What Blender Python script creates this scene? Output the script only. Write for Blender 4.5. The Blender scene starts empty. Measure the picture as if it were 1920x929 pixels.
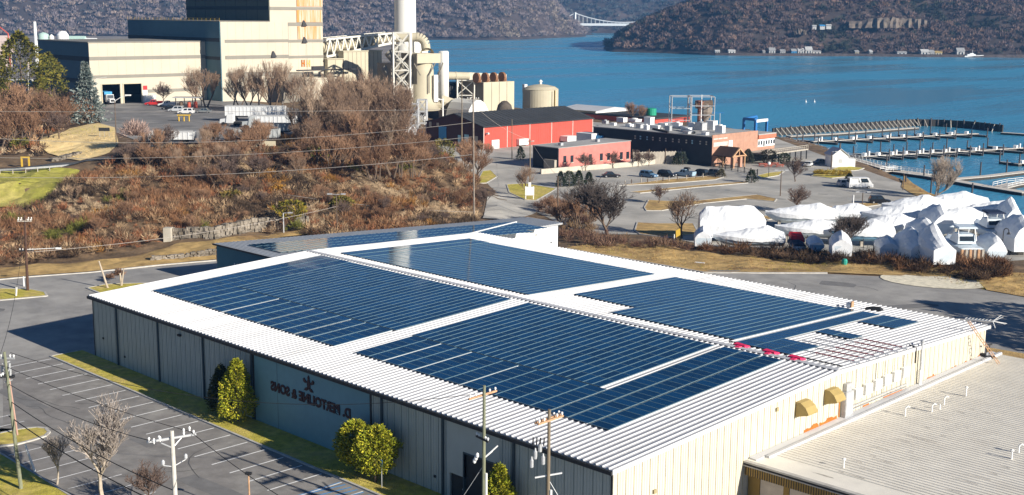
import bpy, math, random
import numpy as np
from mathutils import Vector, Matrix
random.seed(7); RNG = np.random.default_rng(7)
R = math.radians
C = bpy.context.scene.collection
SC = bpy.context.scene
# ------------------------------------------------------------------ camera
FPX = 2357.5; CAM = np.array([130.2, -64.7, 38.34]); YAW = 2.351; PITCH = 0.1835; ROLL = 0.0067
_f = np.array([math.cos(YAW)*math.cos(PITCH), math.sin(YAW)*math.cos(PITCH), -math.sin(PITCH)])
_r = np.array([math.sin(YAW), -math.cos(YAW), 0.0]); _u = np.cross(_r, _f)
_R = _r*math.cos(ROLL)+_u*math.sin(ROLL); _U = _u*math.cos(ROLL)-_r*math.sin(ROLL)
cd = bpy.data.cameras.new('Camera'); co = bpy.data.objects.new('Camera', cd); C.objects.link(co)
co.matrix_world = Matrix(((_R[0], _U[0], -_f[0], CAM[0]), (_R[1], _U[1], -_f[1], CAM[1]), (_R[2], _U[2], -_f[2], CAM[2]), (0, 0, 0, 1)))
cd.sensor_width = 36.0; cd.lens = FPX/1920*36.0; cd.clip_start = 0.5; cd.clip_end = 20000
SC.camera = co
# ------------------------------------------------------------------ sky, sun, exposure
SUN_AZ = R(6.2); SUN_EL = R(21.6)
w = bpy.data.worlds.new('World'); SC.world = w; w.use_nodes = True
nt = w.node_tree; bg = nt.nodes['Background']; sky = nt.nodes.new('ShaderNodeTexSky')
sky.sky_type = 'NISHITA'; sky.sun_disc = False; sky.sun_elevation = SUN_EL; sky.sun_rotation = math.pi/2-SUN_AZ
sky.altitude = 50; sky.air_density = 0.75; sky.dust_density = 0.0; sky.ozone_density = 6.0
nt.links.new(sky.outputs[0], bg.inputs[0]); bg.inputs[1].default_value = 0.05
sl = bpy.data.lights.new('Sun', 'SUN'); so = bpy.data.objects.new('Sun', sl); C.objects.link(so)
sl.energy = 5.0; sl.angle = R(0.5); sl.color = (1.0, 0.93, 0.82)
sd = Vector((math.cos(SUN_AZ)*math.cos(SUN_EL), math.sin(SUN_AZ)*math.cos(SUN_EL), math.sin(SUN_EL)))
so.rotation_euler = sd.to_track_quat('Z', 'Y').to_euler(); so.location = (150, 20, 120)
SC.view_settings.view_transform = 'Standard'; SC.view_settings.look = 'None'
SC.view_settings.exposure = 0.66; SC.view_settings.gamma = 1.0
SC.render.engine = 'CYCLES'
# ------------------------------------------------------------------ from a photo pixel to a point in the place
def ray(px, py):
    return _f+_R*((px-960)/FPX)-_U*((py-464.5)/FPX)
def up(px, py, z=0.0):
    d = ray(px, py); return CAM+d*((z-CAM[2])/d[2])
def onp(px, py, P0, ang):                 # on the upright plane through P0 running along angle ang (degrees)
    n = np.array([-math.sin(R(ang)), math.cos(R(ang)), 0]); d = ray(px, py)
    return CAM+d*(((np.array(P0)-CAM)@n)/(d@n))
FH = np.array([math.cos(YAW), math.sin(YAW), 0.0])
def at(px, py, D):                        # D metres ahead of the camera, measured on the ground
    d = ray(px, py); return CAM+d*(D/(d@FH))
def mpp(P):                               # metres per photo pixel there
    return ((np.array(P)-CAM)@_f)/FPX
# ------------------------------------------------------------------ materials
def _lnk(nt, a, b): nt.links.new(a, b)
MATS = {}
def mat(name, col, rough=0.8, var=0.12, scale=1.5, bump=0.0, bscale=None, metal=0.0, spec=0.3, col2=None, c2lo=0.45, c2hi=0.62, c2scale=None, detail=5, stretch=None, rvar=0.0, emit=None, dirt=0.0):
    m = bpy.data.materials.new(name); m.use_nodes = True; nt = m.node_tree; N = nt.nodes
    b = N['Principled BSDF']; tc = N.new('ShaderNodeTexCoord')
    mp = N.new('ShaderNodeMapping'); _lnk(nt, tc.outputs['Object'], mp.inputs['Vector'])
    if stretch: mp.inputs['Scale'].default_value = stretch
    nz = N.new('ShaderNodeTexNoise'); nz.inputs['Scale'].default_value = scale; nz.inputs['Detail'].default_value = detail; nz.inputs['Roughness'].default_value = 0.6
    _lnk(nt, mp.outputs[0], nz.inputs['Vector'])
    mr = N.new('ShaderNodeMapRange'); mr.inputs['From Min'].default_value = 0.3; mr.inputs['From Max'].default_value = 0.7
    mr.inputs['To Min'].default_value = 1-var; mr.inputs['To Max'].default_value = 1+var
    _lnk(nt, nz.outputs['Fac'], mr.inputs['Value'])
    mul = N.new('ShaderNodeMix'); mul.data_type = 'RGBA'; mul.blend_type = 'MULTIPLY'; mul.inputs['Factor'].default_value = 1
    mul.inputs['A'].default_value = (*col, 1)
    last = None
    if col2:
        n2 = N.new('ShaderNodeTexNoise'); n2.inputs['Scale'].default_value = c2scale or scale*0.3; n2.inputs['Detail'].default_value = 6; n2.inputs['Roughness'].default_value = 0.65
        _lnk(nt, mp.outputs[0], n2.inputs['Vector'])
        m2 = N.new('ShaderNodeMapRange'); m2.inputs['From Min'].default_value = c2lo; m2.inputs['From Max'].default_value = c2hi
        _lnk(nt, n2.outputs['Fac'], m2.inputs['Value'])
        mx = N.new('ShaderNodeMix'); mx.data_type = 'RGBA'; mx.inputs['A'].default_value = (*col, 1); mx.inputs['B'].default_value = (*col2, 1)
        _lnk(nt, m2.outputs[0], mx.inputs['Factor']); _lnk(nt, mx.outputs['Result'], mul.inputs['A'])
    _lnk(nt, mr.outputs[0], mul.inputs['B']); _lnk(nt, mul.outputs['Result'], b.inputs['Base Color'])
    b.inputs['Roughness'].default_value = rough; b.inputs['Metallic'].default_value = metal
    b.inputs['Specular IOR Level'].default_value = spec
    if bump:
        bp = N.new('ShaderNodeBump'); bp.inputs['Strength'].default_value = bump; bp.inputs['Distance'].default_value = 0.2
        n3 = N.new('ShaderNodeTexNoise'); n3.inputs['Scale'].default_value = bscale or scale*3; n3.inputs['Detail'].default_value = 4
        _lnk(nt, mp.outputs[0], n3.inputs['Vector']); _lnk(nt, n3.outputs['Fac'], bp.inputs['Height']); _lnk(nt, bp.outputs[0], b.inputs['Normal'])
    if emit: b.inputs['Emission Color'].default_value = (*emit[0], 1); b.inputs['Emission Strength'].default_value = emit[1]
    MATS[name] = m
    return m
def mat_attr(name, rough=0.9, var=0.25, scale=0.8, trans=0.0):
    m = bpy.data.materials.new(name); m.use_nodes = True; nt = m.node_tree; N = nt.nodes
    b = N['Principled BSDF']; a = N.new('ShaderNodeAttribute'); a.attribute_name = 'Col'
    tc = N.new('ShaderNodeTexCoord'); nz = N.new('ShaderNodeTexNoise'); nz.inputs['Scale'].default_value = scale; nz.inputs['Detail'].default_value = 4
    _lnk(nt, tc.outputs['Object'], nz.inputs['Vector'])
    mr = N.new('ShaderNodeMapRange'); mr.inputs['From Min'].default_value = 0.3; mr.inputs['From Max'].default_value = 0.7
    mr.inputs['To Min'].default_value = 1-var; mr.inputs['To Max'].default_value = 1+var; _lnk(nt, nz.outputs['Fac'], mr.inputs['Value'])
    mul = N.new('ShaderNodeMix'); mul.data_type = 'RGBA'; mul.blend_type = 'MULTIPLY'; mul.inputs['Factor'].default_value = 1
    _lnk(nt, a.outputs['Color'], mul.inputs['A']); _lnk(nt, mr.outputs[0], mul.inputs['B']); _lnk(nt, mul.outputs['Result'], b.inputs['Base Color'])
    b.inputs['Roughness'].default_value = rough; b.inputs['Specular IOR Level'].default_value = 0.15
    return m
# ------------------------------------------------------------------ mesh builder
class MB:
    def __init__(s, ang=None, org=(0, 0, 0)):
        s.V = []; s.F = []; s.I = []; s.org = np.array(org, float); s.ang = ang
        if ang is not None: s.c = math.cos(R(ang)); s.sn = math.sin(R(ang))
    def v(s, p):
        x, y, z = p
        if s.ang is not None:
            x, y = x*s.c-y*s.sn+s.org[0], x*s.sn+y*s.c+s.org[1]; z = z+s.org[2]
        s.V.append((x, y, z)); return len(s.V)-1
    def face(s, pts, m=0):
        s.F.append([s.v(p) for p in pts]); s.I.append(m)
    def hexa(s, b, t, m=0):              # bottom ring, top ring (same count)
        n = len(b); i = [s.v(p) for p in b]; j = [s.v(p) for p in t]
        s.F.append(i[::-1]); s.I.append(m); s.F.append(j); s.I.append(m)
        for k in range(n):
            l = (k+1) % n; s.F.append([i[k], i[l], j[l], j[k]]); s.I.append(m)
    def box(s, x0, x1, y0, y1, z0, z1, m=0):
        b = [(x0, y0, z0), (x1, y0, z0), (x1, y1, z0), (x0, y1, z0)]; t = [(x, y, z1) for x, y, _ in b]; s.hexa(b, t, m)
    def obox(s, c, sx, sy, sz, rz=0, m=0):   # centred in x,y, standing on c.z
        a, d = math.cos(R(rz)), math.sin(R(rz)); b = []
        for ux, uy in ((-1, -1), (1, -1), (1, 1), (-1, 1)):
            x, y = ux*sx/2, uy*sy/2; b.append((c[0]+x*a-y*d, c[1]+x*d+y*a, c[2]))
        s.hexa(b, [(x, y, z+sz) for x, y, z in b], m)
    def prism(s, poly, z0, z1, m=0):
        s.hexa([(p[0], p[1], z0) for p in poly], [(p[0], p[1], z1) for p in poly], m)
    def beam(s, p, q, w, h=None, m=0):
        s.cyl(p, q, w*0.7071, None, 4, m, tw=math.pi/4, hs=(h/w if h else 1))
    def cyl(s, p, q, r0, r1=None, n=10, m=0, tw=0.0, hs=1.0, caps=True):
        p = np.array(p, float); q = np.array(q, float); r1 = r0 if r1 is None else r1
        d = q-p; L = np.linalg.norm(d)
        if L < 1e-6: return
        d /= L; a = np.cross(d, (0, 0, 1.0))
        a = np.array([1.0, 0, 0]) if np.linalg.norm(a) < 1e-3 else a/np.linalg.norm(a)
        b = np.cross(a, d)*1.0
        i = []; j = []
        for k in range(n):
            t = 2*math.pi*k/n+tw; e = a*math.cos(t)+b*math.sin(t)*hs
            i.append(s.v(p+e*r0)); j.append(s.v(q+e*r1))
        for k in range(n):
            l = (k+1) % n; s.F.append([i[k], j[k], j[l], i[l]]); s.I.append(m)
        if caps: s.F.append(i); s.I.append(m); s.F.append(j[::-1]); s.I.append(m)
    def tube(s, pts, r, n=6, m=0):
        for k in range(len(pts)-1): s.cyl(pts[k], pts[k+1], r if np.isscalar(r) else r[k], r if np.isscalar(r) else r[k+1], n, m, caps=False)
    def lathe(s, c, prof, n=20, m=0, axis='z'):
        rings = []
        for r, h in prof:
            ring = []
            for k in range(n):
                t = 2*math.pi*k/n
                ring.append(s.v((c[0]+r*math.cos(t), c[1]+r*math.sin(t), c[2]+h)))
            rings.append(ring)
        for a, b in zip(rings, rings[1:]):
            for k in range(n):
                l = (k+1) % n; s.F.append([a[k], a[l], b[l], b[k]]); s.I.append(m)
        s.F.append(rings[-1]); s.I.append(m); s.F.append(rings[0][::-1]); s.I.append(m)
    def build(s, name, mats, parent=None, smooth=False):
        me = bpy.data.meshes.new(name)
        off = np.zeros(3); p = parent
        while p is not None: off += np.array(p.location); p = p.parent
        me.from_pydata([tuple(np.array(v)-off) for v in s.V], [], s.F)
        if not isinstance(mats, (list, tuple)): mats = [mats]
        for m in mats: me.materials.append(m)
        me.polygons.foreach_set('material_index', s.I)
        if smooth: me.polygons.foreach_set('use_smooth', [True]*len(s.F))
        o = bpy.data.objects.new(name, me); C.objects.link(o)
        if parent is not None: o.parent = parent
        return o
def tag(o, label=None, cat=None, group=None, kind=None):
    if label: o['label'] = label
    if cat: o['category'] = cat
    if group: o['group'] = group
    if kind: o['kind'] = kind
    return o
def thing(name, label, cat, loc=(0, 0, 0), group=None):
    o = bpy.data.objects.new(name, None); C.objects.link(o); o.location = [float(a) for a in loc]
    o.empty_display_size = 0.5
    return tag(o, label, cat, group)
def one(name, mb, mats, label, cat, loc=None, group=None, smooth=False):   # a thing that is a single mesh, origin at its base
    o = mb.build(name, mats, None, smooth); me = o.data
    if loc is None:
        a = np.array(mb.V); loc = ((a[:, 0].min()+a[:, 0].max())/2, (a[:, 1].min()+a[:, 1].max())/2, a[:, 2].min())
    me.transform(Matrix.Translation([-float(q) for q in loc])); o.location = [float(q) for q in loc]
    return tag(o, label, cat, group)
CH = {}
def copy_tree(o, parent=None):
    c = o.copy(); C.objects.link(c); c.parent = parent
    for ch in o.children: copy_tree(ch, c)
    return c
def place(proto, first, loc, rz=0.0, scale=None, label=None, group=None):
    o = proto if first else copy_tree(proto)
    o.location = [float(a) for a in loc]; o.rotation_euler = (0, 0, R(rz))
    if scale: o.scale = (scale,)*3 if np.isscalar(scale) else scale
    if label: o['label'] = label
    if group: o['group'] = group
    return o
def np_mesh(name, V, nper, mats, col=None, mi=None):        # V (n*nper,3): separate polygons of nper corners
    n = len(V)//nper; me = bpy.data.meshes.new(name)
    me.vertices.add(len(V)); me.vertices.foreach_set('co', np.ascontiguousarray(V, dtype=np.float32).ravel())
    me.loops.add(len(V)); me.loops.foreach_set('vertex_index', np.arange(len(V), dtype=np.int32))
    me.polygons.add(n); me.polygons.foreach_set('loop_start', np.arange(0, len(V), nper, dtype=np.int32))
    try: me.polygons.foreach_set('loop_total', np.full(n, nper, dtype=np.int32))
    except Exception: pass
    if not isinstance(mats, (list, tuple)): mats = [mats]
    for m in mats: me.materials.append(m)
    if mi is not None: me.polygons.foreach_set('material_index', np.ascontiguousarray(mi, dtype=np.int32))
    if col is not None:
        at_ = me.attributes.new('Col', 'FLOAT_COLOR', 'POINT')
        c4 = np.ones((len(V), 4), np.float32); c4[:, :3] = np.repeat(col, nper, 0); at_.data.foreach_set('color', c4.ravel())
    me.update(calc_edges=True); me.validate()
    o = bpy.data.objects.new(name, me); C.objects.link(o); return o
# ================================================================== MATERIALS
m_asph = mat('asphalt_worn', (0.37, 0.355, 0.33), 0.9, 0.16, 0.35, 0.15, 12, col2=(0.29, 0.28, 0.265), c2scale=0.07, c2lo=0.45, c2hi=0.6)
m_asph_dark = mat('asphalt_sealed', (0.25, 0.235, 0.22), 0.9, 0.2, 0.6, 0.15, 12, col2=(0.33, 0.315, 0.29), c2scale=0.12, c2lo=0.52, c2hi=0.68)
m_asph_yard = mat('asphalt_yard', (0.2, 0.195, 0.19), 0.9, 0.25, 0.12, 0.1, 9, col2=(0.32, 0.3, 0.275), c2scale=0.06, c2lo=0.45, c2hi=0.7)
m_road = mat('asphalt_road', (0.085, 0.09, 0.095), 0.9, 0.15, 0.3)
m_path = mat('asphalt_grey', (0.47, 0.445, 0.395), 0.9, 0.2, 0.12, 0.1, 9, col2=(0.32, 0.31, 0.285), c2scale=0.05, c2lo=0.42, c2hi=0.66)
m_kerb = mat('kerb_concrete', (0.5, 0.48, 0.44), 0.85, 0.2, 0.8)
m_paint = mat('road_paint', (0.85, 0.85, 0.83), 0.7, 0.15, 2)
m_bluepaint = mat('blue_paint', (0.08, 0.3, 0.62), 0.7, 0.2, 2)
m_lawn = mat('lawn', (0.5, 0.43, 0.07), 0.95, 0.3, 1.2, 0.5, 8, col2=(0.62, 0.47, 0.16), c2scale=0.25, c2lo=0.45, c2hi=0.68)
m_lawn_green = mat('meadow_grass', (0.36, 0.34, 0.06), 0.95, 0.3, 0.6, 0.5, 6, col2=(0.5, 0.42, 0.14), c2scale=0.1, c2lo=0.48, c2hi=0.7)
m_dry = mat('dry_grass', (0.5, 0.335, 0.13), 0.95, 0.35, 0.5, 0.6, 6, col2=(0.27, 0.165, 0.075), c2scale=0.13, c2lo=0.5, c2hi=0.68)
m_straw = mat('straw_slope', (0.82, 0.62, 0.3), 0.95, 0.15, 0.3, 0.4, 4, col2=(0.55, 0.4, 0.17), c2scale=0.12, c2lo=0.6, c2hi=0.8)
m_brown = mat('brush_floor', (0.15, 0.1, 0.058), 0.95, 0.4, 0.35, 0.8, 2, col2=(0.3, 0.2, 0.11), c2scale=0.12, c2lo=0.5, c2hi=0.72)
m_gravel = mat('gravel', (0.8, 0.73, 0.56), 0.95, 0.22, 1.2, 0.4, 9)
m_stone = mat('stone_wall', (0.27, 0.235, 0.19), 0.95, 0.6, 1.6, 0.8, 3, col2=(0.12, 0.1, 0.075), c2scale=0.8, c2lo=0.5, c2hi=0.6)
m_white = mat('white_paint', (0.8, 0.8, 0.78), 0.6, 0.05)
m_roofw = mat('white_roof_metal', (0.56, 0.565, 0.58), 0.55, 0.05, 0.6, col2=(0.44, 0.44, 0.445), c2scale=0.5, c2lo=0.48, c2hi=0.72, stretch=(1.6, .14, 1))
m_rooflow = mat('cream_roof_metal', (0.83, 0.785, 0.69), 0.6, 0.07, 0.5, col2=(0.72, 0.67, 0.58), c2scale=0.09, c2lo=0.5, c2hi=0.72)
m_cream = mat('cream_siding', (0.6, 0.56, 0.46), 0.6, 0.05, 0.4)
m_creamdk = mat('cream_seam', (0.36, 0.3, 0.16), 0.7, 0.1)
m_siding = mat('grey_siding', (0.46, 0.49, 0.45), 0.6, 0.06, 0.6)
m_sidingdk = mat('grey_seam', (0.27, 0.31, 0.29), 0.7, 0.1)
m_trimdk = mat('dark_trim', (0.03, 0.03, 0.032), 0.6, 0.1)
m_downs = mat('dark_downspout', (0.05, 0.075, 0.09), 0.6, 0.1)
m_sign = mat('teal_sign_panel', (0.17, 0.33, 0.39), 0.6, 0.05)
m_letter = mat('sign_letter', (0.045, 0.014, 0.02), 0.6, 0.1)
m_teal = mat('teal_siding', (0.06, 0.17, 0.22), 0.7, 0.06)
m_alu = mat('aluminium', (0.6, 0.61, 0.62), 0.45, 0.05, metal=0.3)
m_galv = mat('galvanised', (0.5, 0.51, 0.52), 0.5, 0.12, 3, metal=0.4)
m_steel = mat('painted_steel', (0.66, 0.64, 0.57), 0.6, 0.1)
m_red = mat('red_conduit', (0.35, 0.03, 0.05), 0.6, 0.15)
m_pink = mat('magenta_sheet', (0.75, 0.03, 0.12), 0.7, 0.1)
m_rust = mat('rust_stain', (0.42, 0.14, 0.025), 0.9, 0.3, 1.5)
m_black = mat('hall_shade_black', (0.006, 0.006, 0.007), 0.9, 0.1, spec=0.1)
m_glass = mat('dark_glass', (0.02, 0.03, 0.04), 0.15, 0.2, spec=0.6)
m_wood = mat('pole_wood', (0.2, 0.16, 0.11), 0.9, 0.3, 2, stretch=(6, 6, 0.6))
m_woodgr = mat('green_treated_pole', (0.2, 0.21, 0.14), 0.9, 0.3, 2, stretch=(6, 6, 0.6))
m_woodpale = mat('pale_timber', (0.5, 0.3, 0.17), 0.9, 0.25, 3)
m_woodgrey = mat('weathered_timber', (0.42, 0.38, 0.32), 0.9, 0.25, 2)
m_yellow = mat('safety_yellow', (0.62, 0.4, 0.05), 0.6, 0.1)
m_wire = mat('wire_black', (0.02, 0.02, 0.02), 0.7)
m_wiregr = mat('wire_aluminium', (0.42, 0.38, 0.34), 0.6)
m_bark = mat('bark', (0.14, 0.1, 0.072), 0.95, 0.3, 2)
m_barkgr = mat('grey_bark', (0.24, 0.2, 0.165), 0.95, 0.3, 2)
m_barkwh = mat('pale_bark', (0.45, 0.38, 0.3), 0.95, 0.25, 2)
m_leaf = mat_attr('foliage', 0.85, 0.2, 1.5)
m_twig = mat_attr('twigs', 0.95, 0.2, 0.6)
m_forest = mat_attr('hill_forest', 0.95, 0.15, 0.05)
# solar glass: deep blue silicon cells under glass
m_cell = mat('solar_glass', (0.001, 0.031, 0.088), 0.06, 0.15, 0.3, spec=0.5)
def _cells(m):
    nt = m.node_tree; N = nt.nodes; b = N['Principled BSDF']
    tc = [n for n in N if n.type == 'TEX_COORD'][0]
    br = N.new('ShaderNodeTexBrick'); br.offset = 0; br.inputs['Scale'].default_value = 1.0
    br.inputs['Brick Width'].default_value = 0.333; br.inputs['Row Height'].default_value = 0.166; br.inputs['Mortar Size'].default_value = 0.006
    br.inputs['Color1'].default_value = (1, 1, 1, 1); br.inputs['Color2'].default_value = (0.82, 0.88, 0.9, 1); br.inputs['Mortar'].default_value = (2.6, 2.4, 2.2, 1)
    nt.links.new(tc.outputs['Object'], br.inputs['Vector'])
    old = b.inputs['Base Color'].links[0].from_socket
    oi = N.new('ShaderNodeObjectInfo'); ge = N.new('ShaderNodeNewGeometry'); ad = N.new('ShaderNodeMath'); ad.operation = 'ADD'; fr = N.new('ShaderNodeMath'); fr.operation = 'FRACT'
    nt.links.new(oi.outputs['Random'], ad.inputs[0]); nt.links.new(ge.outputs['Random Per Island'], ad.inputs[1]); nt.links.new(ad.outputs[0], fr.inputs[0])
    mv = N.new('ShaderNodeMapRange'); mv.inputs['To Min'].default_value = 0.7; mv.inputs['To Max'].default_value = 1.35; nt.links.new(fr.outputs[0], mv.inputs['Value'])
    m3 = N.new('ShaderNodeMix'); m3.data_type = 'RGBA'; m3.blend_type = 'MULTIPLY'; m3.inputs['Factor'].default_value = 1; nt.links.new(old, m3.inputs['A']); nt.links.new(mv.outputs[0], m3.inputs['B']); old = m3.outputs['Result']
    mr2 = N.new('ShaderNodeMapRange'); mr2.inputs['To Min'].default_value = 0.04; mr2.inputs['To Max'].default_value = 0.1; nt.links.new(fr.outputs[0], mr2.inputs['Value']); nt.links.new(mr2.outputs[0], b.inputs['Roughness'])
    mx = N.new('ShaderNodeMix'); mx.data_type = 'RGBA'; mx.blend_type = 'MULTIPLY'; mx.inputs['Factor'].default_value = 1
    nt.links.new(old, mx.inputs['A']); nt.links.new(br.outputs['Color'], mx.inputs['B']); nt.links.new(mx.outputs['Result'], b.inputs['Base Color'])
_cells(m_cell)
m_cell.node_tree.nodes['Principled BSDF'].inputs['Specular Tint'].default_value = (0.2, 0.62, 1.0, 1)
# river water
m_water = bpy.data.materials.new('river_water'); m_water.use_nodes = True
def _water(m):
    nt = m.node_tree; N = nt.nodes; b = N['Principled BSDF']
    b.inputs['Base Color'].default_value = (0.06, 0.29, 0.46, 1); b.inputs['Roughness'].default_value = 0.16; b.inputs['Specular IOR Level'].default_value = 0.3
    tc = N.new('ShaderNodeTexCoord'); hs = []
    for sc, st in ((0.5, 1.0), (0.12, 1.0)):
        mp = N.new('ShaderNodeMapping'); mp.inputs['Scale'].default_value = (1.6, 0.7, 1); mp.inputs['Rotation'].default_value = (0, 0, R(20)); nt.links.new(tc.outputs['Object'], mp.inputs['Vector'])
        nz = N.new('ShaderNodeTexNoise'); nz.inputs['Scale'].default_value = sc; nz.inputs['Detail'].default_value = 5; nt.links.new(mp.outputs[0], nz.inputs['Vector']); hs.append(nz)
    ad = N.new('ShaderNodeMath'); ad.operation = 'ADD'; nt.links.new(hs[0].outputs['Fac'], ad.inputs[0]); nt.links.new(hs[1].outputs['Fac'], ad.inputs[1])
    bp = N.new('ShaderNodeBump'); bp.inputs['Strength'].default_value = 0.55; bp.inputs['Distance'].default_value = 0.5
    nt.links.new(ad.outputs[0], bp.inputs['Height']); nt.links.new(bp.outputs[0], b.inputs['Normal'])
    # currents and slicks: slow broad streaks that change how rough the surface is
    mp = N.new('ShaderNodeMapping'); mp.inputs['Scale'].default_value = (0.02, 0.004, 1); mp.inputs['Rotation'].default_value = (0, 0, R(-38)); nt.links.new(tc.outputs['Object'], mp.inputs['Vector'])
    nz = N.new('ShaderNodeTexNoise'); nz.inputs['Scale'].default_value = 1.0; nz.inputs['Detail'].default_value = 4; nt.links.new(mp.outputs[0], nz.inputs['Vector'])
    mr = N.new('ShaderNodeMapRange'); mr.inputs['From Min'].default_value = 0.4; mr.inputs['From Max'].default_value = 0.62; mr.inputs['To Min'].default_value = 0.14; mr.inputs['To Max'].default_value = 0.42
    nt.links.new(nz.outputs['Fac'], mr.inputs['Value']); nt.links.new(mr.outputs[0], b.inputs['Roughness'])
_water(m_water)
# ================================================================== TERRAIN
def poly_px(pts, z): return np.array([up(a, b, z)[:2] for a, b in pts])
ZM = -2.0; ZW = -4.0; ZP = 9.0
ANCH = []
for px, py, z in [(560, 440, .6), (400, 438, 1.2), (300, 470, .3), (150, 485, .2), (0, 505, .2), (300, 400, 3), (500, 385, 3), (700, 385, 2.2), (850, 385, .3), (600, 330, 5.5),
                  (450, 330, 6), (300, 330, 6.4), (150, 345, 5), (0, 335, 5.4), (0, 390, 2.2), (80, 420, 1.5), (560, 262, 9), (400, 268, 9), (300, 280, 9), (200, 296, 8), (100, 308, 6.8), (0, 320, 6),
                  (-120, 330, 5), (-100, 400, 2), (-100, 500, .2), (700, 300, 6), (800, 300, 2.5), (800, 270, .5), (740, 262, 4), (880, 330, -.6), (930, 330, -1.4), (900, 390, -.5), (150, 262, 8.6), (80, 282, 7.6),
                  (0, 290, 7), (0, 200, 9), (100, 200, 9), (300, 200, 9), (500, 215, 9), (620, 230, 8), (680, 240, 5), (760, 240, 1), (650, 190, 9), (250, 150, 9), (-100, 200, 8), (950, 400, -1),
                  (1060, 440, -1.2), (1200, 470, -.6), (1300, 490, -.4), (1400, 470, -1.6), (1600, 480, -1.2), (1700, 500, -.4), (1800, 520, -.2), (1900, 500, -1.0), (1250, 440, -1.9)]:
    p = up(px, py, z); ANCH.append((p[0], p[1], z))
for x, y, z in [(60, -120, 0), (120, -60, 0), (150, 50, 0), (120, 120, 0), (0, -60, 0), (-45, -40, 0), (-120, -40, 1), (-200, 20, 4), (180, 160, 0), (-420, 300, 3), (-420, 100, 8), (-600, 300, 2), (40, 40, 0), (40, 85, 0), (-300, 200, 9)]: ANCH.append((x, y, z))
for a_, b_ in [(1900, 440), (1850, 418), (1785, 396), (1740, 368), (1700, 343), (1650, 322), (1590, 300), (1470, 262), (1440, 256), (1330, 240), (1200, 224), (1050, 214), (960, 208), (900, 204), (830, 196), (1000, 228), (1100, 240), (900, 250)]:
    p = up(a_, b_, -2.3); ANCH.append((p[0], p[1], -2.3))
ANCH = np.array(ANCH)
LOT = np.array([(-46, -80), (-43, -30)]+[tuple(up(*q)[:2]) for q in [(0, 526), (55, 520), (167, 512), (405, 490)]]+[(-27, 46), (-20, 66), (-13, 88), tuple(up(1060, 468)[:2]), tuple(up(1320, 513)[:2]), tuple(up(1550, 514)[:2]), tuple(up(1700, 521)[:2]), tuple(up(1830, 541)[:2]), tuple(up(1930, 557)[:2]), (90, 120), (150, 110), (170, -80)])
MAR = poly_px([(820, 300), (800, 268), (900, 236), (1040, 226), (1180, 233), (1330, 250), (1450, 258), (1560, 298), (1640, 326), (1694, 345), (1735, 370), (1778, 397), (1850, 424), (1960, 456), (1960, 486), (1890, 490), (1600, 474), (1330, 462), (1230, 440), (1090, 440), (1010, 400), (940, 372), (900, 330)], ZM)
YARD = poly_px([(190, 238), (180, 190), (300, 180), (420, 186), (560, 205), (575, 240), (520, 262), (400, 268), (285, 272), (250, 262)], ZP)
SEA = np.concatenate([poly_px([(1990, 470), (1900, 440), (1850, 418), (1785, 396), (1740, 368), (1700, 343), (1650, 322), (1590, 300), (1560, 284), (1470, 262), (1440, 256), (1330, 240), (1200, 224), (1050, 214), (960, 208), (900, 204), (830, 196)], ZW), np.array([(-600, 520), (-900, 800), (0, 1200), (600, 900), (300, 300), (160, 210)])])
def pdist(P, poly):                      # signed distance, inside negative
    x, y = P[:, 0], P[:, 1]; n = len(poly); d = np.full(len(P), 1e18); ins = np.zeros(len(P), bool)
    for i in range(n):
        a = poly[i]; b = poly[(i+1) % n]; e = b-a
        t = np.clip(((x-a[0])*e[0]+(y-a[1])*e[1])/(e@e+1e-12), 0, 1)
        d = np.minimum(d, (x-a[0]-t*e[0])**2+(y-a[1]-t*e[1])**2)
        if a[1] != b[1]:
            c = (a[1] > y) != (b[1] > y); xi = (b[0]-a[0])*(y-a[1])/(b[1]-a[1])+a[0]; ins ^= c & (x < xi)
    d = np.sqrt(d); d[ins] *= -1; return d
def sst(t): t = np.clip(t, 0, 1); return t*t*(3-2*t)
def Hn(P):
    P = np.asarray(P, float).reshape(-1, 2); num = np.zeros(len(P)); den = np.zeros(len(P))
    for x, y, z in ANCH:
        wgt = 1.0/((P[:, 0]-x)**2+(P[:, 1]-y)**2+9.0)**2; num += wgt*z; den += wgt
    h = num/den
    h += 0.25*np.sin(P[:, 0]*.31+1)*np.sin(P[:, 1]*.27)+0.15*np.sin(P[:, 0]*.73+P[:, 1]*.5)
    for poly, z, bl in ((YARD, ZP, 14), (MAR, ZM, 9), (LOT, 0.0, 7)):
        k = sst(1-np.maximum(pdist(P, poly), 0)/bl); h = h*(1-k)+z*k
    d = pdist(P, SEA); k = sst((3.0-d)/6.0); h = h*(1-k)+(-7.5)*k
    return h
def Hz(x, y): return float(Hn([(x, y)])[0])
gx = np.arange(-420, 170.1, 3.0); gy = np.arange(-110, 470.1, 3.0)
GX, GY = np.meshgrid(gx, gy, indexing='ij'); GZ = Hn(np.stack([GX.ravel(), GY.ravel()], 1))
nx, ny = len(gx), len(gy)
gv = np.stack([GX.ravel(), GY.ravel(), GZ-0.06], 1)
I0 = (np.arange(nx-1)[:, None]*ny+np.arange(ny-1)[None, :]).ravel()
gf = np.stack([I0, I0+ny, I0+ny+1, I0+1], 1)
gm = bpy.data.meshes.new('ground'); gm.from_pydata(gv.tolist(), [], gf.tolist()); gm.materials.append(m_brown)
gm.polygons.foreach_set('use_smooth', [True]*len(gf))
ground = bpy.data.objects.new('ground', gm); C.objects.link(ground); tag(ground, kind='structure')
import bmesh
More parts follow.
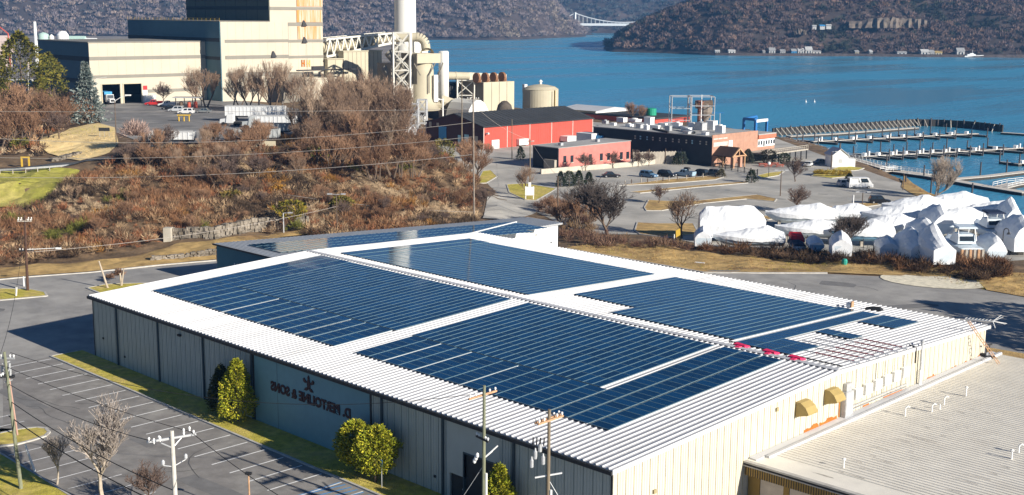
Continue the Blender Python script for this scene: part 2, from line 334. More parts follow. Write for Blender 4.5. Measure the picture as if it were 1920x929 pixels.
def sheet(name, poly, m, lift=0.02, step=3.0, z=None):   # a paved or planted area laid on the terrain
    poly = [tuple(p[:2]) for p in poly]; bm = bmesh.new(); vs = [bm.verts.new((x, y, 0)) for x, y in poly]; bm.faces.new(vs)
    bmesh.ops.triangulate(bm, faces=bm.faces[:])
    if z is None:
        P = np.array(poly); 
        for ax in (0, 1):
            lo, hi = P[:, ax].min(), P[:, ax].max(); c = math.floor(lo/step)*step+step
            while c < hi:
                nn = Vector((1, 0, 0)) if ax == 0 else Vector((0, 1, 0)); pp = Vector((c, 0, 0)) if ax == 0 else Vector((0, c, 0))
                bmesh.ops.bisect_plane(bm, geom=bm.verts[:]+bm.edges[:]+bm.faces[:], plane_co=pp, plane_no=nn); c += step
        bm.verts.ensure_lookup_table(); H = Hn([(v.co.x, v.co.y) for v in bm.verts])
        for v, h in zip(bm.verts, H): v.co.z = h+lift
    else:
        for v in bm.verts: v.co.z = z+lift
    me = bpy.data.meshes.new(name); bm.to_mesh(me); bm.free(); me.materials.append(m)
    o = bpy.data.objects.new(name, me); C.objects.link(o); return tag(o, kind='structure')
def kerb(name, pts, wd=0.25, h=0.13, closed=False, m=None, zf=None):
    mb = MB(); pts = [np.array(p[:2], float) for p in pts]
    if closed: pts = pts+[pts[0]]
    for a, b in zip(pts, pts[1:]):
        L = np.linalg.norm(b-a); n = max(1, int(L/4))
        for k in range(n):
            p = a+(b-a)*k/n; q = a+(b-a)*(k+1)/n; d = (q-p)/np.linalg.norm(q-p); nn = np.array([-d[1], d[0]])*wd/2
            z0 = (zf if zf is not None else Hz(*p)); z1 = (zf if zf is not None else Hz(*q))
            e = d*0.02
            mb.hexa([(*(p-nn), z0-.1), (*(q+e-nn), z1-.1), (*(q+e+nn), z1-.1), (*(p+nn), z0-.1)], [(*(p-nn), z0+h), (*(q+e-nn), z1+h), (*(q+e+nn), z1+h), (*(p+nn), z0+h)])
    return tag(mb.build(name, m or m_kerb), kind='structure')
# ---- river
wm = MB()
wm.face([(-6000, -3000, ZW), (3000, -3000, ZW), (3000, 7000, ZW), (-6000, 7000, ZW)])
tag(wm.build('river', m_water), kind='structure')
# ---- paving of the building's own lot
sheet('lot', LOT, m_asph, 0.0, z=0)
sheet('parking_lot', [(-3.2, -3.9), (70, -3.9), (70, -21.2), (21, -21.4), (17, -18), (2, -11.5), (-3.2, -10)], m_asph_dark, 0.005, z=0)
mk = MB()
for k in range(24):
    x = -2.3+k*2.78
    if k < 19: mk.face([(x-.08, -9.55, .010), (x+.08, -9.55, .010), (x+.08, -4.1, .010), (x-.08, -4.1, .010)])
    else: mk.face([(x-.08, -9.55, .010), (x+.08, -9.55, .010), (x+.08, -4.1, .010), (x-.08, -4.1, .010)])
for k in range(-1, 14):
    x = 25.0+k*2.78
    if k < 0 or True: mk.face([(x-.06, -21.0, .010), (x+.06, -21.0, .010), (x+.06, -16.2, .010), (x-.06, -16.2, .010)])
for k in range(4):
    x = 16.85-k*2.78
    mk.face([(x-.06, -19.0+k*.8, .010), (x+.06, -19.0+k*.8, .010), (x+.06, -15.9, .010), (x-.06, -15.9, .010)])
tag(mk.build('parking_lines', m_paint), kind='structure')
mk = MB()
for k in range(7):
    x = 50.6+k*.8; mk.face([(x-.07, -7.5, .012), (x+.1, -7.5, .012), (x+.1+.5, -4.2, .012), (x-.07+.5, -4.2, .012)])
mk.face([(50.3, -9.4, .013), (50.42, -9.4, .013), (50.42, -4.15, .013), (50.3, -4.15, .013)]); mk.face([(56.8, -9.4, .013), (56.95, -9.4, .013), (56.95, -4.15, .013), (56.8, -4.15, .013)])
tag(mk.build('accessible_bay_markings', m_bluepaint), kind='structure')
sheet('lawn_strip', [(-3.1, -0.02), (-3.1, -3.7), (66, -3.7), (66, -0.02)], m_lawn, 0.09, z=0)
kerb('kerb_front', [(-3.2, -.6), (-3.2, -3.75), (66, -3.75)], 0.22, 0.12, zf=0)
isl = [up(*q)[:2] for q in [(0, 838), (30, 835), (60, 827), (85, 819), (92, 812), (86, 805), (70, 803), (40, 806), (0, 814)]]
isl = np.array(list(isl)+[np.array((16.5, -19.6)), np.array((17.5, -21.2))])
sheet('parking_island', isl, m_lawn, 0.1, z=0); kerb('kerb_island', isl, 0.3, 0.13, True, zf=0)
g = [up(*q)[:2] for q in [(-60, 800), (0, 851), (60, 886), (130, 930)]]+[np.array((60, -21.6)), np.array((60, -30)), np.array((20, -30))]
sheet('roadside_lawn', g, m_lawn, 0.06, z=0); kerb('kerb_roadside', g[:5], 0.18, 0.1, zf=0)
g = [up(*q)[:2] for q in [(-70, 560), (0, 564), (45, 560), (88, 556), (84, 549), (60, 544), (0, 542), (-70, 545)]]
sheet('drive_island', g, m_lawn, 0.1, z=0); kerb('kerb_drive_island', g, 0.3, 0.13, True, zf=0)
g = [up(*q)[:2] for q in [(163, 541), (190, 552), (300, 545), (330, 532), (265, 532), (200, 534)]]
sheet('end_island', g, m_lawn, 0.1, z=0); kerb('kerb_end_island', g, 0.3, 0.13, True, zf=0)
kerb('kerb_back_drive', [up(*q)[:2] for q in [(-80, 531), (0, 525), (55, 520), (167, 512), (300, 498), (405, 489)]], 0.3, 0.14, zf=0)
kerb('kerb_rear', [up(*q)[:2] for q in [(1060, 467), (1320, 512), (1420, 513), (1551, 513)]], 0.35, 0.16, zf=0)
# dry grass verge between the rear drive and the boat yard
sheet('dry_verge', [up(*q)[:2] for q in [(1062, 466), (1320, 511), (1551, 512), (1690, 518), (1700, 512), (1830, 524), (1850, 545), (1990, 570), (1990, 510), (1890, 500), (1700, 488), (1500, 472), (1300, 462), (1190, 448), (1100, 452)]], m_dry, 0.1)
sheet('gravel_pad', [np.array((46.6, 108.2))+np.array((math.cos(t), math.sin(t)))@np.array(((6.6, 3.6), (-3.2, 4.2)))*1.0 for t in np.linspace(0, 2*math.pi, 22, endpoint=False)], m_gravel, 0.07)
sheet('rear_verge', [up(*q)[:2] for q in [(1850, 652), (1920, 664), (1990, 676), (1990, 700), (1850, 672)]], m_dry, 0.05, z=0)
# hillside grass, straw, road
sheet('hill_meadow', [up(a, b, z)[:2] for a, b, z in [(-90, 322, 5.5), (0, 328, 5.4), (120, 322, 6), (150, 326, 5.8), (115, 350, 4.8), (70, 375, 3.5), (40, 392, 2.2), (0, 392, 2.2), (-90, 400, 2)]], m_lawn_green, 0.16)
sheet('toe_verge', [up(a, b, z)[:2] for a, b, z in [(-80, 529, .05), (0, 523, .05), (55, 518, .05), (167, 510, .05), (405, 487, .05), (405, 466, .4), (330, 462, .6), (250, 478, .4), (130, 495, .2), (0, 502, .2), (-80, 508, .2)]], m_dry, 0.12)
sheet('toe_lawn', [up(a, b, z)[:2] for a, b, z in [(285, 484, .3), (405, 470, .4), (580, 440, .6), (600, 432, .7), (480, 440, 1), (400, 452, 1), (330, 455, .9)]], m_dry, 0.14)
sheet('straw_bank', [up(a, b, z)[:2] for a, b, z in [(75, 262, 8), (130, 236, 8.8), (185, 232, 9), (215, 240, 9), (222, 268, 8.9), (205, 286, 8.2), (150, 300, 7.4), (95, 290, 7.4), (75, 278, 7.6)]], m_straw, 0.14)
RD = [up(a, b, z)[:2] for a, b, z in [(-90, 325, 5.4), (0, 322, 6), (80, 314, 6.7), (160, 303, 7.5), (205, 296, 8), (260, 285, 8.8), (290, 268, 9)]]
RD2 = [up(a, b, z)[:2] for a, b, z in [(330, 268, 9), (280, 292, 8.7), (205, 301, 7.8), (160, 308, 7.2), (80, 318.5, 6.4), (0, 327, 5.8), (-90, 330, 5.2)]]
RD = [up(a, b, z)[:2] for a, b, z in [(-90, 318, 5.8), (0, 315, 6.2), (80, 309, 6.9), (160, 298, 7.7), (205, 291, 8.2), (250, 278, 8.9), (285, 262, 9)]]
sheet('access_road', RD+RD2, m_road, 0.06)
sheet('yard', YARD, m_asph_yard, 0.05, z=ZP)
# marina parking, drive, islands
sheet('marina_lot', MAR, m_path, 0.02, z=ZM)
sheet('marina_drive', [up(a, b, z)[:2] for a, b, z in [(905, 420, -1), (975, 410, -1), (1045, 372, -1.9), (1040, 340, -2), (985, 335, -2), (960, 300, -2), (930, 300, -2), (935, 345, -1.5), (915, 372, -1)]], m_path, 0.05)
def lawn_px(name, pts, m=m_dry, z=ZM, lift=0.12, kb=True):
    P = [up(a, b, z)[:2] for a, b in pts]; sheet(name, P, m, lift, z=z)
    if kb: kerb('kerb_'+name, P, 0.25, 0.15, True, zf=z)
lawn_px('sign_island', [(950, 347), (985, 345), (1042, 355), (1035, 360), (1005, 377), (985, 376), (955, 362)], m_lawn)
lawn_px('entry_verge', [(895, 410), (905, 388), (945, 384), (972, 398), (972, 408), (935, 414)], m_lawn)
lawn_px('upper_verge', [(893, 345), (905, 322), (920, 320), (932, 332), (912, 344)], m_lawn)
lawn_px('long_island', [(1160, 349), (1245, 338), (1330, 331), (1356, 333), (1340, 338), (1250, 345)], m_dry)
lawn_px('middle_island', [(1180, 361), (1300, 349), (1400, 341), (1402, 344), (1300, 353), (1200, 363)], m_dry)
lawn_px('lot_island', [(1208, 390), (1216, 376), (1250, 378), (1300, 378), (1420, 366), (1456, 374), (1452, 379), (1400, 374), (1320, 382), (1240, 396), (1212, 396)], m_dry)
lawn_px('tree_island', [(1190, 434), (1195, 418), (1230, 420), (1300, 420), (1310, 440), (1250, 446), (1200, 440)], m_dry)
lawn_px('yard_island', [(1425, 408), (1490, 398), (1560, 388), (1640, 380), (1650, 385), (1560, 398), (1490, 406), (1440, 413)], m_dry)
lawn_px('shore_bank', [(1690, 352), (1695, 330), (1712, 345), (1740, 362), (1770, 372), (1740, 374), (1712, 366)], m_dry, kb=False)
lawn_px('hedge_island', [(1522, 331), (1530, 322), (1560, 319), (1595, 324), (1600, 331), (1560, 335)], m_lawn)
lawn_px('house_lawn', [(1560, 318), (1580, 312), (1620, 316), (1610, 320), (1585, 322)], m_lawn)
lawn_px('patio_verge', [(1420, 330), (1440, 325), (1470, 322), (1460, 330), (1430, 335)], m_lawn)

# repairs, tar seams and faded bay lines in the old paving
m_patch = mat('asphalt_patch', (0.2, 0.195, 0.19), .95, .15, .8); m_seam = mat('tar_seam', (0.1, 0.1, 0.1), .9, .2); m_faded = mat('faded_paint', (0.62, 0.61, 0.57), .9, .2, 1)
mb = MB(); rr = random.Random(21)
for x, y, sx, sy, a in [(-20, 14, 7, 3, 8), (-30, -2, 4, 9, 5), (-12, -14, 6, 2.6, 30), (22, 92, 8, 2.4, 44), (38, 96, 5, 3, 20), (52, 90, 9, 2.2, 60), (-8, -30, 10, 3, 4), (10, -13, 9, 1.6, 0), (44, -12.5, 7, 1.8, 3), (30, -10.8, 3, 1.2, 0), (62, -12, 5, 1.5, 0)]:
    mb.V; c_, s_ = math.cos(R(a)), math.sin(R(a)); pts = []
    for t in np.linspace(0, 6.283, 11)[:-1]:
        k = rr.uniform(.85, 1.1); u = max(-1, min(1, 1.5*math.cos(t)))*sx/2*k; v = max(-1, min(1, 1.5*math.sin(t)))*sy/2*k; pts.append((x+u*c_-v*s_, y+u*s_+v*c_, .013))
    mb.face(pts)
tag(mb.build('paving_repairs', m_patch), kind='structure')
mb = MB()
for k in range(26):
    x, y = rr.uniform(-40, 60), rr.uniform(-19, -9.8)
    if k > 12: x, y = rr.uniform(-34, -4), rr.uniform(-30, 26)
    if k > 19: x, y = rr.uniform(20, 60), rr.uniform(84, 97)
    a = rr.uniform(0, 6.28); pts = [(x, y)]
    for j in range(7): a += rr.gauss(0, .35); x += math.cos(a)*1.3; y += math.sin(a)*1.3; pts.append((x, y))
    for p, q in zip(pts, pts[1:]):
        d = np.array(q)-np.array(p); nn = np.array((-d[1], d[0]))/np.linalg.norm(d)*.035
        if (q[1] < -3.9 or q[0] < -3.5 or q[1] > 66): mb.face([(p[0]+nn[0], p[1]+nn[1], .0165), (q[0]+nn[0], q[1]+nn[1], .0165), (q[0]-nn[0], q[1]-nn[1], .0165), (p[0]-nn[0], p[1]-nn[1], .0165)])
tag(mb.build('tar_seams', m_seam), kind='structure')
mb = MB()
for (ax, ay, bx, by, n, L) in [(1190, 357, 1400, 340, 16, 5), (1200, 372, 1440, 360, 18, -5), (1440, 390, 1640, 374, 14, -5), (1260, 352, 1420, 345, 12, -4.5)]:
    A, B = up(ax, ay, ZM), up(bx, by, ZM)
    for k in range(n):
        p = A+(B-A)*k/n; mb.face([(p[0], p[1]-.06, ZM+.028), (p[0]+L, p[1]-.06, ZM+.028), (p[0]+L, p[1]+.06, ZM+.028), (p[0], p[1]+.06, ZM+.028)])
tag(mb.build('marina_bay_lines', m_faded), kind='structure')
mb = MB()
for k in range(16):
    p = up(rr.uniform(1080, 1660), rr.uniform(338, 420), ZM); s_ = rr.uniform(.5, 1.5)
    mb.face([(p[0]+s_*math.cos(t)*rr.uniform(.7, 1.1)*2, p[1]+s_*math.sin(t)*rr.uniform(.7, 1.1), ZM+.033) for t in np.linspace(0, 6.283, 10)[:-1]])
tag(mb.build('marina_lot_patches', mat('oil_stained_asphalt', (.3, .29, .265), .9, .2, 1)), kind='structure')
# ================================================================== FAR SHORES: wooded hills round the river
def VW(X, Y, z): return (CAM[0]+X*math.sin(YAW)+Y*math.cos(YAW), CAM[1]-X*math.cos(YAW)+Y*math.sin(YAW), z)
def sm(t): return sst(np.asarray(t, float))
def vnoise(X, Y, s, seed):
    g = np.random.default_rng(seed).random((64, 64)); x = X/s; y = Y/s
    xi = np.floor(x).astype(int); yi = np.floor(y).astype(int); fx = sst(x-xi); fy = sst(y-yi); q = lambda a, b: g[a % 64, b % 64]
    return (q(xi, yi)*(1-fx)+q(xi+1, yi)*fx)*(1-fy)+(q(xi, yi+1)*(1-fx)+q(xi+1, yi+1)*fx)*fy
def hill(name, X0, X1, Y0, Y1, hf, step, m):
    xs = np.arange(X0, X1+1, step); ys = np.arange(Y0, Y1+1, step); A, B = np.meshgrid(xs, ys, indexing='ij')
    Z = hf(A.ravel(), B.ravel()); c, s = math.sin(YAW), math.cos(YAW)
    V = np.stack([CAM[0]+A.ravel()*c+B.ravel()*s, CAM[1]-A.ravel()*s+B.ravel()*c, Z], 1)
    n = len(ys); I = (np.arange(len(xs)-1)[:, None]*n+np.arange(n-1)[None, :]).ravel()
    F = np.stack([I, I+n, I+n+1, I+1], 1)
    keep = (Z[F] > ZW-7).any(1); me = bpy.data.meshes.new(name); me.from_pydata(V.tolist(), [], F[keep].tolist()); me.materials.append(m); me.polygons.foreach_set('use_smooth', [True]*int(keep.sum()))
    o = bpy.data.objects.new(name, me); C.objects.link(o); return tag(o, kind='structure')
def crowns(name, X, Y, Z, rad, colr, k, tw, label=None):    # bare woodland: every crown a spray of twig-sized faces
    n = len(X); c, s = math.sin(YAW), math.cos(YAW)
    P = np.stack([CAM[0]+X*c+Y*s, CAM[1]-X*s+Y*c, Z], 1)
    ctr = np.repeat(P, k, 0); rr = np.repeat(rad, k)
    d = RNG.normal(size=(n*k, 3)); d /= np.linalg.norm(d, axis=1)[:, None]; d[:, 2] = np.abs(d[:, 2])*1.0-0.15
    base = ctr+np.array((0, 0, 1.0))*rr[:, None]*0.75+d*rr[:, None]*RNG.uniform(0.25, 0.85, (n*k, 1))*np.array((1, 1, 1.0))
    tip = base+d*rr[:, None]*RNG.uniform(0.35, 0.6, (n*k, 1))+np.array((0, 0, .25))*rr[:, None]
    sd = np.cross(d, RNG.normal(size=(n*k, 3))); sd /= np.linalg.norm(sd, axis=1)[:, None]+1e-9
    wv = sd*rr[:, None]*tw
    V = np.stack([base-wv, base+wv, tip], 1).reshape(-1, 3)
    col = np.repeat(colr, k, 0)*RNG.uniform(0.75, 1.25, (n*k, 1))
    o = np_mesh(name, V, 3, m_forest, col); return o
def scatter(hf, X0, X1, Y0, Y1, spacing, zmin, far_top):
    n = int((X1-X0)*(Y1-Y0)/spacing**2); X = RNG.uniform(X0, X1, n); Y = RNG.uniform(Y0, Y1, n); Z = hf(X, Y)
    vis = (Z > zmin) & (Z < far_top+ (Y*0.0))
    return X[vis], Y[vis], Z[vis]
def hill_cols(n, Z, seed, base, warm, dark):
    r = np.random.default_rng(seed); t = r.random(n); col = np.empty((n, 3)); col[:] = base
    col[t < .3] = warm; col[t > .9] = dark
    return col*r.uniform(.75, 1.3, (n, 1))
def h_right(X, Y):
    Xe = X*1480/Y; shore = 1370+sm((260-Xe)/160)*112+18*(vnoise(X, Y, 90, 3)-.5)
    dy = Y-shore
    lat = np.interp(Xe, [98, 107, 117, 121, 134, 172, 201, 212, 240, 300, 420, 700, 1100], [-9, 2.5, 3.5, 12, 21, 40, 52, 62, 84, 120, 150, 170, 190])
    prof = np.where(dy < 0, dy*.25, np.where(dy < 16, dy*.2, 3.2+(dy-16)*.42)); prof = np.minimum(prof, 190)
    n = vnoise(X, Y, 70, 5)*26*sm(dy/160)+vnoise(X, Y, 28, 6)*9*sm(dy/80)
    return ZW+np.minimum(prof+n-8*sm(dy/160), lat+n*.25-4)
def h_left(X, Y):
    shore = 2080+sm((X+60)/220)*360+30*(vnoise(X, Y, 120, 8)-.5)
    dy = Y-shore
    lat = np.interp(X*2450/Y, [-1600, -900, -420, -150, 20, 73, 101, 118, 132, 139, 150], [210, 210, 205, 185, 130, 62, 30, 15, 4, -2, -9])
    prof = np.where(dy < 0, dy*.25, np.where(dy < 30, dy*.1, 3+(dy-30)*.46)); prof = np.minimum(prof, 185)
    n = vnoise(X, Y, 110, 9)*50*sm(dy/220)+vnoise(X, Y, 40, 10)*14*sm(dy/90)
    return ZW+np.minimum(prof+n-14*sm(dy/200), lat+n*.3-5)
def h_far(X, Y):
    dy = Y-(2950+40*(vnoise(X, Y, 150, 13)-.5)); n = vnoise(X, Y, 140, 14)*60*sm(dy/200)+vnoise(X, Y, 50, 15)*14*sm(dy/90)
    return ZW+np.where(dy < 0, dy*.25, np.minimum(dy*.42+n-12*sm(dy/150), 190))
m_hill = mat('woodland_floor', (0.05, 0.038, 0.034), 0.95, 0.35, 0.03, col2=(0.09, 0.065, 0.055), c2scale=0.012, c2lo=0.5, c2hi=0.7)
m_rock = mat('rock_face', (0.14, 0.112, 0.09), 0.95, 0.45, 0.12, 0.6, 0.3, col2=(0.15, 0.12, 0.09), c2scale=0.09, c2lo=0.5, c2hi=0.62)
hill('hill_right', 60, 1100, 1300, 2050, h_right, 10, m_hill)
hill('hill_left', -1400, 200, 2000, 3050, h_left, 16, m_hill)
hill('hill_far', -200, 800, 2900, 3800, h_far, 20, m_hill)
X, Y, Z = scatter(h_right, 95, 900, 1375, 1820, 5.8, ZW+2.2, 150)
n = len(X); rad = RNG.uniform(3.0, 5.4, n); col = hill_cols(n, Z, 1, (0.15, 0.108, 0.1), (0.22, 0.145, 0.11), (0.055, 0.06, 0.045))
pt = vnoise(X, Y, 60, 31); col[pt > .72] = np.array((0.05, 0.055, 0.04))*RNG.uniform(.7, 1.3, (int((pt > .72).sum()), 1))
tag(crowns('forest_right', X, Y, Z-1, rad, col, 40, .11), kind='stuff', label='bare brown woodland covering the hill across the river')
X, Y, Z = scatter(h_left, -1000, 190, 2080, 2900, 7.8, ZW+1.5, 260)
n = len(X); rad = RNG.uniform(4.2, 7.0, n); col = hill_cols(n, Z, 2, (0.22, 0.18, 0.18), (0.3, 0.235, 0.2), (0.1, 0.1, 0.1))
pt = vnoise(X, Y, 90, 33); col[pt > .8] = np.array((0.33, 0.27, 0.22))*RNG.uniform(.7, 1.2, (int((pt > .8).sum()), 1))
tag(crowns('forest_left', X, Y, Z-1, rad, col, 32, .12), kind='stuff', label='bare grey woodland covering the long hill behind the plant')
X, Y, Z = scatter(h_far, 20, 520, 2950, 3500, 13, ZW+1.5, 200)
n = len(X); rad = RNG.uniform(5, 9, n); col = hill_cols(n, Z, 4, (0.09, 0.1, 0.1), (0.12, 0.12, 0.11), (0.04, 0.055, 0.05))
tag(crowns('forest_far', X, Y, Z-1, rad, col, 22, .18), kind='stuff', label='blue hazy woodland on the farthest hill behind the bridge')
# rail bank and rock along the right shore
mb = MB(); xs = np.arange(190, 900, 14.0)
sh = []
for x in xs:
    yy = np.linspace(1300, 1600, 300); zz = h_right(np.full(300, x), yy); sh.append(yy[np.argmax(zz > ZW+.2)])
for a in range(len(xs)-1):
    mb.hexa([VW(xs[a], sh[a]-5, ZW-1), VW(xs[a+1], sh[a+1]-5, ZW-1), VW(xs[a+1], sh[a+1]+5, ZW-1), VW(xs[a], sh[a]+5, ZW-1)], [VW(xs[a], sh[a]-1, ZW+2.2+random.random()*.6), VW(xs[a+1], sh[a+1]-1, ZW+2.2+random.random()*.6), VW(xs[a+1], sh[a+1]+5, ZW+2.8), VW(xs[a], sh[a]+5, ZW+2.8)])
tag(mb.build('riprap_bank', mat('riprap', (0.075, 0.06, 0.055), .95, .5, .3)), kind='structure')
def shore_y(x):
    yy = np.linspace(1300, 1620, 400); zz = h_right(np.full(400, float(x)), yy); return float(yy[np.argmax(zz > ZW+.2)])
# cliffs: craggy rock faces set in the right hill
def cliff(px0, px1, py0, py1, label):
    mb = MB(); n = 26; prev = None
    for k in range(n+1):
        px = px0+(px1-px0)*k/n; D = 1300+0.0
        X = (px-960)/FPX*1480*1.0
        pyb = py1+random.uniform(-1, 1.5); pyt = py0+(py1-py0)*(0.55*abs(k/n-.55)**1.3*2)+random.uniform(-2, 2)
        # find the depth where the hillside is seen at the foot pixel
        for Dd in np.arange(1360, 1800, 6.0):
            q = at(px, pyb, Dd); XX = (q-CAM)@np.array([math.sin(YAW), -math.cos(YAW), 0])
            if h_right(np.array([XX]), np.array([Dd]))[0] > q[2]: break
        Dd -= 14
        a = at(px, pyb+3, Dd-2+random.uniform(-3, 3)); b = at(px, (pyb+pyt)/2, Dd+2+random.uniform(-3, 3)); c = at(px, min(pyt, pyb-2), Dd+9); d_ = at(px, min(pyt, pyb-2)+1, Dd+40)
        cur = [tuple(a), tuple(b), tuple(c), tuple(d_)]
        if prev:
            for j in range(3): mb.face([prev[j], cur[j], cur[j+1], prev[j+1]])
        prev = cur
    one('rock_cliff', mb, m_rock, label, 'cliff')
cliff(1592, 1745, 33, 50, 'pale rock cliff showing through the woods high on the far right shore')
cliff(1486, 1512, 54, 62, 'small tan rock outcrop above white houses on the far shore')

# low industrial flats on the near side of the river, left of and behind the plant
sheet_pts = [VW(-520, 470, 0), VW(-60, 560, 0), VW(-62, 900, 0), VW(-110, 1500, 0), VW(-160, 2110, 0), VW(-1400, 2110, 0), VW(-1200, 700, 0)]
mb = MB(); mb.prism([p[:2] for p in sheet_pts], ZW-3, ZW+2.6); tag(mb.build('river_flats', mat('flats_ground', (.2, .17, .14), .95, .35, .03, col2=(.32, .28, .24), c2scale=.01)), kind='structure')
# ================================================================== PLANTS: generators
def tubes_np(segs, sides):
    P = np.array([s[0] for s in segs]); Q = np.array([s[1] for s in segs]); r0 = np.array([s[2] for s in segs])[:, None]; r1 = np.array([s[3] for s in segs])[:, None]
    d = Q-P; d /= np.linalg.norm(d, axis=1)[:, None]+1e-9; ref = np.where(np.abs(d[:, 2:3]) > .9, np.array([[1.0, 0, 0]]), np.array([[0, 0, 1.0]]))
    a = np.cross(d, ref); a /= np.linalg.norm(a, axis=1)[:, None]+1e-9; b = np.cross(d, a); out = []
    for k in range(sides):
        t0 = 2*math.pi*k/sides; t1 = 2*math.pi*(k+1)/sides; e0 = a*math.cos(t0)+b*math.sin(t0); e1 = a*math.cos(t1)+b*math.sin(t1)
        out.append(np.stack([P+e0*r0, P+e1*r0, Q+e1*r1, Q+e0*r1], 1))
    return np.concatenate(out).reshape(-1, 3)
def grow(seed, h, spread=.55, trunk=.3, levels=5, clear=.22, rtr=None, stems=1, upw=.25):
    r = random.Random(seed); thick = []; thin = []; r0 = rtr or h*.021
    def br(p, d, L, rad, lv):
        n = 3; q = p
        for i in range(n):
            d = d+Vector((r.gauss(0, .13), r.gauss(0, .13), r.gauss(0, .06)+upw*.22*(lv > 0))); d.normalize(); e = q+d*(L/n)
            ra = rad*(1-.4*i/n); rb = rad*(1-.4*(i+1)/n)
            (thick if lv < 2 else thin).append((tuple(q), tuple(e), ra, rb)); q = e
            if lv < levels and (lv > 0 or i > 0) and r.random() < .75:
                an = r.uniform(0, 6.28); sp = r.uniform(.5, 1.0)*spread*1.7
                dd = d+Vector((math.cos(an)*sp, math.sin(an)*sp, r.uniform(-.1, .35))); dd.normalize(); br(q, dd, L*r.uniform(.5, .72), rad*.55, lv+1)
        if lv < levels:
            m = 2 if lv > 2 else r.choice((2, 3, 3)); a0 = r.uniform(0, 6.28)
            for k in range(m):
                an = a0+6.28*k/m+r.uniform(-.4, .4); sp = r.uniform(.6, 1.1)*spread
                dd = d+Vector((math.cos(an)*sp, math.sin(an)*sp, upw)); dd.normalize(); br(q, dd, L*r.uniform(.62, .85), rad*.6, lv+1)
    for s in range(stems):
        d0 = Vector((r.gauss(0, .05 if stems == 1 else .3), r.gauss(0, .05 if stems == 1 else .3), 1)).normalized()
        br(Vector((r.gauss(0, .1*(stems-1)), r.gauss(0, .1*(stems-1)), -.2)), d0, h*clear*(1 if stems == 1 else .8), r0, 0)
    pts = np.array([s[1] for s in thin+thick]); k = h/max(pts[:, 2].max(), .1)
    f = lambda S: [(tuple(np.array(a)*k), tuple(np.array(b)*k), max(c, .02), max(d_, .017)) for a, b, c, d_ in S]
    return f(thick), f(thin)
BT = {}
def bare_mesh(key, seed, h, **kw):
    mt = kw.pop('m_trunk', m_bark); col = kw.pop('col', (0.16, 0.11, 0.085)); lv = kw.get('levels', 5)
    th, tn = grow(seed, h, **kw)
    t = np_mesh('trunk', tubes_np(th, 6), 4, mt); V = tubes_np(tn, 3)
    n = len(V)//4; rr = np.random.default_rng(seed); c = np.array(col)*rr.uniform(.7, 1.3, (n, 1))
    cr = np_mesh('crown', V, 4, m_twig, c); BT[key] = (t.data, cr.data, h); bpy.data.objects.remove(t); bpy.data.objects.remove(cr)
def bare_tree(key, loc, h, label, group=None, rzv=None, wide=1.0, name='bare_tree', cat='tree'):
    t = thing(name, label, cat, loc, group); k = h/BT[key][2]
    for nm, me in zip(('trunk', 'crown'), BT[key][:2]):
        o = bpy.data.objects.new(nm, me); C.objects.link(o); o.parent = t
    t.scale = (k*wide, k*wide, k); t.rotation_euler = (0, 0, random.uniform(0, 6.28) if rzv is None else rzv); return t
def spray(ctr, rad, k, cols, size=(.35, .6), tw=.07, upb=.4, squash=1.0, low=-.1):   # twiggy clumps, triangles pointing outwards
    n = len(ctr); c = np.repeat(ctr, k, 0); rr = np.repeat(rad, k)[:, None]
    d = RNG.normal(size=(n*k, 3)); d /= np.linalg.norm(d, axis=1)[:, None]; d[:, 2] = np.where(d[:, 2] < low, -d[:, 2], d[:, 2])*squash
    b = c+d*rr*RNG.uniform(0, .75, (n*k, 1)); dd = d+np.array((0, 0, upb))+RNG.normal(0, .25, (n*k, 3)); dd /= np.linalg.norm(dd, axis=1)[:, None]
    tip = b+dd*rr*RNG.uniform(*size, (n*k, 1)); s = np.cross(dd, RNG.normal(size=(n*k, 3))); s /= np.linalg.norm(s, axis=1)[:, None]+1e-9; wv = s*rr*tw
    return np.stack([b-wv, b+wv, tip], 1).reshape(-1, 3), np.repeat(cols, k, 0)*RNG.uniform(.6, 1.4, (n*k, 1))
def leafy(name_, kind, seed, h, rad, base, cols, n=2600, leaf=.3):
    """foliage of an evergreen: leaf clumps through the crown's volume with an uneven outline"""
    r = np.random.default_rng(seed); t = r.random(n)**.8; an = r.uniform(0, 6.283, n)
    lob = 1+.16*np.sin(an*3+seed+t*9)+.12*np.sin(an*7+t*23+seed)
    if kind == 'cone': R_ = rad*(1-t)**.58*(.55+.45*np.minimum(1, t*6+.35))
    elif kind == 'round': R_ = rad*np.sqrt(np.maximum(0, 1-(2*t-1)**2*.96))*1.0
    elif kind == 'spruce': R_ = rad*(1-t)*(.72+.4*np.abs(np.sin(t*26)))+.15
    else: R_ = rad*np.minimum(1, 3*(1-t))*(.75+.35*np.abs(np.sin(t*7+seed)))
    q = R_*lob*np.sqrt(r.uniform(.25, 1, n)); z = base+t*(h-base)
    P = np.stack([np.cos(an)*q, np.sin(an)*q, z+r.normal(0, .12, n)], 1)
    dirv = np.stack([np.cos(an), np.sin(an), np.full(n, .35 if kind != 'spruce' else -.1)], 1)+r.normal(0, .45, (n, 3)); dirv /= np.linalg.norm(dirv, axis=1)[:, None]
    s = np.cross(dirv, r.normal(size=(n, 3))); s /= np.linalg.norm(s, axis=1)[:, None]+1e-9
    L = leaf*r.uniform(.6, 1.4, (n, 1)); V = np.stack([P-s*L*.35, P+dirv*L*.5-s*L*.1, P+dirv*L, P+s*L*.35+dirv*L*.3], 1).reshape(-1, 3)
    cl = np.array(cols); col = cl[r.integers(0, len(cl), n)]*r.uniform(.7, 1.3, (n, 1)); return np_mesh(name_, V, 4, m_leaf, col)
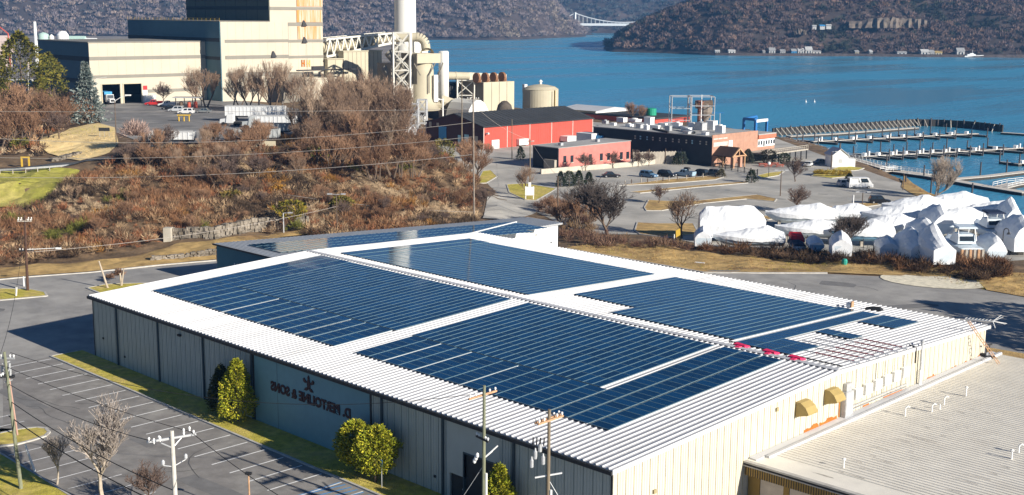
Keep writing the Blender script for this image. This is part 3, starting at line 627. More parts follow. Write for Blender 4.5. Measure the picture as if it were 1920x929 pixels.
def evergreen(name, kind, loc, h, rad, base, cols, label, cat='tree', n=2600, leaf=.3, seed=1, group=None, trunk=.12, mt=None):
    t = thing(name, label, cat, loc, group); f = leafy('foliage', kind, seed, h, rad, base, cols, n, leaf); f.parent = t
    mb = MB(); mb.cyl((0, 0, -.3), (0, 0, h*.75), trunk, trunk*.35, 7); o = mb.build('trunk', mt or m_bark); o.parent = t; return t
bare_mesh('oak', 11, 12, spread=.62, clear=.2, levels=6, col=(0.1, 0.08, 0.07), rtr=.27)
bare_mesh('oak2', 23, 12, spread=.55, clear=.24, levels=5, col=(0.26, 0.175, 0.12))
bare_mesh('slim', 37, 14, spread=.38, clear=.3, levels=5, col=(0.33, 0.24, 0.17), m_trunk=m_barkgr)
bare_mesh('slim2', 41, 14, spread=.34, clear=.27, levels=5, col=(0.32, 0.22, 0.15), stems=2)
bare_mesh('round', 53, 6, spread=.75, clear=.22, levels=5, col=(0.15, 0.105, 0.085), upw=.2)
bare_mesh('multi', 67, 7, spread=.5, clear=.3, levels=4, stems=5, col=(0.28, 0.165, 0.1))
bare_mesh('thin', 73, 8, spread=.5, clear=.27, levels=5, col=(0.36, 0.31, 0.27), m_trunk=m_barkwh)
bare_mesh('pale', 71, 10, spread=.45, clear=.26, levels=5, stems=3, col=(0.36, 0.29, 0.23), m_trunk=m_barkwh)
# ================================================================== THE WAREHOUSE
L_, W_, H_, RISE = 76.25, 59.53, 7.0, 1.17
SL = RISE/(W_/2)
def rz(y): return H_+SL*(y if y < W_/2 else W_-y)
wh = thing('warehouse', 'long cream metal warehouse under a white ribbed roof covered in solar panels', 'warehouse', (L_/2, W_/2, 0))
wh.location = (L_/2, W_/2, 0)
mb = MB()                                                       # front wall, in the shade
mb.box(0, 31.85, 0, .2, 0, 6.94); mb.box(49.5, 59.3, 0, .2, 0, 6.94); mb.box(64.6, L_, 0, .2, 0, 6.94); mb.box(59.3, 61.0, 0, .2, 2.2, 6.94); mb.box(61.0, 64.6, 0, .2, 4.2, 6.94); mb.box(31.85, 49.5, .05, .2, 0, 6.94)
x = .3
while x < L_-.2:
    if not (31.6 < x < 49.7 or 59.1 < x < 64.8): mb.box(x, x+.07, -.035, -.002, .05, 6.7, 1 if int(x/.305) % 3 == 0 else 0)
    x += .305
mb.build('front_wall', [m_siding, m_sidingdk], wh)
mb = MB(); mb.hexa([(L_-.2, .2, 0), (L_, .2, 0), (L_, W_, 0), (L_-.2, W_, 0)], [(L_-.2, .2, 6.95), (L_, .2, 6.95), (L_, W_, 6.95), (L_-.2, W_, 6.95)])
mb.hexa([(L_-.2, .2, 6.95), (L_-.2, W_, 6.95), (L_-.2, W_/2, 6.95+RISE)], [(L_, .2, 6.95), (L_, W_, 6.95), (L_, W_/2, 6.95+RISE)])
y = .55
while y < W_-.3:
    mb.box(L_+.002, L_+.04, y, y+.035, .05, rz(y)-.2, 1)
    y += .915
y = .24
while y < W_-.3:
    mb.box(L_+.002, L_+.022, y, y+.05, .05, rz(y)-.2, 0)
    y += .305
mb.build('gable_wall', [m_cream, m_creamdk], wh)
mb = MB(); mb.hexa([(0, .2, 0), (.2, .2, 0), (.2, W_, 0), (0, W_, 0)], [(0, .2, 6.95), (.2, .2, 6.95), (.2, W_, 6.95), (0, W_, 6.95)])
mb.hexa([(0, .2, 6.95), (0, W_, 6.95), (0, W_/2, 6.95+RISE)], [(.2, .2, 6.95), (.2, W_, 6.95), (.2, W_/2, 6.95+RISE)])
mb.build('end_wall', m_siding, wh)
mb = MB(); mb.box(.2, L_-.2, W_-.2, W_-.002, 0, 6.95); mb.build('back_wall', m_siding, wh)
# roof: two sloping sheets with real standing ribs
for nm, y0, y1 in (('near_roof_slope', -.35, W_/2), ('far_roof_slope', W_+.35, W_/2)):
    mb = MB(); za, zb = H_-.35*SL, H_+RISE
    mb.hexa([(-.25, y0, za), (L_+.25, y0, za), (L_+.25, y1, zb), (-.25, y1, zb)], [(-.25, y0, za+.06), (L_+.25, y0, za+.06), (L_+.25, y1, zb+.06), (-.25, y1, zb+.06)])
    x = -.05
    while x < L_+.2:
        q = lambda e, h, y, z: (x+e, y, z+.06+h)
        mb.hexa([q(-.09, -.02, y0, za), q(.09, -.02, y0, za), q(.09, -.02, y1, zb), q(-.09, -.02, y1, zb)], [q(-.045, .105, y0, za), q(.045, .105, y0, za), q(.045, .105, y1, zb), q(-.045, .105, y1, zb)])
        x += .6
    mb.build('roof', m_roofw, wh)
mb = MB(); k = .34
for s in (-1, 1):
    yr = W_/2; mb.hexa([(-.27, yr, H_+RISE+.10), (L_+.27, yr, H_+RISE+.10), (L_+.27, yr+s*k, H_+RISE+.155-SL*k), (-.27, yr+s*k, H_+RISE+.155-SL*k)], [(-.27, yr, H_+RISE+.19), (L_+.27, yr, H_+RISE+.19), (L_+.27, yr+s*k, H_+RISE+.17-SL*k), (-.27, yr+s*k, H_+RISE+.17-SL*k)])
mb.build('ridge_cap', m_roofw, wh)
mb = MB(); mb.box(-.3, L_+.3, -.52, -.36, H_-.3, H_-.02, 0); mb.build('gutter', m_trimdk, wh)
mb = MB(); mb.box(-.3, L_+.3, W_+.36, W_+.5, H_-.3, H_-.02, 0); mb.build('gutter', m_galv, wh)
for xx in (L_+.255, -.33):
    for s in (0, 1):
        mb = MB(); ya, yb = (-.36, W_/2) if s == 0 else (W_+.36, W_/2)
        mb.hexa([(xx, ya, H_-.28), (xx+.07, ya, H_-.28), (xx+.07, yb, H_+RISE-.26), (xx, yb, H_+RISE-.26)], [(xx, ya, H_+.09), (xx+.07, ya, H_+.09), (xx+.07, yb, H_+RISE+.12), (xx, yb, H_+RISE+.12)])
        mb.build('rake_trim', m_roofw, wh)
for xx in (5.5, 14.3, 23.0, 31.6, 50.95, 58.6, 66.6):
    mb = MB(); mb.box(xx-.09, xx+.09, -.2, -.04, .1, H_-.3); mb.build('downspout', m_downs, wh)
mb = MB(); mb.box(-.03, .12, -.05, -.003, 0, 6.7); mb.build('corner_trim', m_trimdk, wh)
mb = MB(); mb.box(L_-.1, L_+.05, -.06, -.003, 0, 6.7); mb.build('corner_trim', m_trimdk, wh)
mb = MB(); mb.box(L_-.02, L_+.05, .05, .22, 0, 6.7); mb.build('corner_trim', m_cream, wh)
# the painted sign panel with mirror-written letters and a winged emblem above them
sgn = MB(); sgn.box(31.95, 49.3, -.04, .04, .1, 6.72); sgn.box(49.31, 49.5, -.08, .05, 0, 6.75, 1); sgn.box(31.76, 31.94, -.08, .05, 0, 6.75, 1); sgn.box(35.65, 35.69, -.05, -.041, .1, 6.72, 2)
sg = sgn.build('sign_panel', [m_sign, m_trimdk, m_downs], wh)
def text_mesh(body, width, height, mirror, mtl, name, parent, origin, depth=.05, axis='front'):
    cu = bpy.data.curves.new(name, 'FONT'); cu.body = body; cu.size = 1; cu.extrude = 0.05; cu.offset = 0.045; cu.space_character = 1.06
    to = bpy.data.objects.new(name, cu); C.objects.link(to)
    dg = bpy.context.evaluated_depsgraph_get(); me = bpy.data.meshes.new_from_object(to.evaluated_get(dg)); bpy.data.objects.remove(to); bpy.data.curves.remove(cu)
    co_ = np.array([v.co[:] for v in me.vertices]); mn, mx = co_.min(0), co_.max(0)
    t = (co_-mn)/(mx-mn+1e-9); out = []
    off = np.zeros(3); p = parent
    while p is not None: off += np.array(p.location); p = p.parent
    for a in t:
        u = 1-a[0] if mirror else a[0]
        out.append(np.array((origin[0]+u*width, origin[1]-a[2]*depth, origin[2]+a[1]*height))-off)
    for v, c_ in zip(me.vertices, out): v.co = c_
    me.materials.clear(); me.materials.append(mtl); o = bpy.data.objects.new(name, me); C.objects.link(o); o.parent = parent; return o
# heavy letters with slab serifs, each row of the name as it is read in the mirrored photograph
text_mesh('D. BERTOLINE & SONS', 12.0, .95, True, m_letter, 'lettering', sg, (34.65, -.045, 3.62), .07)
em = MB()
def blob(pts, y0=-.12, y1=-.043): em.hexa([(a, y1, b) for a, b in pts], [(a, y0, b) for a, b in pts])
ex, ez = 40.62, 5.55
blob([(ex-.16, ez-.55), (ex+.2, ez-.5), (ex+.26, ez+.05), (ex+.12, ez+.35), (ex-.12, ez+.35), (ex-.24, ez)])
blob([(ex-.1, ez+.34), (ex+.1, ez+.34), (ex+.14, ez+.55), (ex, ez+.75), (ex-.13, ez+.58)])
for s in (-1, 1):
    blob([(ex+s*.2, ez+.05), (ex+s*.45, ez+.2), (ex+s*.62, ez+.42), (ex+s*.85, ez+.3), (ex+s*.75, ez+.05), (ex+s*.5, ez-.05)])
    blob([(ex+s*.12, ez-.4), (ex+s*.45, ez-.45), (ex+s*.7, ez-.7), (ex+s*.35, ez-.75), (ex+s*.1, ez-.6)])
em.build('emblem', m_letter, sg)
# doors in the front wall
mb = MB(); mb.box(61.02, 64.58, .22, .3, 0, 4.18); mb.box(60.9, 61.0, -.05, .2, 0, 4.3, 1); mb.box(64.6, 64.7, -.05, .2, 0, 4.3, 1); mb.box(60.9, 64.7, -.05, .0, 4.2, 4.32, 1); mb.build('garage_door', [m_trimdk, m_downs], wh)
d = MB(); d.box(59.32, 60.98, .22, .28, 0, 2.18); dd = d.build('door', m_trimdk, wh); mb = MB(); mb.box(60.6, 60.75, .17, .215, 1.0, 1.1); mb.build('handle', m_alu, dd)
for xx, zz in ((18.7, 5.95), (6.9, 1.3), (2.2, 2.5), (57.6, 1.4)):
    mb = MB(); mb.box(xx-.22, xx+.22, -.3, -.04, zz-.1, zz+.1) if zz > 5 else mb.box(xx-.12, xx+.12, -.12, -.04, zz-.1, zz+.1); mb.build('wall_light' if zz > 5 else 'outlet_box', m_trimdk, wh)
# gable wall fittings
def hood(y0, y1, zb, zt):
    mb = MB(); a = L_+.045; pr = [(a, zb), (a, zt), (a+.45, zt), (a+.95, zt-.35), (a+1.25, zb+.45), (a+1.2, zb+.35)]
    mb.hexa([(p[0], y0, p[1]) for p in pr], [(p[0], y1, p[1]) for p in pr]); return mb
m_hood = mat('ochre_hood', (0.4, 0.295, 0.11), 0.6, 0.08)
hood(23.5, 25.0, 5.45, 6.75).build('vent_hood', m_hood, wh); hood(28.0, 29.5, 5.55, 6.85).build('vent_hood', m_hood, wh)
cb = MB(); cb.box(L_+.05, L_+.5, 30.9, 32.2, 3.75, 6.05); cb.box(L_+.05, L_+.4, 31.1, 32.0, 6.05, 6.75, 0); cab = cb.build('electrical_cabinet', m_galv, wh)
mb = MB(); mb.box(L_+.505, L_+.53, 31.0, 32.1, 3.95, 5.9); mb.build('door', m_alu, cab)
for k in range(6):
    y = 32.75+k*1.73; z = 5.0+.045*k
    mb = MB(); mb.box(L_+.05, L_+.42, y, y+1.2, z, z+.92); iv = mb.build('inverter', m_white, wh)
    mb = MB(); mb.box(L_+.425, L_+.44, y+.2, y+.95, z+.5, z+.8); mb.build('cover', m_alu, iv)
    mb = MB(); mb.tube([(L_+.1, y+.6, z+.92), (L_+.1, y+.6, rz(y+.6)-.05), (L_+.33, y+.6, rz(y+.6)+.2), (L_-.9, y+.6, rz(y+.6)+.21)], .05, 6); mb.build('conduit', m_white, iv)
    mb = MB(); mb.tube([(L_+.14, y+.3, z), (L_+.14, y+.3, 4.35)], .03, 5); mb.build('conduit', m_galv, iv)
mb = MB(); mb.box(L_+.06, L_+.2, 32.2, 42.6, 4.28, 4.4); mb.box(L_+.06, L_+.2, 32.2, 42.6, 4.05, 4.12); mb.build('cable_tray', m_galv, wh)
for k in range(6):                                              # roof conduits: grey, then a red run near the edge
    y = 32.6+k*1.75+1.0; zz = lambda yy: rz(yy)+.2
    mb = MB(); mb.tube([(L_-.4, y, zz(y)), (L_-4.4, y, zz(y))], .055, 6, 0); mb.tube([(L_-4.4, y, zz(y)), (L_-8.5+.3*k, y, zz(y))], .045, 6, 1); mb.build('roof_conduit', [m_red, m_galv], wh)
mb = MB(); mb.tube([(L_-.1, W_/2+1.3, rz(W_/2+1.3)+.18), (64.2, W_/2+1.3, rz(W_/2+1.3)+.18)], .06, 6); mb.build('roof_conduit', m_trimdk, wh)
mb = MB(); mb.tube([(L_-.4, 43.7, rz(43.7)+.22), (L_+.32, 43.7, rz(43.7)+.1), (L_+.32, 43.7, 6.2)], .07, 6); mb.build('conduit', m_trimdk, wh)
mb = MB(); mb.cyl((L_+.32, 44.9, 3.8), (L_+.32, 44.9, 5.3), .16, None, 10, 1); mb.cyl((L_+.32, 44.9, 5.3), (L_+.32, 44.9, 8.0), .12, None, 10, 0); mb.lathe((L_+.32, 44.9, 8.0), [(.12, 0), (.2, .05), (.2, .15), (.05, .2)], 10, 0); mb.build('vent_stack', [m_galv, m_white], wh)
rr = random.Random(4)
for a, b in ((25, 27.5), (27.5, 30.4), (31, 32.5), (34.8, 36), (38.5, 42.5), (47, 49), (52, 53.5), (55, 59)):
    mb = MB(); y = a; pts = []
    while y < b: pts.append((y, 3.88+rr.random()*.3)); y += .25
    pts = [(a, 3.8)]+pts+[(b, 3.8)]
    mb.face([(L_+.044, a, 3.5)]+[(L_+.044, p[0]+.001, p[1]) for p in pts[1:-1]]+[(L_+.044, b, 3.5)]); mb.build('rust_streak', m_rust, wh)
mb = MB(); mb.box(L_+.042, L_+.05, 30.55, 30.7, 3.8, 5.4); mb.build('rust_streak', m_rust, wh)
for y, z in ((1.9, 3.6), (4.6, 3.9), (20.5, 6.6)):
    mb = MB(); mb.box(L_+.05, L_+.15, y, y+.3, z, z+.3); mb.build('outlet_box', m_creamdk, wh)
# ---------------------------------------------------------------- loose things on the warehouse roof
def roofz(y, o=.15): return rz(y)+o
for i, (px, py) in enumerate([(1392, 654), (1437, 664), (1467, 670)]):
    x = [66.0, 69.2, 71.9][i]; y = 30.35; mb = MB()
    mb.hexa([(x-.8, y-.2, roofz(y-.2)), (x+.7, y-.35, roofz(y-.3)), (x+.9, y+.25, roofz(y+.2)), (x-.7, y+.35, roofz(y+.3))], [(x-.75, y-.15, roofz(y)+.13), (x+.6, y-.3, roofz(y)+.2), (x+.8, y+.2, roofz(y)+.15), (x-.6, y+.3, roofz(y)+.22)])
    mb.hexa([(x-.1, y-.9, roofz(y-.9)), (x+.35, y-.8, roofz(y-.8)), (x+.3, y, roofz(y)), (x-.2, y, roofz(y))], [(x-.1, y-.85, roofz(y-.9)+.1), (x+.3, y-.75, roofz(y-.8)+.12), (x+.3, y, roofz(y)+.12), (x-.2, y, roofz(y)+.12)])
    one('safety_cloth', mb, m_pink, ['crumpled magenta cloth on the white roof ridge, farthest left of three', 'crumpled magenta cloth on the roof ridge, between two others like it', 'crumpled magenta cloth on the roof ridge, nearest the cream gable wall'][i], 'cloth', group='magenta cloths on the ridge')
mb = MB(); mb.box(62.3, 62.8, 55.6, 56.1, 7.25, 7.75); mb.box(62.82, 62.95, 55.6, 56.1, 7.25, 7.95, 1); one('equipment_crate', mb, [m_white, m_woodpale], 'small white and tan crate standing at the far eave of the warehouse roof', 'crate')
mb = MB(); mb.hexa([(64.0, 56.2, 7.2), (66.0, 56.6, 7.2), (65.9, 57.4, 7.2), (64.2, 57.2, 7.2)], [(64.3, 56.4, 7.5), (65.6, 56.7, 7.7), (65.5, 57.2, 7.6), (64.4, 57.1, 7.45)]); one('tarp_bundle', mb, m_trimdk, 'dark tarpaulin bundle lying beside the white crate at the far eave', 'tarp')
# leaning ladder and fallen antenna at the far corner of the gable
mb = MB(); A = np.array((L_+2.6, 57.2, 3.95)); B = np.array((L_+.1, 55.0, 8.3))
for s in (-.22, .22): mb.cyl(A+np.array((0, s, 0)), B+np.array((0, s, 0)), .045, None, 6)
for k in range(1, 14): q = A+(B-A)*k/14; mb.cyl(q-np.array((0, .22, 0)), q+np.array((0, .22, 0)), .03, None, 5)
one('extension_ladder', mb, m_woodpale, 'tan extension ladder leaning on the cream gable wall', 'ladder')
mb = MB(); A = np.array((L_-2.2, 59.4, 7.4)); B = np.array((L_+.6, 59.6, 7.6)); mb.cyl(A, B, .06, None, 6)
for k in range(8): q = A+(B-A)*k/8; mb.cyl(q+np.array((0, -.15, .05)), q+np.array((.1, .2, .15)), .02, None, 5)
for dx, dy, dz in ((.8, .6, .5), (1.1, .9, -.2), (.5, .8, .6), (.4, -.2, -.6), (1.2, .3, -.15)): mb.cyl(B, B+np.array((dx, dy, dz)), .04, .03, 6)
one('roof_antenna', mb, m_white, 'broken white antenna mast sticking out past the far roof corner', 'antenna')
# ================================================================== SOLAR PANELS
m_frame = mat('panel_frame', (0.12, 0.21, 0.26), 0.5, 0.05)
def panel_mesh(name, sx, sy):
    mb = MB(); f = .032; t = .045
    mb.box(0, sx, 0, f, 0, t, 1); mb.box(0, sx, sy-f, sy, 0, t, 1); mb.box(0, f, f, sy-f, 0, t, 1); mb.box(sx-f, sx, f, sy-f, 0, t, 1)
    mb.box(f, sx-f, f, sy-f, .004, t-.006, 0)
    o = mb.build(name, [m_cell, m_frame]); me = o.data; bpy.data.objects.remove(o); return me
PL = panel_mesh('solar_panel', 1.92, 1.0); PP = panel_mesh('solar_panel', .925, 1.985)
def grid(u0, u1, v0, v1, kind, extra=None):
    res = []; pu, pv = (2.04, 1.022) if kind == 'L' else (1.004, 2.012)
    nu = int(round((u1-u0)/pu)); nv = int(round((v1-v0)/pv)); pu = (u1-u0)/nu
    for i in range(nu):
        for j in range(nv):
            g = 0
            if extra: g = sum(.13 for e in extra if i >= e)
            res.append((u0+i*pu+g, v0+j*pv, kind))
    return res
near_right_low = grid(40.6, 64.75, 5.3, 12.45, 'L', (2, 4, 7))
near_right_end = grid(65.25, 67.3, 5.3, 28.5, 'L')+grid(67.36, 69.4, 5.3, 28.5, 'L')+grid(69.5, 71.54, 5.3, 28.5, 'L')
near_right_up = grid(40.3, 64.3, 12.6, 28.7, 'P')
near_left = grid(4.0, 5.9, 5.3, 28.7, 'L')+grid(5.98, 7.9, 5.3, 28.7, 'L')+grid(7.95, 9.7, 5.3, 28.7, 'L')+grid(9.95, 37.2, 5.3, 12.45, 'L', (4, 7, 10))+grid(10.0, 37.8, 12.6, 28.7, 'P')
far_left = grid(4.1, 6.1, 31.7, 54.3, 'L')+grid(6.25, 8.3, 31.7, 54.3, 'L')+grid(8.45, 37.5, 31.7, 54.3, 'P')
far_right = grid(40.2, 49.0, 36.0, 54.6, 'P')+grid(49.0, 64.3, 31.9, 54.6, 'P')+grid(65.0, 66.9, 31.0, 54.5, 'L')+grid(66.95, 70.8, 31.0, 36.3, 'L')+grid(67.2, 71.2, 41.4, 43.5, 'L')+grid(67.4, 71.4, 49.4, 54.5, 'L')+grid(62.0, 64.2, 53.5, 54.6, 'L')
def panel_obj(u, v, kind, label, group):
    me = PL if kind == 'L' else PP; o = bpy.data.objects.new('solar_panel', me); C.objects.link(o)
    o.location = (u, v, rz(v)+.21); o.rotation_euler = (math.atan(SL)*(1 if v < W_/2 else -1), 0, 0)
    return tag(o, label, 'solar panel', group)
GP = 'solar panels of the front right block'
for p in near_right_low: panel_obj(*p, 'navy landscape panel in the band along the front eave, right hand solar block', GP+', eave band')
for p in near_right_up: panel_obj(*p, 'navy portrait panel in the closely ruled upper part of the front right block', GP+', upper part')
for p in near_right_end: panel_obj(*p, 'navy landscape panel in the three long columns beside the bare right roof edge', GP+', end columns')
def panel_stuff(name, lst, zfun, tilt, label):
    V = []; F = []; I = []
    mb = MB()
    for u, v, k in lst:
        me = PL if k == 'L' else PP; b = len(mb.V); sgn = tilt(v)
        for vv in me.vertices:
            mb.V.append((u+vv.co.x, v+vv.co.y, zfun(u, v)+sgn*vv.co.y+vv.co.z))
        for f in me.polygons: mb.F.append([b+i for i in f.vertices]); mb.I.append(f.material_index)
    return tag(mb.build(name, [m_cell, m_frame]), label, 'solar panels', kind='stuff')
# merge the remaining rows: past 300 of a kind in view
panel_stuff('solar_panels', near_left+far_left+far_right, lambda u, v: rz(v)+.21, lambda v: SL if v < W_/2 else -SL, 'blue solar panels of the front left block and of both blocks beyond the ridge')
# ================================================================== REAR WING
ANG = math.degrees(math.atan2(47.5, 14.5))
AZ = 5.6
an = thing('rear_wing', 'low grey roofed wing behind the warehouse with teal end wall and white side wall', 'building', (-14, 56, 0))
p_ = [(-25.5, 31.9), (-.3, 31.9), (-.3, 59.9), (-3.9, 60.2), (-3.9, 81.6), (-11.2, 81.4)]
mb = MB(); mb.box(-25.3, -.3, 31.9, 32.1, 0, AZ-.12); mb.build('end_wall', m_teal, an)
mb = MB(); mb.box(-4.1, -3.9, 60.2, 81.4, -1, AZ-.12); 
for k in range(70): mb.box(-3.897, -3.87, 60.4+k*.3, 60.44+k*.3, -1, AZ-.15)
mb.build('side_wall', m_white, an)
mb = MB(); mb.hexa([(-25.3, 32.1, 0), (-25.1, 32.1, 0), (-11.0, 81.2, -1), (-11.2, 81.2, -1)], [(-25.3, 32.1, AZ-.12), (-25.1, 32.1, AZ-.12), (-11.0, 81.2, AZ-.12), (-11.2, 81.2, AZ-.12)]); mb.box(-11.2, -3.9, 81.2, 81.4, -1, AZ-.12); mb.build('back_wall', m_siding, an)
m_roofgr = mat('grey_roof_metal', (0.42, 0.44, 0.46), 0.5, 0.08, .4)
mb = MB(); q = [(-25.7, 31.6), (-.3, 31.6), (-.3, 59.9), (-3.6, 60.2), (-3.6, 81.8), (-11.4, 81.8)]
mb.prism(q, AZ-.12, AZ)
y = 32.0
while y < 81.5:
    xl = -25.6+(y-31.6)*(14.3/50.2); xr = -.32 if y < 59.7 else -3.62
    mb.hexa([(xl, y-.07, AZ-.01), (xr, y-.07, AZ-.01), (xr, y+.07, AZ-.01), (xl, y+.07, AZ-.01)], [(xl, y-.035, AZ+.07), (xr, y-.035, AZ+.07), (xr, y+.035, AZ+.07), (xl, y+.035, AZ+.07)]); y += .6
mb.build('roof', m_roofgr, an)
mb = MB(); mb.beam((-3.55, 60, AZ-.1), (-3.55, 81.8, AZ-.1), .2, .25); mb.beam((-3.6, 81.85, AZ-.1), (-11.4, 81.85, AZ-.1), .2, .25); mb.build('edge_trim', m_galv, an)
mb = MB(); mb.beam((-25.7, 31.55, AZ-.1), (-.3, 31.55, AZ-.1), .18, .22); mb.build('edge_trim', m_trimdk, an)
mb = MB(); mb.box(-3.9, -3.82, 73.2, 79.4, -1, 2.6); rd = mb.build('roller_door', m_white, an); mb = MB(); mb.box(-3.9, -3.78, 79.4, 79.7, -1, 2.8, 0); mb.box(-3.9, -3.78, 73.2, 79.7, 2.6, 2.8, 0); mb.build('frame', m_roofgr, rd)
mb = MB(); mb.box(-3.85, -3.7, 76, 76.3, 4.2, 4.5); mb.build('wall_light', m_galv, an)
for x in (-20.6, -19.9):
    mb = MB(); mb.tube([(x, 31.85, 0), (x, 31.85, 3.4)], .1, 6); mb.build('pipe', m_white, an)
lst = []
for i in range(20):
    for j in range(42):
        a = i/19; y = 34.2+j*1.02; xl = -20.6+(y-34.0)*(11.5/41.8); xr = min(-1.6, -11.5+ (y-37)*.34)
        x = xl+i*2.02
        if x+2 < xr+1.5 and y < 75.3: lst.append((x, y, 'L'))
panel_stuff('wing_solar_panels', lst, lambda u, v: AZ+.13, lambda v: 0.0, 'dark solar panels covering the roof of the low rear wing')
mb = MB(); mb.beam((-5.1, 60.5, AZ+.15), (-8.6, 76.5, AZ+.15), .25, .2); mb.build('roof_curb', m_white, an)
# ================================================================== LOW SIDE BUILDING
lb = thing('side_building', 'low cream building with wide ribbed metal roof against the warehouse gable', 'building', (92, 39, 0))
zl = lambda y: 3.45+.0105*(y-16.6)
mb = MB(); y0, y1, x0, x1 = 16.6, 61.0, L_+.06, 122
mb.hexa([(x0, y0, 3.3), (x1, y0, 3.3), (x1, y1, 3.75), (x0, y1, 3.75)], [(x0, y0, zl(y0)), (x1, y0, zl(y0)), (x1, y1, zl(y1)), (x0, y1, zl(y1))])
y = y0+2.6
while y < y1-.1:
    z = zl(y); xs_ = x0+1.25
    mb.hexa([(xs_, y-.09, z-.02), (x1, y-.09, z-.02), (x1, y+.09, z-.02), (xs_, y+.09, z-.02)], [(xs_, y-.04, z+.07), (x1, y-.04, z+.07), (x1, y+.04, z+.07), (xs_, y+.04, z+.07)]); y += .5
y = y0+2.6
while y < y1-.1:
    z = zl(y)+.004; mb.face([(x0+1.25, y+.09, z), (x1, y+.09, z), (x1, y+.2, z), (x0+1.25, y+.2, z)], 1); y += .5  # dark strip beside each rib, painted in place of rib shading
mb.build('roof', [m_rooflow, mat('rib_shade_line', (.47, .43, .37), .8, .25, .6)], lb)
mb = MB(); mb.hexa([(L_+.05, y0+.3, zl(y0)), (L_+.75, y0+.3, zl(y0)+.01), (L_+.75, y1, zl(y1)+.01), (L_+.05, y1, zl(y1))], [(L_+.05, y0+.3, zl(y0)+.16), (L_+.75, y0+.3, zl(y0)+.1), (L_+.75, y1, zl(y1)+.1), (L_+.05, y1, zl(y1)+.16)]); mb.hexa([(L_+.8, y0+1.5, zl(y0)), (L_+1.2, y0+1.5, zl(y0)), (L_+1.2, y1+.2, zl(y1)), (L_+.8, y1+.2, zl(y1))], [(L_+.85, y0+1.5, zl(y0)+.2), (L_+1.15, y0+1.5, zl(y0)+.2), (L_+1.15, y1+.2, zl(y1)+.2), (L_+.85, y1+.2, zl(y1)+.2)]); mb.build('flashing', m_roofw, lb)
mb = MB(); m_fascia = mat('brown_fascia', (0.34, 0.22, 0.06), .7, .15, .5)
mb.box(x0, x1, 16.35, 16.5, 2.3, 3.12)
k = x0+.1
while k < x1: mb.box(k, k+.05, 16.31, 16.348, 2.3, 3.12, 1); k += .22
mb.build('fascia', [m_fascia, m_trimdk], lb)
mb = MB(); mb.box(x0, x1, 16.2, 16.55, 3.14, 3.32); mb.build('gutter', m_trimdk, lb)
mb = MB(); mb.box(x0, x1, 16.1, 16.2, 3.1, 3.16); mb.box(x0, x1, 16.15, 16.6, 3.33, 3.47); mb.build('edge_trim', m_kerb, lb)
mb = MB(); 
xs_ = [x0, 77.4, 79.6, 80.1, 83.2, 83.7, 87, 87.5, x1]
mb.box(x0, 77.4, 16.9, 17.1, 0, 2.3); mb.box(79.6, 80.1, 16.9, 17.1, 0, 2.3); mb.box(83.2, 83.7, 16.9, 17.1, 0, 2.3); mb.box(87, x1, 16.9, 17.1, 0, 2.3); mb.build('front_wall', m_fascia, lb)
for a, b in ((77.4, 79.6), (80.1, 83.2), (83.7, 87)):
    mb = MB(); mb.box(a+.04, b-.04, 16.95, 17.02, 0, 2.2); mb.build('door', mat('pale_door', (.6, .52, .44), .6), lb)
mb = MB(); mb.box(x0, x1-.2, 60.6, 60.8, 0, 3.6); mb.box(x1-.4, x1-.2, 17.2, 60.6, 0, 3.3); mb.build('rear_wall', m_cream, lb)
rr = random.Random(9)
for (px, py, hh, bend) in [(1582, 872, .8, 1), (1697, 778, .9, 2), (1747, 772, .8, 2), (1762, 768, .7, 0), (1770, 760, .9, 2), (1811, 744, 1.0, 1), (1897, 858, .8, 1), (1910, 848, .8, 2)]:
    p = up(px, py, 3.75); z = zl(p[1]); mb = MB(); hh *= .8; mb.cyl((p[0], p[1], z-.05), (p[0], p[1], z+hh), .07, .065, 8)
    if bend == 2: mb.tube([(p[0], p[1], z+hh), (p[0]+.12, p[1]+.1, z+hh+.16), (p[0]+.3, p[1]+.25, z+hh+.08)], .075, 8)
    if bend == 1: mb.lathe((p[0], p[1], z+hh), [(.09, 0), (.16, .05), (.16, .12), (.04, .2)], 8)
    mb.build('vent_pipe', m_white, lb)
for k in range(34):                                            # empty pass; grime streaks are drawn further down
    pass
mb = MB(); p = up(1854, 672, 3.9); z = zl(p[1])+.1
mb.cyl((p[0], p[1], z), (p[0], p[1], z+1.3), .05, None, 6); mb.obox((p[0], p[1], z), 1.2, .5, .12, 30); mb.obox((p[0]-.6, p[1], z), .5, .5, .3, 10); mb.obox((p[0], p[1], z+1.3), .5, .12, .12, 60); one('roof_bracket', mb, m_trimdk, 'dark metal bracket standing on the cream roof beside the ladder', 'bracket')
m_soot = mat('roof_grime', (0.5, 0.46, 0.4), .9, .5, 1.5)
for (ax, ay, bx, by, nn) in [(1545, 895, 1850, 755, 11), (1600, 898, 1870, 768, 8), (1790, 920, 1905, 870, 5)]:
    for k in range(nn):
        t = (k+rr.random()*.5)/nn; px, py = ax+(bx-ax)*t+rr.uniform(-6, 6), ay+(by-ay)*t+rr.uniform(-3, 3); p = up(px, py, zl(40))
        if p[0] > x1-1: continue
        yb = y0+2.6+round((p[1]-y0-2.6)/.5)*.5+.25; z = zl(yb)+.006; mb = MB(); l = rr.uniform(.25, 1.3)
        mb.face([(p[0]-l*1.3, yb-.04, z), (p[0], yb-.13, z), (p[0]+l*.5, yb-.05, z), (p[0]+l*.3, yb+.1, z), (p[0]-l*.4, yb+.12, z)]); mb.build('grime_streak', m_soot, lb)
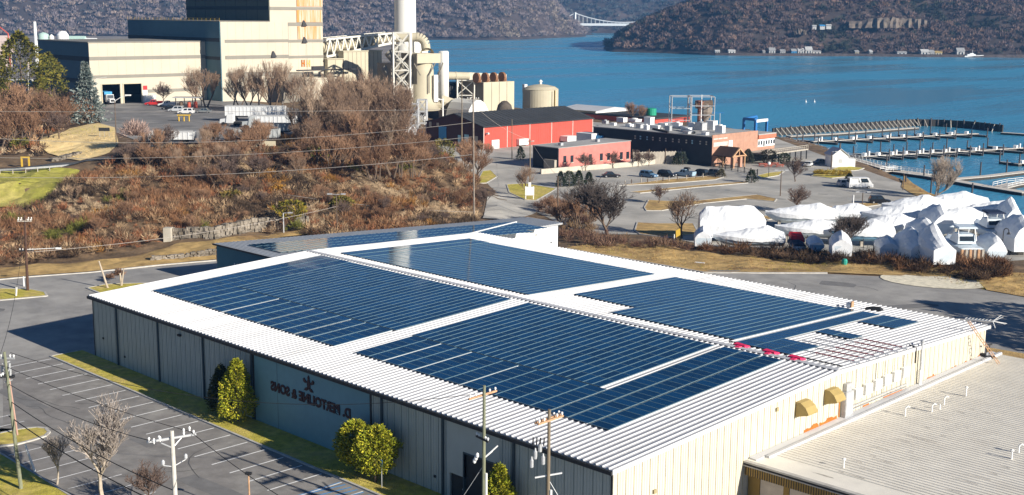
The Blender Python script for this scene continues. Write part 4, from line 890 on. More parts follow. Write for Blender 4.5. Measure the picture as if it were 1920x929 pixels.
# ================================================================== POLES AND WIRES IN FRONT
def utility_pole(name, label, base, top, r=.16, mt=None, arms=(), extra=None, cat='utility pole'):
    t = thing(name, label, cat, base); b = np.array(base, float); tp = np.array(top, float)
    mb = MB(); mb.cyl(b-np.array((0, 0, .3)), tp, r, r*.68, 10); mb.build('pole', mt or m_wood, t)
    for (dz, L, a, m_, off) in arms:
        c = tp+(b-tp)*(dz/np.linalg.norm(tp-b)); d = np.array((math.cos(R(a)), math.sin(R(a)), 0)); n_ = np.array((-d[1], d[0], 0))*off
        mb = MB(); mb.beam(c-d*L/2+n_, c+d*L/2+n_, .11, .14); am = mb.build('crossarm', m_, t)
        for k in (-.45, -.25, .25, .45):
            q = c+d*L*k+n_+np.array((0, 0, .07)); mb = MB(); mb.lathe(tuple(q), [(.03, 0), (.06, .06), (.06, .12), (.09, .14), (.05, .24)], 8); mb.build('insulator', m_white, am)
    return t
P1b = up(40, 918); P1t = up(8, 660, 11.2)
t1 = utility_pole('utility_pole', 'green weathered utility pole leaning at the roadside lawn, foreground left corner', tuple(P1b), tuple(P1t), .17, m_woodgr, [(.55, 1.5, 40, m_galv, .12), (1.9, 1.6, 130, m_trimdk, .14)])
for k, (dz, dx) in enumerate(((1.4, .45), (1.75, -.4), (1.9, .5))):
    c = P1t+np.array((dx, dx*.3, -dz)); mb = MB(); mb.cyl(c, c+np.array((0, .05, .5)), .09, None, 8); mb.build('cutout', m_galv, t1)
for k in range(4): c = P1t+np.array((-.1+.08*k, -.2, -1.0-.5*k)); mb = MB(); mb.cyl(c, c+np.array((.35, .5, .2)), .05, None, 6); mb.build('bracket', m_alu, t1)
P2b = np.array((57.93, -23.77, 0)); P2t = np.array((57.4, -23.6, 11.0)); P2b = P2b+np.array((.5, 0, 0)); P2t = up(322, 808, 11)
t2 = utility_pole('utility_pole', 'pale grey concrete-white utility pole with insulator laden crossarms over the car park', tuple(P2t+np.array((.35, -.1, -11))), tuple(P2t), .2, mat('bleached_wood', (.55, .52, .46), .9, .15, 2), [(.55, 3.3, 75, m_galv, .15)])
for k in (-1.5, -1.0, 1.0, 1.5):
    c = P2t+np.array((k*-.17, k*.98, -.5)); mb = MB(); mb.lathe(tuple(c), [(.03, 0), (.06, .08), (.06, .2), (.08, .22), (.08, .32), (.03, .4)], 8); mb.build('insulator', m_white, t2)
for k in (-.9, .9):
    c = P2t+np.array((0, 0, -1.2)); e = P2t+np.array((-.15*k, k, -.6)); mb = MB(); mb.cyl(c, e, .05, None, 6); mb.build('brace', m_galv, t2)
for k in (-.8, .9):
    c = P2t+np.array((0, 0, -2.5)); e = P2t+np.array((.1, k*1.0, -2.2)); mb = MB(); mb.cyl(c, e, .035, None, 5); mb.lathe(tuple(e), [(.05, 0), (.12, .1), (.12, .3), (.04, .4)], 8); mb.build('street_light_arm', m_alu, t2)
P3b = np.array((67.46, -4.1, 0.)); P3t = up(908, 723, 12)
t3 = utility_pole('utility_pole', 'wooden utility pole with pale crossarm before the dark garage door', tuple(P3b), tuple(P3t), .16, m_woodgr, [(.75, 2.9, 92, m_woodpale, .14), (4.0, 1.6, 170, m_trimdk, .14)])
c = P3t+np.array((0, 0, -5.5))
for e in ((.35, .5, .5), (.6, .8, .9)): mb = MB(); mb.cyl(c, c+np.array(e), .06, None, 6); mb.build('bracket', m_white, t3)
for k in range(3): c = P3t+np.array((-.35-.15*k, -.35, -5.5-.25*k)); mb = MB(); mb.lathe(tuple(c), [(.05, 0), (.12, .1), (.12, .3), (.05, .4)], 8); mb.build('insulator', m_white, t3)
mb = MB(); mb.cyl(P3b+np.array((.16, .12, 0)), P3b+np.array((.16, .12, 5.4)), .09, None, 8); mb.build('riser_pipe', m_white, t3)
P4b = np.array((74.54, -4.81, 0.)); P4t = up(1030, 768, 12)
t4 = utility_pole('utility_pole', 'wooden utility pole with double crossarm and white transformers near the warehouse corner', tuple(P4b), tuple(P4t), .16, m_wood, [(.7, 2.6, 92, m_woodpale, .14), (.72, 2.6, 92, m_woodpale, -.14)])
for k, (dx, dy, dz) in enumerate(((-.75, -.55, -3.6), (-.55, -.3, -3.1), (-.9, -.75, -4.2), (-.2, -.35, -3.9))):
    c = P4t+np.array((dx, dy, dz)); mb = MB(); mb.lathe(tuple(c), [(.1, 0), (.14, .05), (.14, .55), (.08, .62), (.05, .8)], 9); mb.build('transformer', m_galv, t4)
for k in range(4): c = P4t+np.array((-.3-.2*k, -.2-.15*k, -2.6)); mb = MB(); mb.cyl(c, c+np.array((.05, 0, .55)), .05, None, 6); mb.build('cutout', m_trimdk, t4)
mb = MB(); c = P4t+np.array((-.2, -.2, -4.75)); mb.beam(c-np.array((.5, .4, .15)), c+np.array((.9, .8, .25)), .1, .1); mb.build('crossarm', m_white, t4)
mb = MB(); mb.cyl(P4b+np.array((.17, .13, 0)), P4b+np.array((.17, .13, 6.3)), .09, None, 8); mb.build('riser_pipe', m_white, t4)
P5b = up(52, 546); P5t = np.array((P5b[0]-.1, P5b[1]+.1, 10.9)); P5t = onp(46, 404, P5b, YAW*57.2958-90)
t5 = utility_pole('utility_pole', 'dark brown utility pole standing on the grass island by the drive', tuple(P5b), tuple(P5t), .2, mat('creosote_wood', (.09, .05, .035), .9, .3, 2), [(.6, 1.9, 50, m_woodgrey, .15), (.8, 1.9, 50, m_woodgrey, -.15), (5.0, 2.0, 44, m_trimdk, .15)])
mb = MB(); mb.tube([P5t+np.array((0, 0, -4.8)), P5t+np.array((2.6, 2.6, -4.6)), P5t+np.array((3.0, 3.0, -4.5))], .05, 6); mb.obox(tuple(P5t+np.array((3.1, 3.1, -4.7))), .7, .35, .2, 45); mb.build('street_light_arm', m_white, t5)
def wire(a, b, sag, r, m, label, cat='cable', name='overhead_wire', group=None):
    a, b = np.array(a, float), np.array(b, float); mb = MB(); n = 22
    pts = [a+(b-a)*k/n-np.array((0, 0, sag*4*(k/n)*(1-k/n))) for k in range(n+1)]
    mb.tube(pts, r, 5); return one(name, mb, m, label, cat, tuple(a), group)
q2 = P2t; gw = 'overhead wires of the foreground line'
wire(P1t+np.array((.2, .4, -.1)), P3t+np.array((-.5, -.9, -.6)), 2.2, .022, m_wire, 'black wire sagging over the parking bays from left pole to garage-door pole', group=gw)
wire(P1t+np.array((0, 0, -1.2)), q2+np.array((0, 1.4, -.4)), .35, .022, m_wire, 'black wire between left roadside pole and pale pole, upper one', group=gw)
wire(P1t+np.array((0, 0, -2.6)), q2+np.array((0, -1.4, -.4)), .5, .026, m_wire, 'twisted black cable between left roadside pole and pale pole, middle one', group=gw)
wire(P1t+np.array((0, 0, -4.0)), q2+np.array((0, 0, -4.2)), .5, .035, m_wire, 'thick black cable low between left roadside pole and pale pole', group=gw)
wire(P1t+np.array((0, 0, -5.4)), q2+np.array((0, 0, -5.6)), .5, .045, m_wire, 'lowest thick black cable beside the bare foreground tree', group=gw)
wire(q2+np.array((0, 1.4, -.4)), np.array((92, -26, 11.5)), 1.2, .025, m_wire, 'black wire leaving the pale pole towards the lower right', group=gw)
wire(P1t+np.array((0, 0, -1.2)), np.array((10, -30, 11)), .6, .022, m_wire, 'black wire leaving the left roadside pole out of view', group=gw)
wire(P4t+np.array((0, 0, -5)), P4b+np.array((3.5, 2.6, 0)), .05, .02, m_galv, 'steel guy wire slanting down from the transformer pole', group=gw)
wire(P3t+np.array((0, 0, -6)), P3b+np.array((-3.0, -2.2, 0)), .05, .02, m_galv, 'steel guy wire slanting down from the garage-door pole', group=gw)
# small posts
mb = MB(); a = up(66, 886); mb.cyl(a, a+np.array((-1.0, -.3, 2.3)), .1, .09, 8); one('guard_post', mb, m_white, 'white leaning guard post on the lawn edge by the parking bays', 'post')
mb = MB(); a = up(29, 855); mb.cyl(a, a+np.array((-.1, 0, .9)), .09, None, 8); one('guard_post', mb, m_white, 'short white post standing below the small parking island', 'post')
t = thing('pipe_post', 'slim reddish pole rising from the small parking island', 'pole', up(33, 818)); mb = MB(); b0 = up(33, 818); mb.cyl(b0, b0+np.array((-.5, -.2, 5.6)), .09, .07, 8); mb.build('pole', mat('reddish_pole', (.45, .28, .22), .8), t); mb = MB(); mb.obox(tuple(b0+np.array((-.5, -.2, 5.5))), 1.0, .3, .25, 40); mb.build('bracket', m_trimdk, t)
mb = MB(); a = up(30, 556); mb.cyl(a, a+np.array((.1, .1, 1.3)), .13, None, 8); one('guard_post', mb, m_white, 'short white post on the drive island beside the brown pole', 'post')
mb = MB(); a = up(45, 537); mb.cyl(a, a+np.array((0, 0, 1.4)), .1, None, 8); one('guard_post', mb, m_white, 'thin white marker post standing on the drive behind the brown pole', 'post')
t = thing('sign_post', 'blue accessible parking sign on a thin post at the kerb lawn', 'sign', up(716, 916)); b0 = up(716, 916); mb = MB(); mb.cyl(b0, b0+np.array((0, 0, 2.5)), .035, None, 6); mb.build('post', m_galv, t); mb = MB(); mb.obox(tuple(b0+np.array((0, -.05, 1.9))), .32, .03, .55, 0); mb.build('sign_plate', m_bluepaint, t)
t = thing('lamp_post', 'short lamp post with small twin head in the foreground car park', 'lamp', (63.5, -16.9, 0)); b0 = up(466, 890, 3.4); t.location = (b0[0], b0[1], 0); mb = MB(); mb.cyl((b0[0], b0[1], 0), b0, .08, .06, 8); mb.build('post', m_woodpale, t); mb = MB(); mb.obox((b0[0], b0[1], b0[2]), .5, .25, .18, 30); mb.build('lamp_head', m_trimdk, t)
# ================================================================== TREES IN FRONT
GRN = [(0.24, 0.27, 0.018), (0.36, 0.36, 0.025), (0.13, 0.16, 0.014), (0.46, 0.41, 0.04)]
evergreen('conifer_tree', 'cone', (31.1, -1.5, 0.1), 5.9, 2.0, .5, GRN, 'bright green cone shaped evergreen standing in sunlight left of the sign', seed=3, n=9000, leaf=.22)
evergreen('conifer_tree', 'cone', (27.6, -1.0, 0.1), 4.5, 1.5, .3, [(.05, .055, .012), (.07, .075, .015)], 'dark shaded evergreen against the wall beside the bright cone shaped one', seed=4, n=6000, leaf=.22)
evergreen('round_tree', 'round', (49.6, -1.9, 0.1), 4.3, 1.6, .8, GRN, 'round clipped evergreen tree behind the parking sign tree, left of the pair', seed=5, n=8000, leaf=.22)
evergreen('round_tree', 'round', (52.6, -2.2, 0.1), 4.6, 1.85, .9, GRN, 'fuller round evergreen tree beside the blue parking sign, right of the pair', seed=6, n=9000, leaf=.22)
evergreen('conifer_tree', 'cone', (66.6, -1.6, 0.1), 4.9, 1.6, .4, GRN, 'yellow green bush topped evergreen at the bottom edge between two utility poles', seed=8, n=8000, leaf=.22)
a = up(205, 940, 0); bare_tree('thin', (a[0]+1.0, a[1]-.9, 0), 8.6, 'tall pale bare tree spreading over the parking bays', rzv=.6, wide=1.15)
a = up(265, 935, 0); bare_tree('round', (a[0]+2.2, a[1]-.6, 0), 4.0, 'low bare tree right of the tall pale one in the car park', rzv=2)
a = up(120, 905, 0); bare_tree('thin', (a[0], a[1]-.6, 0), 4.6, 'scrubby grey bare tree beside the roadside lawn', rzv=4)
# stumps and clipped shrubs on the end island
a = up(202, 541); mb = MB(); mb.cyl(a, a+np.array((-.8, -.7, 3.9)), .17, .1, 8); one('dead_trunk', mb, m_barkwh, 'pale dead trunk leaning left on the drive end island', 'tree trunk')
a = up(228, 537); mb = MB(); mb.cyl(a, a+np.array((-.1, -.1, 1.9)), .16, .12, 7); mb.cyl(a, a+np.array((.35, .3, 2.6)), .13, .08, 7); one('dead_trunk', mb, m_barkwh, 'pale forked dead trunk on the drive end island', 'tree trunk')
for i, (px, py, r_) in enumerate([(206, 529, .8), (223, 527, 1.15)]):
    a = up(px, py); V, c_ = spray(np.array([a+np.array((0, 0, r_*.75))]), np.array([r_]), 420, np.array([(.2, .12, .08)]), (.3, .5), .05, .2)
    o = np_mesh('clipped_shrub', V, 3, m_twig, c_); me = o.data; me.transform(Matrix.Translation(-Vector(a))); o.location = a; tag(o, ['smaller brown ball shaped shrub on the drive end island', 'larger brown ball shaped shrub on the drive end island'][i], 'shrub')
# ================================================================== THE POWER PLANT
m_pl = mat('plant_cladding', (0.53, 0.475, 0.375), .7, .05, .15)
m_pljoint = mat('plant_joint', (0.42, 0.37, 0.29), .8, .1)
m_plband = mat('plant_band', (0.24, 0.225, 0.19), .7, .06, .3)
m_plshade = mat('plant_shaded_cladding', (0.075, 0.15, 0.185), .7, .06, .3)  # darker copy of the cladding: shade painted into the sunless faces
m_plshadeband = mat('plant_shaded_band', (0.018, 0.026, 0.034), .7, .06, .3)  # bands of the sunless faces, their shade put into the colour
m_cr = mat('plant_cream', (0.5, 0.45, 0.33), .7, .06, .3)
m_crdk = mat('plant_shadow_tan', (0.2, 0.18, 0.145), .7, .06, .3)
m_stackw = mat('stack_white', (0.72, 0.71, 0.66), .7, .05, .1)
m_orange = mat('rust_bleed', (0.62, 0.36, 0.13), .8, .25, .12)
PA = 86.0; e1 = np.array([math.cos(R(PA)), math.sin(R(PA)), 0]); e2 = np.array([-e1[1], e1[0], 0])
class Fac:                                # a facade: origin P0, running along angle a; pixel -> (s, z) on it
    def __init__(s, P0, a): s.P0 = np.array(P0, float); s.a = a; s.d = np.array([math.cos(R(a)), math.sin(R(a)), 0])
    def sz(s, px, py): q = onp(px, py, s.P0, s.a); return (q-s.P0)@s.d, q[2]
def frame_mb(P0, a): return MB(ang=a, org=(P0[0], P0[1], 0))
# --- low receiving hall (hollow: two open truck doors lead into its dark interior)
C1 = up(172, 197, ZP); F1 = Fac(C1, PA); Lh = F1.sz(390, 190)[0]; zt1 = F1.sz(172, 81)[1]
dpt = 42.0
hall = thing('receiving_hall', 'low wide cream hall of the plant with two open black truck doors', 'industrial building', tuple(C1))
d1a, dz1 = F1.sz(191, 159); d1b = F1.sz(224.5, 159)[0]; d2a, _ = F1.sz(231.5, 158); d2b, dz2 = F1.sz(264.5, 157)
zb0 = F1.sz(172, 147)[1]
mb = frame_mb(C1, PA)
mb.box(0, d1a, 0, .4, ZP-1, zt1); mb.box(d1b, d2a, 0, .4, ZP-1, zt1); mb.box(d2b, Lh, 0, .4, ZP-1, zt1); mb.box(d1a, d1b, 0, .4, dz1, zt1); mb.box(d2a, d2b, 0, .4, dz2, zt1)
for (ya, yb) in ((107, 113.5), (142, 148)):
    za, zb = F1.sz(172, yb)[1], F1.sz(172, ya)[1]; mb.box(-.02, Lh, -.12, -.003, za, zb, 1)
mb.box(d2b+1.5, Lh, -.1, -.003, F1.sz(172, 178)[1], F1.sz(172, 172)[1], 1)
for s_ in np.arange(3, Lh, 3.05): mb.box(s_, s_+.09, -.02, -.003, zb0+.5, zt1-.05, 2)
mb.build('front_wall', [m_pl, m_plband, m_pljoint], hall)
mb = frame_mb(C1, PA); mb.box(0, .4, .4, dpt, ZP-1, zt1)
for (ya, yb) in ((107, 116), (150, 158)): mb.box(-.12, -.003, 0, dpt, F1.sz(172, yb)[1], F1.sz(172, ya)[1], 1)
mb.build('end_wall', [m_plshade, m_plshadeband], hall)
mb = frame_mb(C1, PA); mb.box(-.3, Lh, -.2, dpt, zt1, zt1+.35); mb.build('roof', m_plband, hall)
mb = frame_mb(C1, PA); mb.box(.4, Lh, dpt-.4, dpt, ZP-1, zt1); mb.box(Lh-.4, Lh, .4, dpt-.4, ZP-1, zt1); mb.box(.42, Lh-.42, .45, dpt-.42, ZP+.055, ZP+.07); mb.box(.402, .45, .42, dpt-.42, ZP, zt1-.1); mb.build('interior', m_black, hall)  # black lining paints in the darkness of the deep hall
for a, b, zt in ((d1a, d1b, dz1), (d2a, d2b, dz2)):
    mb = frame_mb(C1, PA); mb.box(a-.35, a-.01, -.2, -.003, ZP, zt+.2); mb.box(b+.01, b+.35, -.2, -.003, ZP, zt+.2); mb.box(a, b, -.2, -.003, zt+.01, zt+.25); mb.build('door_frame', m_cr, hall)
sA, zA = F1.sz(272, 165); mb = frame_mb(C1, PA); mb.box(sA-.7, sA+.7, -.15, -.003, zA-.7, zA+.7); mb.build('red_sign', mat('red_plate', (.6, .03, .03), .6), hall)
sA, zA = F1.sz(271, 176); mb = frame_mb(C1, PA); mb.box(sA-1, sA+1, -.15, -.003, zA-1.2, zA+1.2); mb.build('notice_board', m_white, hall)
sA, zA = F1.sz(275, 186); mb = frame_mb(C1, PA); mb.box(sA-1.6, sA+2.6, -1.5, -.01, ZP, ZP+2.4); mb.build('lean_to', m_white, hall)
# --- main block and boiler tower
C1e = C1+e1*Lh
q = up(422, 206, ZP); n_ = np.array([math.cos(R(PA+90)), math.sin(R(PA+90)), 0])
def onl(px, P0, a): return onp(px, 300, P0, a)
C2 = onl(422, C1e, PA+90); F2 = Fac(C2, PA); L2 = F2.sz(606, 100)[0]; z2 = F2.sz(422, 41)[1]
FL2 = Fac(C2, PA+90); dL = FL2.sz(222, 50)[0]; dL = min(max(dL, 30), 70)
blk = thing('boiler_house', 'tall cream boiler house with grey bands, shaded side wall and rust stains', 'industrial building', tuple(C2*np.array((1, 1, 0))+np.array((0, 0, ZP))))
mb = frame_mb(C2, PA); mb.box(0, L2, 0, dL, ZP-1, z2)
for ya, yb, xa, xb in ((75, 80.5, 422, 541), (105, 111.5, 422, 541), (137, 145, 422, 541), (42.5, 49, 541, 606), (75, 80, 541, 606), (105, 110, 541, 606), (139, 146, 541, 600), (166, 175, 422, 600)):
    xa_ = F2.sz(xa, 90)[0]; xb_ = F2.sz(xb, 90)[0]; mb.box(xa_-.02, xb_-.02, -.15, -.003, F2.sz(xa, yb)[1], F2.sz(xa, ya)[1], 1)
for px in (541, 575): s_ = F2.sz(px, 90)[0]; mb.box(s_, s_+.08, -.06, -.003, ZP+6, z2-.2, 1)

for s_ in np.arange(2.5, L2-.5, 3.0): mb.box(s_, s_+.09, -.02, -.003, ZP+1, z2-.1, 2)
mb.build('front_wall', [m_pl, m_plband, m_pljoint], blk)
mb = frame_mb(C2, PA); mb.box(-.3, -.003, .05, dL, ZP-1, z2-.05)
mb.build('side_wall', m_plshade, blk)
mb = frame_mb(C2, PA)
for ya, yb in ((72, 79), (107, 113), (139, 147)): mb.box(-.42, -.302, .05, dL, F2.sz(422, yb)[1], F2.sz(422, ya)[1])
mb.build('side_band', m_plshadeband, blk)
mb = frame_mb(C2, PA); mb.box(-.4, F2.sz(506, 40)[0], -.2, dL+.2, z2, z2+.25); 
mb.build('roof', m_plband, blk)
mb = frame_mb(C2, PA)
for k in range(24):
    y_ = dL*k/23; mb.cyl((-.3, y_, z2), (-.3, y_, z2+1.1), .05, None, 4)
mb.beam((-.3, 0, z2+1.1), (-.3, dL, z2+1.1), .07); mb.beam((-.3, 0, z2+.6), (-.3, dL, z2+.6), .07); mb.build('railing', m_yellow, blk)
s0 = F2.sz(506, 30)[0]; dT = 50.0; CT = C2+e1*s0; FT = Fac(CT, PA+90); dT = min(max(FT.sz(348, 25)[0], 25), 60); zT = 78.0
mb = frame_mb(CT, PA); mb.box(0, L2-s0-.02, .02, dT, z2-.5, zT)
for ya, yb in ((13, 19),): mb.box(F2.sz(506, 16)[0]-s0, L2-s0-.02, -.13, .015, F2.sz(506, yb)[1], F2.sz(506, ya)[1], 1)
for zz in (z2+18, z2+26, z2+34): mb.box(0, L2-s0, -.13, .015, zz, zz+1.3, 1)
mb.build('tower', [m_pl, m_plband], blk)
mb = frame_mb(CT, PA); mb.box(-.3, -.003, .05, dT, z2+.3, zT-.1); mb.box(-.4, -.303, .05, dT, F2.sz(506, 17)[1]-.3, F2.sz(506, 12)[1], 1)
for k in range(1, 8): mb.box(-.34, -.302, dT*k/8, dT*k/8+.2, z2+.3, zT-1, 1)
mb.build('tower_side', [mat('tower_shaded_cladding', (.075, .085, .07), .7, .08, .3), m_plshadeband], blk)  # sunless tower side, shade painted into its cladding colour
m_stain = mat('rust_stained_cladding', (0.53, 0.475, 0.375), .7, .06, .3, col2=(0.6, 0.25, 0.06), c2lo=.42, c2hi=.6, c2scale=.55, stretch=(3.5, 3.5, .12))
for pa, pb, ya, yb in ((556, 603, -60, 12.4), (556, 603, 19.5, 42), (558, 600, 49.5, 74)):
    a, zb = F2.sz(pa, yb); b, zt = F2.sz(pb, ya); mb = frame_mb(C2, PA); mb.face([(a, -.19, zb), (b, -.19, zb), (b, -.19, zt), (a, -.19, zt)]); mb.build('stained_panel', m_stain, blk)
for px, py in ((512, 103), (569, 45), (570, 76)):
    s_, z_ = F2.sz(px, py); mb = frame_mb(C2, PA); mb.hexa([(s_-1, -.9, z_-.8), (s_+1, -.9, z_-.8), (s_+1, -.16, z_-.8), (s_-1, -.16, z_-.8)], [(s_-.4, -.4, z_+.9), (s_+.3, -.4, z_+.9), (s_+.3, -.16, z_+1.2), (s_-.4, -.16, z_+1.2)]); mb.build('vent_hood', m_trimdk, blk)
for px, m_ in ((568, m_rust), (578, m_orange)):
    s_, z_ = F2.sz(px, 119); mb = frame_mb(C2, PA); mb.box(s_-.7, s_-.25, -.22, -.16, z_-1.2, z_+1.2); mb.box(s_+.25, s_+.7, -.22, -.16, z_-1.2, z_+1.2); mb.box(s_-.3, s_+.3, -.22, -.165, z_-.25, z_+.25); mb.build('louver', m_, blk)
# dark annex door recess and lower lit annexes right of the block
def simple_block(name, label, P0, a, length, depth, z0, z1, mats, seams=0, roofm=None, cat='industrial building', seam_w=.12):
    t = thing(name, label, cat, (P0[0], P0[1], z0)); mb = frame_mb(P0, a); mb.box(0, length, 0, depth, z0, z1)
    if seams:
        for k in range(1, seams): s_ = length*k/seams; mb.box(s_, s_+seam_w, -.06, -.003, z0, z1-.1, 1)
    mb.build('wall', mats, t); mb = frame_mb(P0, a); mb.box(-.3, length+.3, -.3, depth+.3, z1, z1+.35); mb.build('roof', roofm or mats[0], t); return t
Pq = C2+e1*(F2.sz(541, 150)[0])-e2*5; Fq = Fac(Pq, PA); simple_block('ash_annex', 'low cream annex in front of the boiler house behind bare trees', Pq, PA, Fq.sz(641, 140)[0], 5, 4, Fq.sz(560, 150)[1], [m_pl, m_plband], 7)
Pw = Pq-e2*.1; s0_ = Fq.sz(532, 150)[0]
mb = frame_mb(Pq, PA); zz = Fq.sz(560, 133.5)[1]; mb.box(0, Fq.sz(664, 130)[0], -1.2, -.1, zz, zz+.4); mb.box(6, 11, -1.0, -.2, zz+.4, zz+1.5); one('conveyor_platform', mb, m_trimdk, 'thin dark walkway with machinery across the plant front wall', 'walkway')
mb = frame_mb(Pq-e2*3, PA); F_ = Fac(Pq-e2*3, PA); a_ = F_.sz(531, 160)[0]; b_ = F_.sz(567, 160)[0]; mb.box(a_, b_, 0, 2.9, ZP-2, F_.sz(540, 138)[1]); mb.box(a_-.2, b_+.2, -.2, 2.9, F_.sz(540, 138)[1], F_.sz(540, 138)[1]+.3); one('dark_bay', mb, m_crdk, 'dark brown tower bay projecting from the plant wall behind bare trees', 'industrial building')
Pa = C2+e1*(L2+.5)-e2*2; Fa = Fac(Pa, PA); La = Fa.sz(643, 130)[0]; simple_block('cream_annex', 'small cream plant block under the left foot of the conveyor truss', Pa, PA, La, 16, 4, Fa.sz(620, 112)[1], [m_cr, m_crdk], 2)
Pb = Pa+e1*La; Fb = Fac(Pb, PA); Lb = Fb.sz(716, 120)[0]; simple_block('filter_house', 'cream corrugated plant block below the conveyor truss', Pb+e1*.4, PA, Lb-.4, 22, 1, Fb.sz(680, 97)[1], [m_cr, m_crdk], 9)
# --- conveyor gallery: two steel trusses round a duct
cg = thing('conveyor_truss', 'white steel truss gallery carrying a duct from the boiler house to the chimney', 'conveyor', tuple(Pb))
Pc = Pa+e1*0.6+e2*4; Fc = Fac(Pc, PA)
s1_, zb1 = Fc.sz(636, 103); s2_, zb2 = Fc.sz(743, 79); _, zt1_ = Fc.sz(620, 74); _, zt2_ = Fc.sz(740, 62)
s1_ = Fc.sz(612, 103)[0]; zb1 = Fc.sz(640, 101)[1]-1.0
def chord(s, top): 
    t = (s-s1_)/(s2_-s1_); return (zt1_+(zt2_-zt1_)*t) if top else (zb1+(zb2-zb1)*t)
for yy in (0.0, 7.0):
    mb = frame_mb(Pc, PA); n = 10; ds = (s2_-s1_)/n
    mb.beam((s1_, yy, chord(s1_, 0)), (s2_, yy, chord(s2_, 0)), .75); mb.beam((s1_, yy, chord(s1_, 1)), (s2_, yy, chord(s2_, 1)), .6)
    for k in range(n):
        a = s1_+ds*k; mb.beam((a, yy, chord(a, 0)), (a+ds/2, yy, chord(a+ds/2, 1)), .42); mb.beam((a+ds/2, yy, chord(a+ds/2, 1)), (a+ds, yy, chord(a+ds, 0)), .42)
    mb.build('truss', m_steel, cg)
mb = frame_mb(Pc, PA)
for k in range(21):
    a = s1_+(s2_-s1_)*k/20; mb.beam((a, 0, chord(a, 1)), (a, 7, chord(a, 1)), .3); mb.beam((a, 0, chord(a, 0)), (a, 7, chord(a, 0)), .3)
mb.build('cross_beams', m_steel, cg)
mb = frame_mb(Pc, PA); h_ = lambda s: (chord(s, 0)+chord(s, 1))/2
mb.cyl((s1_, 3.5, h_(s1_)), (s2_, 3.5, h_(s2_)), 1.9, None, 16); 
for k in range(1, 20): a = s1_+(s2_-s1_)*k/20; mb.cyl((a-.12, 3.5, h_(a)), (a+.12, 3.5, h_(a)), 2.05, None, 16)
mb.build('duct', m_cr, cg)
mb = frame_mb(Pc, PA); a = Fc.sz(628, 105)[0]; z_ = chord(a, 0)
for k in (0, 2.5): mb.beam((a+k, 0, z_-3), (a+2.5+k, 0, z_), .5); mb.beam((a+2.5, 0, z_-4), (a, 0, z_), .5)
mb.build('support', m_steel, cg)
# --- chimney
DS = 452.0
ck = at(761, 182, DS); base = np.array((ck[0], ck[1], 0.0)); rS = 19.2*mpp(ck)
st = thing('chimney', 'tall plain off-white chimney rising out of the picture beside the river', 'chimney', (base[0], base[1], -1))
mb = MB(); mb.lathe((base[0], base[1], -1), [(rS*1.12, 0), (rS*1.05, 30), (rS, 60), (rS*.94, 86)], 36); mb.build('shaft', m_stackw, st, True)
zk = at(761, 77, DS-6)[2]; mb = MB(PA, (base[0], base[1], 0)); w_ = 4.2; mb.box(-.5, 5.4, -6, -3.6, zk-4.6, zk); mb.build('breeching_box', m_stackw, st)
# --- bent duct from the truss over to the scrubber
du = thing('flue_duct', 'big tan flue duct bending down from the truss into the scrubber top', 'duct', tuple(at(790, 95, DS-16)))
D0 = DS-16
pts = [at(742, 71, D0), at(765, 70, D0), at(782, 70, D0)]
for t in np.linspace(0, math.pi/2, 7)[1:]: pts.append(at(782+16*math.sin(t), 70+17*(1-math.cos(t))+0, D0))
pts.append(at(799, 96, D0)); pts.append(at(800, 101, D0-1)); rD = [8.6*mpp(pts[0])]*(len(pts)-1)+[14*mpp(pts[0])]
mb = MB(); mb.tube(pts, rD, 18); mb.cyl(pts[1], pts[1]+(pts[2]-pts[1])*.06, 9.4*mpp(pts[0]), None, 18); mb.cyl(pts[2], pts[2]+(pts[3]-pts[2])*.12, 9.4*mpp(pts[0]), None, 18); mb.build('duct_tube', m_cr, du, False)
# --- scrubber: collar box, round vessel, flared foot
Ps = up(786, 196, 1.5); Ps = at(783, 190, D0-8); Ps[2] = 0; Fs = Fac(Ps, PA)
sc = thing('scrubber', 'round cream scrubber vessel hung under a square collar beside the chimney', 'process vessel', (Ps[0], Ps[1], 0))
z0c, z1c = Fs.sz(800, 119)[1], Fs.sz(800, 101)[1]; Lc = Fs.sz(826, 110)[0]
mb = frame_mb(Ps, PA); mb.box(0, Lc, 0, 9, z0c, z1c); mb.box(-.05, Lc*.6, -.06, 9.05, z1c-.4, z1c+.1); mb.build('collar', m_cr, sc)
mb = frame_mb(Ps, PA); mb.box(-.15, -.003, .05, 9, z0c-7, z1c-.1); mb.build('collar_side', m_crdk, sc)
cx_ = Fs.sz(805, 150)[0]; rV = (Fs.sz(823, 150)[0]-Fs.sz(787, 150)[0])/2; z_b = Fs.sz(805, 186)[1]
mb = frame_mb(Ps, PA); mb.lathe((cx_, 4.2, 0), [(rV*1.5, max(z_b-4, .2)), (rV*1.02, z_b), (rV, z_b+1), (rV, z0c-3), (rV*.9, z0c)], 24); mb.build('vessel', m_cr, sc, True)
mb = frame_mb(Ps, PA)
for s in (-1, 1): mb.beam((cx_+s*rV*.95, -.2, z0c-4), (cx_+s*rV*1.5, .3, z0c), .3)
mb.tube([(cx_+2.2, -.4, z0c), (cx_-.6, -.6, z0c-4), (cx_-.6, -.6, z_b+2)], .22, 6); mb.build('pipework', m_crdk, sc)
mb = frame_mb(Ps, PA); mb.box(cx_+rV*.35, cx_+rV*.75, -.9, -.2, z_b-1, z0c-4); mb.build('stairwell_shaft', m_white, sc)
Pw = at(832, 150, D0+14); mb = MB(); z1_, z0_ = at(832, 98, D0+14)[2], 0; rW = 9.5*mpp(Pw); mb.lathe((Pw[0], Pw[1], 0), [(rW, 0), (rW, z1_), (rW*.85, z1_+.4)], 24); one('white_silo', mb, m_stackw, 'plain white silo behind the scrubber at the water', 'silo', smooth=True)
